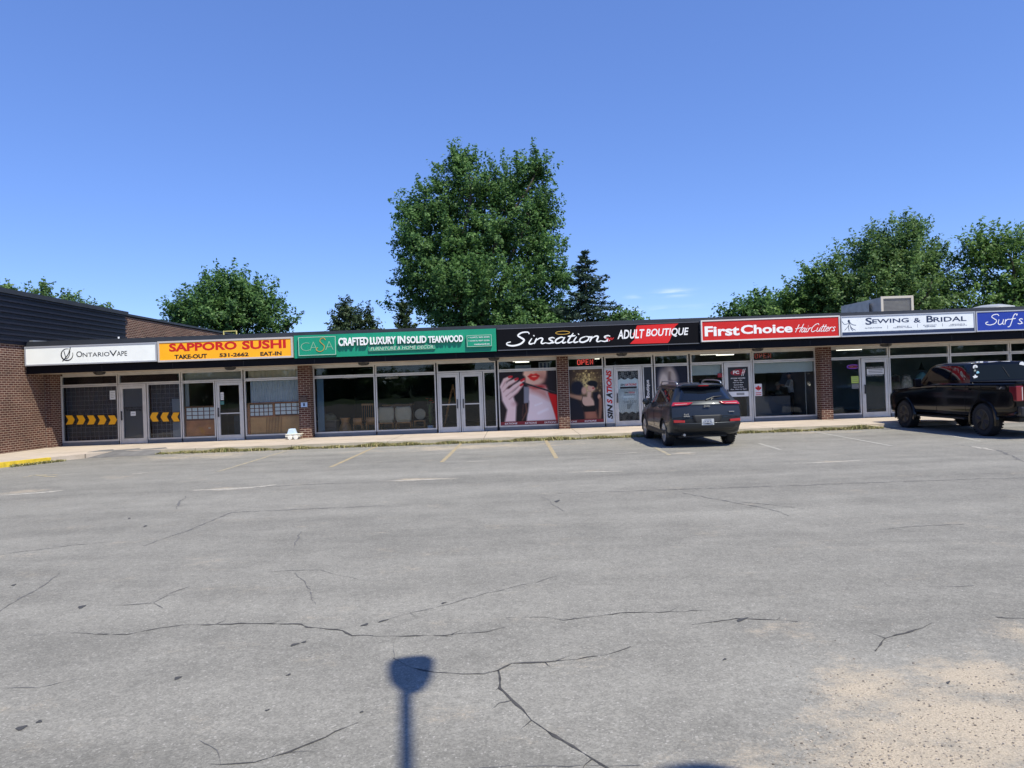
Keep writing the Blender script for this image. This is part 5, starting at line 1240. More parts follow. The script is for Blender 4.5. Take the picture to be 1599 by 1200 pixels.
# soft pale shapes on navy
x0, x1 = w['sin_c']
s = empty('window_poster', ((x0 + x1) / 2, yP, z0), 'dark navy window poster with two soft pale curved shapes, above the grey car', 'poster', 'posters in the shop windows')
a = Art(x0 + .002, x1 - .002, z0, z1, 70, (12, 14, 30))
a.ell(.28, .36, .19, .30, (168, 160, 156), .35, -.05); a.ell(.52, .16, .14, .20, (150, 142, 138), .5, -.35); a.line([(.45, .12), (.42, .4), (.46, .6)], .02, (60, 48, 50), .05, .8); a.ell(.62, .42, .14, .1, (8, 8, 16), .4)
a.build('poster_print', s, yP)
# tall lettering strip, door artwork, side strip
x0, x1 = w['sin_n']
s = empty('lettered_panel', ((x0 + x1) / 2, yP, z0), 'tall narrow white panel with red and black letters running upwards', 'panel')
box('panel', mat('panel_white', lin((205, 212, 220)), .4), s, x0 + .001, x1 - .001, yP - .001, yP + .003, z0, z1)
wd_ = x1 - x0; hh = (z1 - z0)
text('SIN', K_black, s, None, None, yP - .0012, 'lettering', .05, .22, .003, 1, dims=(x0 + wd_ * .12, z0 + hh * .05, x0 + wd_ * .9, z0 + hh * .33))
text('S', K_red, s, None, None, yP - .0012, 'lettering', .05, .22, .003, 1, dims=(x0 + wd_ * .12, z0 + hh * .34, x0 + wd_ * .9, z0 + hh * .43))
text('A', K_black, s, None, None, yP - .0012, 'lettering', .05, .22, .003, 1, dims=(x0 + wd_ * .05, z0 + hh * .435, x0 + wd_ * .9, z0 + hh * .54))
text('TIONS', K_red, s, None, None, yP - .0012, 'lettering', .05, .22, .003, 1, dims=(x0 + wd_ * .12, z0 + hh * .545, x0 + wd_ * .9, z0 + hh * .97))
x0, x1, dz0, dz1 = w['sin_d']
s = empty('door_poster', ((x0 + x1) / 2, yP, dz0), 'pale door poster with black lace patterns at top and bottom and small print', 'poster')
a = Art(x0 + .002, x1 - .002, dz0 + .002, dz1 - .002, 90, (196, 202, 196)); U = (a.u - .5) * 2; blk = (26, 26, 26)
for base, sg in ((0, 1), (1, -1)):
    v = (a.v - base) * sg
    edge = .13 + .035 * np.abs(np.sin(U * 1.5 * math.pi)); a.put((edge - v) / .012 * .5 + .5, (118, 118, 112))
    pat = np.sin(U * 22 + np.sin(v * 60) * 2) * np.sin(v * 95 + np.cos(U * 9) * 2.2) + .35 * np.sin(np.hypot(U * 9, (v - .05) * 60))
    a.put(np.clip(pat * 2.2, 0, 1) * (v < edge) * (v > -.01), blk); a.put(np.clip(1 - np.abs(v - edge) / .009, 0, 1), blk)
a.build('poster_print', s, yP - .004)
W_, H_ = x1 - x0, dz1 - dz0; yt = yP - .0045
def dt(t, m, u0, u1, v, h, bold=.0, sh=0): text(t, m, s, None, None, yt, 'lettering', bold, sh, .002, dims=(x0 + W_ * u0, dz1 - H_ * (v + h), x0 + W_ * u1, dz1 - H_ * v))
dt('SIN', K_black, .12, .34, .255, .045, .03, .2); dt('SATIONS', K_red, .35, .92, .255, .045, .03, .2)
box('title_bar', K_black, s, x0 + W_ * .1, x1 - W_ * .08, yt - .002, yt, dz1 - H_ * .355, dz1 - H_ * .315)
dt('OPEN', K_black, .3, .5, .42, .035, .02); dt('EVERYDAY', K_red, .52, .82, .42, .035, .02)
for v, u0, u1 in ((.475, .28, .84), (.60, .22, .90), (.625, .26, .86)): dt('STORE HOURS MON TO SUN' if v < .5 else 'YOU MUST BE 18 YEARS', K_black, u0, u1, v, .016, .01)
for i in range(5): box('list_line', K_black, s, x0 + W_ * .4, x0 + W_ * (.7 - .04 * i), yt - .002, yt, dz1 - H_ * (.672 + .022 * i), dz1 - H_ * (.662 + .022 * i))
x0, x1 = w['sin_s']
s = empty('lettered_panel', ((x0 + x1) / 2, yP, z0), 'tall narrow dark panel with one white word running upwards', 'panel')
box('panel', mat('panel_dark', (.008, .009, .014), .35), s, x0 + .001, x1 - .001, yP - .001, yP + .003, z0, z1); hh = z1 - z0
text('Boutique', K_white, s, None, None, yP - .0012, 'lettering', .02, 0, .003, 1, dims=(x0 + (x1 - x0) * .22, z0 + hh * .42, x0 + (x1 - x0) * .78, z0 + hh * .76))

# chevrons on the leftmost windows
M_chev = mat('chevron_yellow', lin((240, 172, 18)), .5); M_chevd = mat('chevron_dark', (.02, .017, .015), .5)
def chev(u0, u1, d, where):
    xa, xb = P(u0, 656, YG)[0], P(u1, 656, YG)[0]; zc = P((u0 + u1) / 2, 656 if d > 0 else 651.5, YG)[1]; h = .165; k = (xb - xa) * .28
    def shp(a, b, hh, kk): return [(a, zc - hh), (b - kk, zc - hh), (b, zc), (b - kk, zc + hh), (a, zc + hh), (a + kk, zc)] if d > 0 else [(a, zc), (a + kk, zc - hh), (b, zc - hh), (b - kk, zc), (b, zc + hh), (a + kk, zc + hh)]
    t = empty('chevron_sticker', ((xa + xb) / 2, yP, zc - h), where, 'sticker', 'yellow chevron stickers')
    MB().prism(shp(xa, xb, h, k), yP - .002, yP - .0005).build('chevron', M_chev, t)
    MB().prism(shp(xa - .03 * d if d > 0 else xa - .02, xb + .05, h + .02, k), yP, yP + .002).build('backing', M_chevd, t)
for i, (a_, b_) in enumerate(((103, 117), (119.5, 133.5), (136, 150), (152.5, 166.5), (169, 183))): chev(a_, b_, 1, 'yellow right-pointing chevron, ' + ('first from the brick wall', 'second from the brick wall', 'in the middle of the five', 'second from the slatted-blind door', 'next to the slatted-blind door')[i])
for i, (a_, b_) in enumerate(((234.5, 248), (251, 264.5), (267.5, 281))): chev(a_, b_, -1, 'yellow left-pointing chevron, ' + ('nearest the slatted-blind door', 'in the middle of three', 'nearest the wooden-panelled shop')[i])

def paper(name, u0, v0, u1, v1, m, label, cat='notice', y=None, lines=0):
    y = y if y else yP; x0, z1 = P(u0, v0, y); x1, z0 = P(u1, v1, y); z0, z1 = min(z0, z1), max(z0, z1)
    o = empty(name, ((x0 + x1) / 2, y, z0), label, cat); box('sheet', m, o, x0, x1, y - .003, y, z0, z1)
    if lines:
        b = MB()
        for i in range(lines):
            zz = z1 - (z1 - z0) * (i + 1) / (lines + 1); b.box(x0 + (x1 - x0) * .15, x1 - (x1 - x0) * (.15 + .12 * (i % 2)), y - .0045, y - .0032, zz - .006, zz + .006)
        b.build('printed_lines', mat('print_grey', (.12, .12, .13), .6), o)
    return o, x0, x1, z0, z1
M_paper = mat('paper', (.66, .68, .68), .7)
paper('paper_notice', 171, 610.5, 180.5, 624, M_paper, 'white paper sheet taped inside the window left of the slatted-blind door', lines=4)
paper('paper_notice', 203.8, 643, 212, 649.5, M_paper, 'small white card on the slatted-blind door', lines=1, y=YG - .014)
o, *_ = paper('paper_notice', 344, 613, 349.5, 625, M_paper, 'white paper strip at the upper left of the sushi shop door', lines=3, y=YG - .014)
paper('round_sticker', 343.5, 627, 350, 632, mat('sticker_teal', (.06, .22, .2), .5), 'teal and white sticker below the paper strip on the sushi shop door', 'sticker', y=YG - .014, lines=1)
paper('door_lettering', 0, 0, 1, 1, M_paper, 'x') if False else None
s = empty('door_lettering', (P(207, 638, YG)[0], yP, 1.2), 'two rows of small black letters on the slatted-blind door', 'lettering')
text('MUST BE 19 YEARS', K_black, s, (195.5, 638.5), (221.5, 635), YG - .014, bold=.03, depth=.002)
text('OF AGE TO ENTER', K_black, s, (197, 642.5), (220.5, 639), YG - .014, bold=.03, depth=.002)
# barber shop: hours poster on the door, leaf poster, blinds, tube sign
x0, x1, dz0, dz1 = w['fch_d']; zb = P(1157, 611, YG)[1]
s = empty('hours_poster', ((x0 + x1) / 2, yP, zb), 'black opening-hours poster with a red emblem filling the top of a glass door', 'poster')
box('sheet', mat('poster_black', (.012, .011, .012), .4), s, x0 + .002, x1 - .002, yP - .006, yP - .005, zb, dz1 - .005); yt = yP - .0065
W_, H_ = x1 - x0, dz1 - zb
e = MB().prism([(x0 + W_ * (.5 + .36 * math.cos(q) + .05 * math.sin(q)), dz1 - H_ * (.22 - .13 * math.sin(q))) for q in np.linspace(0, 6.28, 20, endpoint=False)], yt - .002, yt).build('emblem', mat('emblem_red', lin((150, 20, 35)), .4), s)
text('FC', K_white, s, None, None, yt - .0022, 'lettering', .05, 0, .002, dims=(x0 + W_ * .26, dz1 - H_ * .29, x0 + W_ * .56, dz1 - H_ * .15)); script('H', K_white, s, (1157.8, 587.5), (1163.5, 576), yt - .0022, .02, .5, .002)
for i, (t, a, b) in enumerate((('STORE HOURS', .14, .84), ('Mon - Fri', .30, .68), ('9am to 7pm', .24, .76), ('Saturday', .28, .72), ('9am to 5pm', .26, .76), ('Sun 10am to 4pm', .12, .90))):
    zz = dz1 - H_ * (.44 + .092 * i); text(t, K_white, s, None, None, yt, 'lettering', .02, 0, .002, dims=(x0 + W_ * a, zz - H_ * .05, x0 + W_ * b, zz))
zb2 = P(1157, 619.5, YG)[1]
o = empty('door_card', ((x0 + x1) / 2, yP, zb2), 'white strip with a grey card across the glass door below the hours poster', 'notice')
box('sheet', M_white, o, x0 + .002, x1 - .002, yP - .006, yP - .003, zb2, zb - .012); box('card', mat('card_grey', (.3, .31, .3), .5), o, x0 + W_ * .4, x0 + W_ * .78, yP - .009, yP - .0062, zb2 + .05, zb - .06)
o, x0, x1, z0_, z1_ = paper('leaf_poster', 1178.2, 600, 1190, 618.5, mat('paper_bright', (.72, .72, .74), .6), 'white poster with a red maple leaf in the window right of the hours door', 'poster')
lf = [(0, .5), (.1, .3), (.2, .34), (.17, .08), (.32, .22), (.37, .13), (.52, .16), (.46, .02), (.52, -.04), (.26, -.24), (.29, -.33), (.03, -.29), (.03, -.5)]
lf = lf + [(-x, z) for x, z in reversed(lf[1:])] ; cxp = (x0 + x1) / 2; zc_ = z0_ + (z1_ - z0_) * .65; sc_ = (x1 - x0) * .85
MB().prism([(cxp + x * sc_, zc_ + z * sc_) for x, z in lf], y0 := yP - .0055, yP - .0035).build('leaf_mark', K_red, o)
for i in range(2): box('printed_line', K_red, o, x0 + .03, x1 - .03, yP - .0055, yP - .0035, z0_ + .03 + .07 * i, z0_ + .06 + .07 * i)
M_blind = mat('blind_sage', lin((200, 208, 200)), .8, 0, .04)
for (k_, vb, wh) in (('fch_a', 585, 'shorter grey-green roller blind left of the hours door'), ('fch_b', 581, 'wide grey-green roller blind right of the hours door')):
    x0, x1 = w[k_]; zb = P(1110 if k_ == 'fch_a' else 1225, vb, YG + .08)[1]
    o = empty('roller_blind', ((x0 + x1) / 2, YG + .1, zb), wh, 'blind', 'roller blinds in the shop windows')
    box('fabric', M_blind, o, x0 + .01, x1 - .01, YG + .095, YG + .099, zb, ZTR - .03); box('bottom_rail', M_blind, o, x0 + .01, x1 - .01, YG + .088, YG + .105, zb - .02, zb)
paper('red_sticker', 1120.5, 583.5, 1130, 589.5, mat('sticker_red', lin((150, 30, 40)), .5), 'small red sticker at the upper right of the window left of the hours door', 'sticker', lines=1)
def tube_sign(u0, v0, u1, v1, m, label):
    y = YG + .12; x0, z0_ = P(u0, v0, y); x1, z1_ = P(u1, v1, y)
    o = empty('open_sign', ((x0 + x1) / 2, y, z0_), label, 'tube sign', 'tube signs reading OPEN'); W = (x1 - x0) / 4; b = MB(); h = z1_ - z0_
    Lt = (([(.1, .1), (.1, .9), (.35, 1), (.7, .9), (.7, .1), (.35, 0), (.1, .1)],), ([(.1, 0), (.1, 1), (.65, .95), (.65, .5), (.1, .48)],), ([(.7, 1), (.1, 1), (.1, 0), (.7, 0)], [(.1, .5), (.6, .5)]), ([(.1, 0), (.1, 1), (.7, 0), (.7, 1)],))
    for i, l in enumerate(Lt):
        for q in l: b.tube([(x0 + (i + .05 + p[0]) * W, y, z0_ + p[1] * h) for p in q], .0085, 6)
    b.build('glass_tube', m, o)
    box('mount', mat('mount_black', (.006, .006, .006), .5), o, x0 - .04, x1 + .04, y + .02, y + .04, z0_ - .03, z1_ + .03)
tube_sign(901, 570, 927, 561.5, mat('neon_on', (.3, .03, .02), .4, emit=(1, .10, .08), estr=1.1), 'lit red tube OPEN sign above the couple poster')
tube_sign(1178, 560, 1205, 552, mat('neon_dim', (.25, .05, .04), .4, emit=(1, .14, .10), estr=.18), 'dim red tube OPEN sign above the wide roller blind')
# seamstress door and window papers
s = empty('door_lettering', (P(1366, 590, YG)[0], yP, 1.5), 'pale hours lettering with a white card on the rightmost shop door', 'lettering')
text('STORE HOURS', mat('letter_grey', (.45, .47, .47), .5), s, (1352.5, 575.5), (1379.5, 572.5), YG - .014, depth=.002, bold=.01)
x0, z1_ = P(1353, 576.5, YG); x1, z0_ = P(1380, 584.5, YG); cd = box('card', M_paper, s, x0, x1, YG - .017, YG - .0125, z0_, z1_)
for i in range(3): box('printed_line', mat('print_grey', (.12, .12, .13), .6), cd, x0 + .06, x1 - .05, YG - .0185, YG - .0172, z1_ - .05 - .055 * i, z1_ - .03 - .055 * i)
text('WALK-INS WELCOME', mat('letter_grey', (.45, .47, .47), .5), s, (1353, 588), (1378, 585.2), YG - .014, depth=.002, bold=.02)
paper('green_notice', 1329, 588, 1341, 598.5, mat('paper_green', lin((178, 200, 95)), .6), 'yellow-green paper notice in the window left of the rightmost shop door', lines=3)
paper('paper_notice', 1330, 600, 1342, 607, mat('paper_dim', (.2, .21, .21), .6), 'grey printed sheet under the yellow-green notice', lines=3)
x, z = P(1332, 573, YG + .1)
o = empty('oval_sign', (x, YG + .1, z - .05), 'small violet and red oval tube sign left of the rightmost shop door', 'tube sign')
MB().tube([(x + .22 * math.cos(q), YG + .1, z + .07 * math.sin(q)) for q in np.linspace(0, 6.2832, 28)], .009, 6).build('glass_tube', mat('neon_violet', (.1, .03, .3), .4, emit=(.35, .12, .9), estr=.35), o)
MB().tube([(x + .14 * math.cos(q), YG + .1, z + .03 * math.sin(q)) for q in np.linspace(0, 6.2832, 20)], .006, 6).build('glass_tube', mat('neon_pink', (.3, .03, .05), .4, emit=(.8, .15, .2), estr=.3), o)
# notice box on the brick pier
xq, zq = P(475, 640, YC)
o = empty('notice_box', (xq, YC, zq), 'small brown box over a pale blue notice on the left brick pier', 'notice'); xb, zb_ = P(479, 618.5, YC)
x0 = P(469.5, 620, YC)[0]; x1 = P(479.5, 620, YC)[0]
box('box', mat('box_brown', (.09, .06, .045), .6), o, x0, x1, YC - .09, YC - .002, P(474, 628, YC)[1], P(474, 620, YC)[1], bevel=.008)
box('notice', mat('notice_blue', lin((170, 195, 225)), .5), o, x0, x1, YC - .02, YC - .002, P(474, 636, YC)[1], P(474, 628.6, YC)[1])
box('symbol', K_navy, o, (x0 + x1) / 2 - .03, (x0 + x1) / 2 + .03, YC - .023, YC - .0205, P(474, 634.5, YC)[1], P(474, 630, YC)[1])

# white plastic wheeled toy on the pavement
tx_, _ = P(460, 688, 25.3); t = empty('toy_car', (tx_, 25.25, ZW), 'small white wheeled plastic toy with a pale blue top beside the left brick pier', 'toy')
M_tw = mat('toy_white', (.7, .68, .58), .5); M_tb = mat('toy_blue', lin((190, 210, 232)), .4)
MB().box(-.28, .26, -.14, .14, .09, .17).build('base', M_tw, t, local=True, bevel=.02)
MB().prism([(-.22, .172), (.1, .172), (.03, .38), (-.15, .38)], -.12, .12).build('cabin', M_tb, t, local=True, bevel=.015)
MB().box(-.26, .3, -.16, .16, .172, .2).build('rim_tray', M_tw, t, local=True, bevel=.008)
for sx in (-.1, .1):
    for sy in (-.15, .11): MB().lathe([(.03, 0), (.085, .005), (.085, .045), (.03, .05)], (sx, sy, .085), 'y', 16).build('wheel', mat('toy_wheel', (.72, .71, .66), .5), t, local=True, smooth=40)

# ------------------------------------------------------------------ what stands inside the shops
def gx(u, Y): return P(u, 640, Y)[0]
# vape shop: wire grille over dark sheet, slatted blind in the door
YB = YG + .16
for k_ in ('vape_a', 'vape_b'):
    x0, x1 = w[k_]
    o = empty('security_grille', ((x0 + x1) / 2, YB, ZW + .02), 'wire security grille behind the ' + ('five right-pointing chevrons' if k_ == 'vape_a' else 'three left-pointing chevrons'), 'grille', 'wire grilles behind the chevron windows'); b = MB()
    xx = x0 + .04
    while xx < x1: b.box(xx - .005, xx + .005, YB - .005, YB + .005, ZW + .03, ZTR); xx += .165
    zz = ZW + .15
    while zz < ZTR - .05: b.box(x0, x1, YB - .011, YB - .0055, zz - .005, zz + .005); zz += .165
    b.build('wire_mesh', mat('wire_grey', (.22, .24, .27), .5, .3), o)
    box('backing', mat('slate_sheet', (.035, .042, .055), .6, 0, .25, 2), o, x0 - .02, x1 + .02, YB + .05, YB + .06, ZW + .02, ZTR)
x1 = w['vape_b'][1]; cab = box('white_cabinet', mat('cabinet_grey', (.2, .23, .26), .5), None, x1 - .36, x1, YB - .06, YB - .02, ZW + .02, 1.72, bevel=.005)
tag(cab, 'tall pale grey panel behind the chevron nearest the wooden-panelled shop', 'panel')
x0, x1, a_, b_ = w['vape_d']; o = empty('slatted_blind', ((x0 + x1) / 2, YG + .05, a_), 'slate grey slatted blind filling the leftmost glass door', 'blind'); b = MB(); zz = a_ + .01
while zz < b_ - .02: b.quad((x0, YG + .06, zz), (x1, YG + .06, zz), (x1, YG + .035, zz + .05), (x0, YG + .035, zz + .05)); zz += .045
b.build('slats', mat('slat_slate', (.12, .14, .165), .55), o); box('backing', mat('slat_back', (.03, .035, .04), .8), o, x0 - .03, x1 + .03, YG + .1, YG + .105, a_, b_)
# sushi shop screens
M_wood = mat('wood_panel', (.43, .16, .055), .55, 0, .3, 2.5); M_woodl = mat('wood_light', (.6, .32, .12), .55, 0, .25, 2); M_woodd = mat('wood_frame', (.16, .05, .02), .5, 0, .2)
M_shoji = mat('shoji_paper', (.8, .82, .78), .8)
def shoji(xa, xb, za, zb, nx, label, u):
    y = YG + .07; o = empty('paper_screen', ((xa + xb) / 2, y, za), label, 'screen', 'paper screens in the sushi shop windows')
    box('paper', M_shoji, o, xa, xb, y + .01, y + .014, za, zb); b = MB()
    for i in range(nx + 1): x = xa + (xb - xa) * i / nx; b.box(x - .012, x + .012, y - .008, y + .009, za, zb)
    for i in range(4): z = za + (zb - za) * i / 3; b.box(xa, xb, y - .006, y + .0095, z - .012, z + .012)
    b.build('lattice', M_woodd, o)
x0, x1 = w['sushi_a']; zs0, zs1 = .92, 1.42
shoji(x0 + .05, x1 - .005, zs0 + .02, zs1 - .05, 5, 'three-row paper screen left of the sushi shop door', 0)
o = empty('wood_panelling', ((x0 + x1) / 2, YG + .08, ZW), 'plain reddish wooden panel below the paper screen left of the sushi shop door', 'panel')
box('board', M_wood, o, x0 + .01, x1 - .003, YG + .075, YG + .1, ZW + .05, zs0 - .03); MB().box(x0 + .002, x0 + .045, YG + .062, YG + .1, ZW + .05, zs1).box(x0 + .046, x1 - .003, YG + .062, YG + .1, zs1 - .045, zs1).box(x0 + .046, x1 - .003, YG + .062, YG + .1, zs0 - .03, zs0 + .005).build('frame', M_woodd, o)
box('stain', mat('scuff', (.55, .42, .3), .8), o, x1 - .28, x1 - .2, YG + .0735, YG + .0748, .58, .63)
x0, x1 = w['sushi_b']; xm = x0 + (x1 - x0) * .485
shoji(x0 + .1, xm - .04, zs0 + .06, zs1 - .02, 5, 'three-row paper screen right of the sushi shop door', 0); shoji(xm + .03, x1 + .02, zs0 + .08, zs1, 5, 'three-row paper screen beside the left brick pier', 0)
o = empty('wood_panelling', ((x0 + x1) / 2, YG + .08, ZW), 'wooden panelling with a slatted middle part right of the sushi shop door', 'panel')
box('board', M_woodl, o, x0 + .1, x0 + .68, YG + .078, YG + .1, ZW + .05, zs0 + .02); box('board', M_woodl, o, x0 + 1.27, x1 + .04, YG + .078, YG + .1, ZW + .05, zs0 + .04); b = MB(); xx = x0 + .7
while xx < x0 + 1.25: b.box(xx, xx + .035, YG + .066, YG + .09, ZW + .05, zs0 + .03); xx += .055
b.build('slats', M_woodl, o); box('slat_backing', M_woodd, o, x0 + .69, x0 + 1.262, YG + .092, YG + .1, ZW + .05, zs0 + .03)
MB().box(x0, x0 + .09, YG + .06, YG + .1, ZW + .05, zs1 + .04).box(x0 + .091, x1 + .04, YG + .06, YG + .1, zs1 + .01, zs1 + .045).box(x0 + .091, x1 + .04, YG + .06, YG + .1, zs0 + .005, zs0 + .045).box(xm - .035, xm + .025, YG + .06, YG + .1, zs0 + .05, zs1 + .005).build('frame', M_wood, o)
M_curt = mat('curtain_grey', (.45, .49, .5), .8, 0, .08, 6); M_cream = mat('panel_cream', (.6, .52, .37), .75, 0, .1, 3)
def pleated(name, xa, xb, y, za, zb, m, label, cat, step=.05, group=None):
    rows = [[(xa + (xb - xa) * i / 120, y + .014 * math.sin((xb - xa) * i / 120 / step * 6.283), z) for i in range(121)] for z in (za, zb)]
    o = MB().grid(rows).build(name, m, None, smooth=True); return tag(o, label, cat, group)
pleated('curtain', x0 + .12, x1 + .08, YG + .14, zs1 - .02, ZTR, M_curt, 'pale grey pleated curtain above the paper screens right of the sushi shop door', 'curtain', .09)
pleated('cream_panelling', x0 + .05, x1 + .08, YG + .14, ZTR + .003, ZB + .03, M_cream, 'cream vertical boards in the top window beside the left brick pier', 'panelling', .16)
tag(box('sheet_panel', mat('panel_sage', (.38, .38, .32), .8, 0, .06), None, FX(285) + .06, FX(381), YG + .14, YG + .15, ZTR + .003, ZB + .03), 'grey-green board behind the top window over the sushi shop door', 'board')
tag(box('sheet_panel', mat('panel_white_in', (.3, .31, .3), .8), None, FX(285) + .06, FX(285) + .2, YG + .12, YG + .14, zs1, ZTR), 'narrow pale board at the left end of the sushi shop window', 'board')
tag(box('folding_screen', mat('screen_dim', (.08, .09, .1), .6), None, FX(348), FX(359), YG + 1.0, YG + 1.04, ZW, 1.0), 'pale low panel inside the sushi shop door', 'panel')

# furniture shop
M_teak = mat('teak', (.42, .19, .06), .45, 0, .3, 9); M_cush = mat('cushion', (.42, .37, .27), .9, 0, .06, 8); M_teakd = mat('teak_dark', (.2, .09, .035), .5, 0, .3, 9)
def legs(b_, wx, wy, h, r=.022):
    for sx in (-1, 1):
        for sy in (-1, 1): b_.tube([(sx * wx, sy * wy, 0), (sx * wx * .94, sy * wy * .94, h)], r, 8)
FZ = ZW + .012
def armchair(u, Y, label):
    t = empty('armchair', (gx(u, Y), Y, FZ), label, 'chair', 'cream armchairs in the furniture shop')
    for sx in (-1, 1):
        for sy in (-1, 1): MB().tube([(sx * .265, sy * .28, 0), (sx * .255, sy * .26, .42 if sy > 0 else .40)], .02, 8).build('leg', M_teak, t, local=True, smooth=40)
    MB().box(-.265, .265, -.29, .28, .36, .41).build('seat_frame', M_teak, t, local=True, bevel=.012)
    MB().box(-.25, .25, -.27, .27, .412, .50).build('seat', M_cush, t, local=True, bevel=.03)
    rows = []
    for i in range(9):
        z = .48 + .5 * i / 8; ww = .26 + .03 * math.sin(i / 8 * 3.0) - (.05 if i == 8 else 0); rows.append([(ww * math.sin(q), -.30 + .1 * (1 - math.cos(q)) - .02 * i / 8 * 0, z) for q in np.linspace(-1.5, 1.5, 13)])
    o = MB().grid(rows).build('backrest', M_cush, t, local=True, smooth=True); m_ = o.modifiers.new('t', 'SOLIDIFY'); m_.thickness = .06; m_.offset = 0
armchair(604, 26.75, 'cream tub armchair nearest the middle window post'); armchair(631, 26.75, 'cream tub armchair between its twin and the small chair')
def stool(u, Y, label):
    t = empty('wooden_stool', (gx(u, Y), Y, FZ), label, 'stool', 'wooden stools in the furniture shop')
    for sx in (-1, 1):
        for sy in (-1, 1): MB().tube([(sx * .17, sy * .17, 0), (sx * .15, sy * .15, .28), (sx * .16, sy * .16, .36)], .02, 8).build('leg', M_teak, t, local=True, smooth=40)
    MB().box(-.18, .18, -.18, .18, .35, .40).build('seat', M_teak, t, local=True, bevel=.02)
    rows = [[(.17 * math.sin(q), -.19 + .03 * (1 - math.cos(q)), z) for q in np.linspace(-1.3, 1.3, 9)] for z in (.38, .5, .62)]
    MB().grid(rows).build('backrest', M_teak, t, local=True, smooth=True).modifiers.new('t', 'SOLIDIFY').thickness = .025
stool(559, 26.7, 'low-backed wooden stool nearer the vase-shaped stand'); stool(579, 26.75, 'low-backed wooden stool nearer the middle window post')
t = empty('wooden_stand', (gx(538.5, 26.7), 26.7, FZ), 'vase-shaped orange-brown wooden stand in the furniture window', 'stand')
MB().lathe([(.2, 0), (.22, .05), (.24, .18), (.2, .34), (.14, .44), (.155, .54), (.17, .6)], (0, 0, 0), 'z', 28).build('body', M_teak, t, local=True, smooth=40); MB().lathe([(0, .603), (.19, .603), (.19, .635), (0, .635)], (0, 0, 0), 'z', 28).build('top', M_teak, t, local=True, smooth=40)
t = empty('chest', (gx(512, 26.9), 26.9, FZ), 'dim wooden chest with bundles on top at the left of the furniture window', 'chest')
MB().box(-.36, .36, -.25, .25, .04, .52).build('body', mat('chest_wood', (.13, .09, .065), .6, 0, .2), t, local=True, bevel=.015); MB().box(-.39, .39, -.28, .28, .523, .56).build('top', mat('chest_top', (.2, .15, .1), .5), t, local=True, bevel=.008)
for i in range(2): MB().box(-.3, .3, -.262, -.251, .1 + .2 * i, .27 + .2 * i).build('drawer', mat('drawer_wood', (.16, .11, .08), .55), t, local=True)
tag(MB().lathe([(.28, 0), (.3, .06), (.26, .17), (.15, .25), (0, .27)], (gx(513, 26.9), 26.9, FZ + .562), 'z', 18).build('fabric_bundle', mat('bundle', (.16, .15, .09), .9, 0, .3, 8), None, smooth=True), 'rounded olive bundle lying on the dim wooden chest', 'bundle')
t = empty('side_chair', (gx(655, 26.8), 26.8, FZ), 'small teak side chair with a rounded cream back beside the potted plant', 'chair')
for sx in (-1, 1):
    for sy in (-1, 1): MB().tube([(sx * .19, sy * .18, 0), (sx * .18, sy * .17, .43)], .015, 8).build('leg', M_teak, t, local=True, smooth=40)
MB().box(-.2, .2, -.2, .2, .40, .44).build('seat', M_teak, t, local=True, bevel=.01); MB().box(-.18, .18, -.19, -.175, .2, .225).build('stretcher', M_teak, t, local=True)
MB().lathe([(0, -.03), (.19, -.025), (.21, 0), (.19, .025), (0, .03)], (0, .17, .66), 'y', 24).build('backrest', M_cush, t, local=True, smooth=40)
t = empty('slat_chair', (gx(572, 27.4), 27.4, FZ), 'tall slat-backed wooden chair behind the low stools', 'chair'); b = MB(); legs(b, .2, .2, .45); b.build('legs', M_teakd, t, local=True, smooth=40); MB().box(-.22, .22, -.22, .22, .44, .48).build('seat', M_teakd, t, local=True, bevel=.01); b = MB()
for i in range(6): b.tube([(-.2 + .08 * i, .2, .48), (-.2 + .08 * i, .23, 1.05)], .012, 6)
b.box(-.23, .23, .21, .25, 1.05, 1.12); b.build('backrest', M_teak, t, local=True)
t = empty('sideboard', (gx(622, 28.3), 28.3, FZ), 'dark teak cabinet standing behind the cream armchairs', 'cabinet'); MB().box(-.55, .55, -.22, .22, .1, 1.0).build('body', M_teakd, t, local=True, bevel=.01); MB().box(-.6, .6, -.25, .25, 1.003, 1.04).build('top', M_teak, t, local=True, bevel=.008)
for sx in (-1, 1): MB().box(sx * .27 - .25, sx * .27 + .25, -.232, -.221, .15, .95).build('door', M_teakd, t, local=True)
px = gx(671.5, 26.65); t = empty('potted_plant', (px, 26.65, FZ), 'potted plant with red flowers and long leaves in a white pot', 'plant'); MB().lathe([(.09, 0), (.12, .22), (.125, .235), (.1, .235), (.09, .18)], (0, 0, 0), 'z', 20).build('pot', M_white, t, local=True, smooth=40)
b = MB(); rnd = random.Random(9)
for i in range(26):
    q = rnd.random() * 6.28; h = rnd.uniform(.5, 1.05); o_ = rnd.uniform(.03, .16); pts = catmull([(0, 0, .2), (math.cos(q) * o_ * .3, math.sin(q) * o_ * .3, h * .6), (math.cos(q) * o_, math.sin(q) * o_, h), (math.cos(q) * o_ * 1.7, math.sin(q) * o_ * 1.7, h - .05)], 3)
    for k in range(len(pts) - 1):
        w0, w1 = .02 * math.sin(math.pi * (k + .3) / len(pts)), .02 * math.sin(math.pi * (k + 1.3) / len(pts)); sd = Vector((-math.sin(q), math.cos(q), 0)); b.quad(*[tuple(v) for v in (pts[k] - sd * w0, pts[k] + sd * w0, pts[k + 1] + sd * w1, pts[k + 1] - sd * w1)])
b.build('leaves', mat('plant_green', (.05, .1, .03), .5), t, local=True); b = MB()
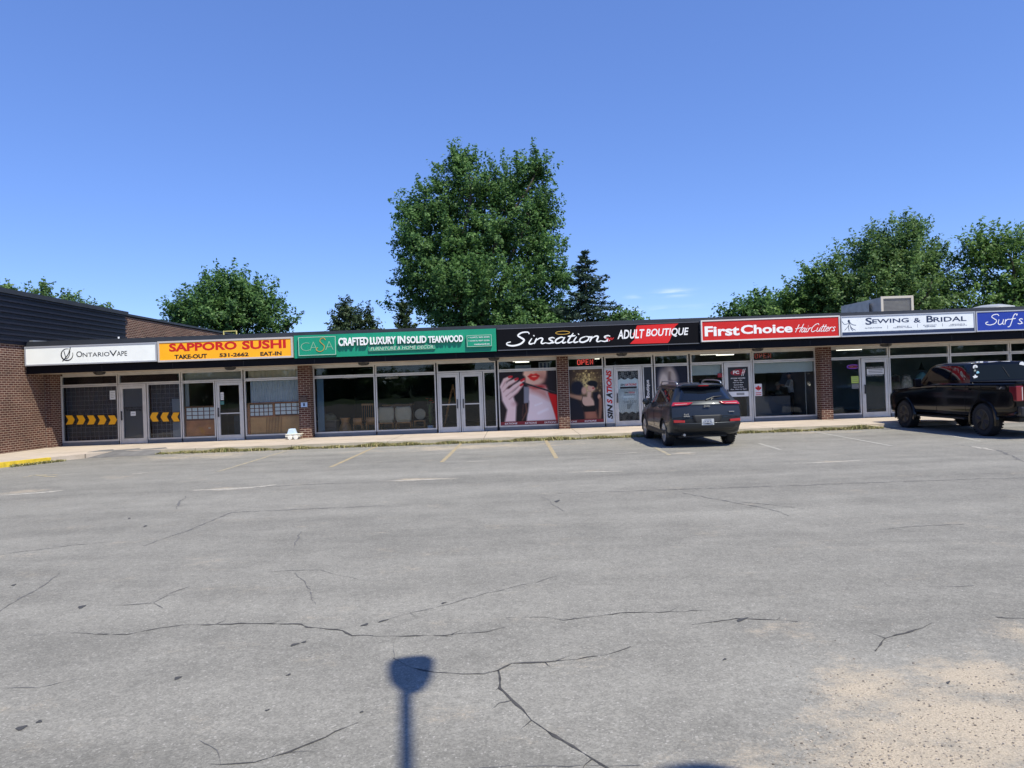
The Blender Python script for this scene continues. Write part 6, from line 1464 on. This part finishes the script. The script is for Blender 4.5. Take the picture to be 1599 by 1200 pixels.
for i in range(5):
    c = (rnd.uniform(-.12, .12), rnd.uniform(-.06, .06), rnd.uniform(1.08, 1.25))
    for k in range(6): q = k * 1.047; b.quad(c, (c[0] + .05 * math.cos(q), c[1] + .05 * math.sin(q), c[2] + .02), (c[0] + .07 * math.cos(q + .5), c[1] + .07 * math.sin(q + .5), c[2] + .035), (c[0] + .05 * math.cos(q + 1), c[1] + .05 * math.sin(q + 1), c[2] + .02))
    MB().tube([(0, 0, .25), (c[0] * .5, c[1] * .5, .8), c], .006, 5).build('stem', MC['plant_green'], t, local=True)
b.build('flowers', mat('flower_red', (.5, .02, .03), .5), t, local=True)
t = empty('step_ladder', (gx(702, 27.2), 27.2, FZ), 'wooden step ladder standing behind the left leaf of the double doors', 'ladder'); b = MB()
for sx in (-1, 1): b.tube([(-.26 + sx * .0, sx * .2, 0), (.16, sx * .17, 1.75)], .022, 6)
b.build('rail', M_teak, t, local=True); b = MB()
for i in range(5): f = .15 + .17 * i; b.cbox((-.26 + .42 * f, 0, 1.75 * f), (.09, .36, .025))
b.build('step', M_teak, t, local=True); b = MB()
for sx in (-1, 1): b.tube([(.45, sx * .2, 0), (.16, sx * .17, 1.72)], .018, 6)
b.build('rear_rail', M_teak, t, local=True)
tag(box('wall_curtain', mat('curtain_blue', (.10, .17, .23), .8), None, xs[2] + .31, xs[2] + .55, YG + .12, YG + .14, ZW + .02, ZTR), 'narrow pale blue curtain at the left end of the furniture window', 'curtain')
for i, (u, Y, wh) in enumerate(((546, 28.5, 'over the wooden stools'), (612, 28.5, 'over the cream armchairs'))):
    x, z = P(u, 592, Y); t = empty('hanging_lamp', (x, Y, z), 'pale shade lamp hanging dimly ' + wh, 'lamp', 'hanging lamps in the furniture shop'); MB().lathe([(.3, 0), (.2, .14), (.08, .2)], (0, 0, 0), 'z', 20).build('shade', mat('shade_pale', (.5, .45, .4), .8), t, local=True, smooth=True); MB().tube([(0, 0, .2), (0, 0, ZB + .07 - z)], .006, 5).build('cord', M_black, t, local=True)
# strip lights behind the boutique's and the barber's top windows
M_strip = mat('strip_light', (.8, .8, .75), .5, emit=(1, .95, .8), estr=1.6)
for i, (u0, u1, Y, wh) in enumerate(((802, 826, 27.6, 'above the lips poster, front'), (806, 830, 28.8, 'above the lips poster, rear'), (922, 940, 28, 'above the couple poster'), (1095, 1125, 27.6, 'left above the hours door'), (1120, 1150, 28.8, 'above the hours door'), (1308, 1350, 28, 'over the rightmost shop door'))):
    t = empty('strip_light', ((gx(u0, Y) + gx(u1, Y)) / 2, Y, 2.66), 'fluorescent strip light on the shop ceiling ' + wh, 'light', 'strip lights on the shop ceilings')
    L_ = (gx(u1, Y) - gx(u0, Y)) / 2; MB().box(-L_, L_, -.06, .06, .06, .12).build('housing', M_white, t, local=True); MB().tube([(-L_ + .03, 0, .04), (L_ - .03, 0, .04)], .018, 8).build('tube', M_strip, t, local=True)
for (u0, u1, v0, v1, lb_) in ((804, 829, 571, 575.5, 'long white box on the shelf over the lips poster'), (841, 859, 566, 575, 'white striped box on the shelf over the lips poster')):
    x0, z1_ = P(u0, v0, YG + .3); x1, z0_ = P(u1, v1, YG + .3); o = empty('display_box', ((x0 + x1) / 2, YG + .35, z0_), lb_, 'box', 'boxes over the lips poster'); box('carton', mat('carton', (.42, .44, .46), .6), o, x0, x1, YG + .28, YG + .5, ZTR - .02, z1_)
    if u0 > 830:
        for i in range(3): box('stripe', mat('stripe_blue', (.08, .1, .16), .6), o, x0 + .05 + .14 * i, x0 + .12 + .14 * i, YG + .276, YG + .2795, ZTR, z1_ - .03)
# seamstress window
x, z = P(1439, 575, 27.2); t = empty('dress_form', (x, 27.2, FZ), 'teal dress under a dark pointed hat on a stand, behind the pickup truck', 'dress form')
MB().lathe([(.03, 0), (.03, .55)], (0, 0, 0), 'z', 10).build('stand', M_steel, t, local=True); MB().lathe([(.36, .5), (.3, .8), (.17, 1.12), (.2, 1.3), (.21, 1.42), (.1, 1.52), (.06, 1.58)], (0, 0, 0), 'z', 22).build('dress', mat('dress_teal', (.12, .3, .34), .6), t, local=True, smooth=True); MB().lathe([(.2, 1.66), (.1, 1.68), (.05, 1.84), (.0, 1.98)], (0, 0, 0), 'z', 18).build('hat', M_black, t, local=True, smooth=40)
for i, (u, c, lb_) in enumerate(((1400, (.03, .02, .022), 'dark garment'), (1417, (.28, .27, .24), 'pale patterned garment'))):
    x = gx(u, 27.3); t = empty('hanging_garment', (x, 27.3, .6), lb_ + ' hanging in the seamstress window behind the truck', 'garment'); rows = [[((.17 + .06 * f) * math.sin(q) * (1 if f > .05 else .7), .1 * math.cos(q) + .01 * math.sin(9 * q), 1.0 - .95 * f) for q in np.linspace(0, 6.283, 30)] for f in np.linspace(0, 1, 8)]
    MB().grid(rows).build('cloth', mat('garment_%d' % i, c, .9, 0, .5, 14), t, local=True, smooth=True); MB().tube([(-.16, 0, 1.0), (0, 0, 1.06), (.16, 0, 1.0)], .008, 5).build('hanger', M_steel, t, local=True)

# barber shop interior and its people
x = gx(1288, 30); tag(box('wall_poster', mat('poster_navy', (.02, .025, .07), .5), None, gx(1246, 30.5), gx(1258, 30.5), 30.45, 30.48, 1.2, 2.1), 'dark navy framed picture on the barber shop wall', 'picture')
t = empty('counter', (gx(1200, 27.6), 27.6, FZ), 'grey reception counter behind the wide roller-blind window', 'counter'); MB().box(-.95, .75, -.3, .3, 0, .86).build('body', mat('counter_grey', (.11, .11, .12), .5), t, local=True, bevel=.01); MB().box(-1, .8, -.34, .34, .863, .90).build('top', M_black, t, local=True, bevel=.006)
tag(MB().lathe([(.02, 0), (.02, 1.75)], (gx(1259, 26.6), 26.6, FZ), 'z', 10).lathe([(.16, 0), (.16, .02), (.02, .03)], (gx(1259, 26.6), 26.6, FZ), 'z', 18).build('metal_pole', M_steel, None, smooth=40), 'thin pale metal pole on a round foot behind the wide roller-blind window', 'pole')
def person(name_loc, rz, joints, edges, radii, label, skin, parts):
    t = empty('person', name_loc, label, 'person', rz=rz)
    me = bpy.data.meshes.new('body'); names = list(joints); me.from_pydata([joints[k] for k in names], [(names.index(a), names.index(b)) for a, b in edges], [])
    o = bpy.data.objects.new('body', me); COL.objects.link(o); o.modifiers.new('s', 'SKIN'); 
    sv = me.skin_vertices[0].data
    for i, k in enumerate(names): sv[i].radius = radii[k]; sv[i].use_root = (i == 0)
    ss = o.modifiers.new('d', 'SUBSURF'); ss.levels = 2; ss.render_levels = 2
    dg = bpy.context.evaluated_depsgraph_get(); m2 = bpy.data.meshes.new_from_object(o.evaluated_get(dg)); bpy.data.objects.remove(o); m2.name = 'body'
    m2.materials.clear(); m2.materials.append(skin)
    for k, m in parts: m2.materials.append(m)
    for p in m2.polygons:
        c = p.center
        for i, (k, m) in enumerate(parts):
            if k(c): p.material_index = i + 1
        p.use_smooth = True
    b = bpy.data.objects.new('body', m2); COL.objects.link(b); b.parent = t; return t
M_skin = mat('skin', (.42, .25, .18), .6); M_shirt = mat('shirt_pale', (.62, .64, .68), .8, 0, .12, 12); M_trous = mat('trousers_dark', (.015, .015, .02), .8); M_cape = mat('cape_grey', (.16, .17, .14), .7, 0, .2, 6); M_hair = mat('hair_dark', (.02, .014, .01), .6); M_hairl = mat('hair_grey', (.35, .33, .30), .7)
J = dict(pelvis=(0, 0, .95), waist=(0, .01, 1.12), chest=(0, .02, 1.34), neck=(0, .03, 1.50), jaw=(0, .07, 1.58), head=(0, .06, 1.68), crown=(0, .05, 1.76))
E = [('pelvis', 'waist'), ('waist', 'chest'), ('chest', 'neck'), ('neck', 'jaw'), ('jaw', 'head'), ('head', 'crown')]
RD = dict(pelvis=(.16, .12), waist=(.14, .10), chest=(.17, .11), neck=(.055, .055), jaw=(.066, .075), head=(.078, .095), crown=(.055, .065))
for s_, sd in ((-1, 'l'), (1, 'r')):
    J.update({sd + 'sh': (s_ * .18, .02, 1.42), sd + 'el': (s_ * .24, .14, 1.18), sd + 'wr': (s_ * .15, .36, 1.26), sd + 'hand': (s_ * .12, .44, 1.29), sd + 'hip': (s_ * .1, 0, .88), sd + 'kn': (s_ * .11, .02, .49), sd + 'an': (s_ * .11, -.02, .09), sd + 'toe': (s_ * .13, .14, .05)})
    E += [('chest', sd + 'sh'), (sd + 'sh', sd + 'el'), (sd + 'el', sd + 'wr'), (sd + 'wr', sd + 'hand'), ('pelvis', sd + 'hip'), (sd + 'hip', sd + 'kn'), (sd + 'kn', sd + 'an'), (sd + 'an', sd + 'toe')]
    RD.update({sd + 'sh': (.065, .065), sd + 'el': (.045, .045), sd + 'wr': (.03, .03), sd + 'hand': (.035, .022), sd + 'hip': (.09, .09), sd + 'kn': (.06, .06), sd + 'an': (.04, .04), sd + 'toe': (.04, .03)})
    for f in range(4):
        J['%sf%d' % (sd, f)] = (s_ * (.085 + .018 * f), .51 + .006 * (f in (1, 2)), 1.275 - .004 * f); E.append((sd + 'hand', '%sf%d' % (sd, f))); RD['%sf%d' % (sd, f)] = (.009, .009)
    J[sd + 'th'] = (s_ * .07, .45, 1.275); E.append((sd + 'hand', sd + 'th')); RD[sd + 'th'] = (.01, .01)
pp = person((gx(1236, 28.4), 28.4, FZ), 1.5, J, E, RD, 'person in a loose pale shirt and dark trousers standing in the barber shop', M_skin, [(lambda c: .9 < c.z < 1.47 and c.y < .3, M_shirt), (lambda c: c.z <= .95 and abs(c.x) < .3 and c.y < .3, M_trous)])
def hair(p, c, r, m, cut=0):
    MB().lathe([(r * math.sin(q), -r * math.cos(q) * 1.05) for q in np.linspace(1.45, math.pi, 9)], (0, 0, 0), 'z', 20).build('hair', m, p, local=True, smooth=True).location = c
def face(p, c):
    for sx in (-1, 1): MB().lathe([(0, -.004), (.011, 0), (0, .004)], (c[0] + sx * .032, c[1] + .088, c[2] + .0), 'y', 10).build('eye', M_black, p, local=True)
    MB().tube([(c[0], c[1] + .085, c[2] + .005), (c[0], c[1] + .112, c[2] - .035), (c[0], c[1] + .09, c[2] - .045)], [.008, .014, .01], 6).build('nose', M_skin, p, local=True, smooth=True)
    MB().cbox((c[0], c[1] + .089, c[2] - .075), (.045, .012, .012)).build('mouth', mat('lips', (.3, .1, .09), .5), p, local=True, bevel=.004)
hair(pp, (0, .045, 1.685), .105, M_hair); face(pp, (0, .06, 1.67))
t = empty('barber_chair', (gx(1218, 28.5), 28.5, FZ), 'dark barber chair under the seated caped person', 'chair')
MB().lathe([(.28, 0), (.28, .03), (.06, .06), (.06, .42)], (0, 0, 0), 'z', 20).build('base', M_steel, t, local=True, smooth=40); MB().box(-.27, .27, -.26, .26, .42, .5).build('seat', M_black, t, local=True, bevel=.03); MB().box(-.33, -.27, -.26, .26, .5, .98).build('backrest', M_black, t, local=True, bevel=.02)
J2 = dict(pelvis=(0, 0, .56), waist=(0, .0, .72), chest=(0, .01, .95), neck=(0, .02, 1.11), jaw=(0, .06, 1.19), head=(0, .05, 1.28), crown=(0, .04, 1.36)); E2 = E[:6]; R2 = {k: RD[k] for k in J2}
for s_, sd in ((-1, 'l'), (1, 'r')):
    J2.update({sd + 'sh': (s_ * .17, .01, 1.03), sd + 'el': (s_ * .23, .05, .78), sd + 'wr': (s_ * .16, .26, .70), sd + 'hand': (s_ * .15, .33, .68), sd + 'hip': (s_ * .1, .05, .56), sd + 'kn': (s_ * .12, .46, .55), sd + 'an': (s_ * .12, .48, .13), sd + 'toe': (s_ * .12, .62, .08)})
    E2 = E2 + [('chest', sd + 'sh'), (sd + 'sh', sd + 'el'), (sd + 'el', sd + 'wr'), (sd + 'wr', sd + 'hand'), ('pelvis', sd + 'hip'), (sd + 'hip', sd + 'kn'), (sd + 'kn', sd + 'an'), (sd + 'an', sd + 'toe')]
    for k in ('sh', 'el', 'wr', 'hand', 'hip', 'kn', 'an', 'toe'): R2[sd + k] = RD[sd + k]
    for f in range(4): J2['%sf%d' % (sd, f)] = (s_ * (.12 + .018 * f), .40, .665); E2.append((sd + 'hand', '%sf%d' % (sd, f))); R2['%sf%d' % (sd, f)] = (.009, .009)
    J2[sd + 'th'] = (s_ * .10, .35, .665); E2.append((sd + 'hand', sd + 'th')); R2[sd + 'th'] = (.01, .01)
p2 = person((gx(1214, 28.5), 28.5, FZ - .02), -1.35, J2, E2, R2, 'person with pale grey hair seated under a grey barber cape', M_skin, [(lambda c: c.z < .62, M_trous), (lambda c: .6 <= c.z < 1.08, M_cape)])
hair(p2, (0, .035, 1.285), .105, M_hairl); face(p2, (0, .05, 1.27))
rows = [[((.09 + .33 * f ** .7) * math.sin(q), .03 + (.09 + .36 * f ** .7) * math.cos(q) * (1.0 if math.cos(q) > 0 else .55), 1.08 - .55 * f - .03 * math.sin(6 * q) * f) for q in np.linspace(0, 6.2832, 36)] for f in np.linspace(0, 1, 9)]
MB().grid(rows).build('cape', M_cape, p2, local=True, smooth=True)

# ------------------------------------------------------------------ parking-lot lamp overhead behind the viewer (its shadow lies in the foreground)
HL = 6.4
def up(p, h=HL): return (p[0] - LIGHT.x / -LIGHT.z * h, p[1] - LIGHT.y / -LIGHT.z * h)
t = empty('lot_lamp', (2.6, -2.4, 0), 'lot lamp out of view overhead whose shadow lies on the asphalt in front', 'street lamp')
ML = mat('lamp_grey', (.2, .2, .21), .5, .3)
out = [(609, 1052), (609, 1042), (613, 1033), (626, 1029), (650, 1026), (670, 1025), (676, 1028), (675, 1042), (672, 1056), (665, 1069), (654, 1079), (640, 1083), (626, 1080), (615, 1071), (611, 1062)]
MB().slab([up(G(*q)) for q in out], HL - .03, HL + .05).build('lamp_head', ML, t)
a_, b_ = up(G(634, 1076)), up(G(636, 1290)); e_ = (b_[0] + (b_[0] - a_[0]) * 2.2, b_[1] + (b_[1] - a_[1]) * 2.2)
MB().tube([(a_[0], a_[1], HL), (b_[0], b_[1], HL), (e_[0], e_[1], HL), (2.6, -2.4, HL)], .036, 10).build('arm', ML, t)
MB().tube([(2.6, -2.4, 0), (2.6, -2.4, HL + .1)], .07, 12).build('post', ML, t, smooth=40)
c_ = up(G(1105, 1225)); r_ = .16
MB().slab([(c_[0] + 1.45 * r_ * math.cos(q), c_[1] + r_ * math.sin(q)) for q in np.linspace(0, 6.28, 20, endpoint=False)], HL - .03, HL + .05).build('lamp_head', ML, t)
MB().tube([(c_[0], c_[1], HL), (c_[0] + .1, c_[1] - 1.6, HL), (2.6, -2.4, HL - .02)], .035, 10).build('arm', ML, t)

# ------------------------------------------------------------------ loose gravel on the sandy corner
rnd = random.Random(77); gb = MB(); n_ = 0
while n_ < 2600:
    u, v = rnd.uniform(1180, 1640), rnd.uniform(960, 1215)
    d_ = min(math.hypot((u - cu) / ru, (v - cv) / (ru * .42)) for cu, cv, ru in ((1500, 1130, 230), (1390, 1180, 230), (1340, 1080, 110), (1580, 1070, 120), (1595, 985, 60)))
    if rnd.random() > max(.03, 1.05 - d_): continue
    n_ += 1; x, y = G(u, v); r = .0022 + .006 * rnd.random() ** 5; k = len(gb.v); m = 5; a0 = rnd.random() * 6.28; e = rnd.uniform(.6, 1)
    for lev, (q, z) in enumerate(((1, 0), (.8, .7))):
        gb.v += [(x + r * q * math.cos(a0 + 6.283 * j / m) * rnd.uniform(.75, 1.2), y + r * q * e * math.sin(a0 + 6.283 * j / m) * rnd.uniform(.75, 1.2), r * z) for j in range(m)]
    gb.f += [(k + j, k + (j + 1) % m, k + m + (j + 1) % m, k + m + j) for j in range(m)] + [tuple(k + m + j for j in range(m))]
g = NT('gravel'); ge = g.n('NewGeometry'); g.col(g.mix(g.math('POWER', ge.outputs['Random Per Island'], 0.9), (0.11, 0.095, 0.08), (0.5, 0.43, 0.35))); g.b.inputs['Roughness'].default_value = .9
tag(finish('gravel', gb.mesh('gravel'), g.m), 'loose dark and pale gravel scattered on the sandy corner of the lot', 'gravel', kind='stuff')
# thin pale dust streaks by the bays
M_dust = worn('dust_streak', (0.47, 0.43, 0.36), 0.36, 0.56)
for pts_, w_ in ((((292, 766), (340, 765), (400, 761), (432, 757)), .10), (((590, 752), (650, 750), (718, 747)), .07), (((728, 721), (765, 720)), .05), (((0, 774), (60, 770), (100, 766)), .10), (((1235, 724), (1300, 722), (1352, 718)), .06), (((960, 709), (1005, 706)), .05), (((1042, 710), (1092, 706)), .05), (((205, 741), (232, 738)), .06), (((1515, 697), (1555, 704)), .08), (((880, 738), (975, 736)), .05), (((270, 714), (320, 709)), .06)):
    c = catmull([(*G(*q), 0) for q in pts_], 8); rows = []
    for i, p in enumerate(c):
        t_ = (c[min(i + 1, len(c) - 1)] - c[max(i - 1, 0)]).normalized(); q = Vector((-t_.y, t_.x, 0)) * w_ * math.sin(math.pi * (i + .4) / len(c)) * rnd.uniform(.5, 1.2)
        rows.append([(p.x - q.x, p.y - q.y, .0028), (p.x + q.x, p.y + q.y, .0028)])
    struct(MB().grid(rows).build('dust_streak', M_dust))
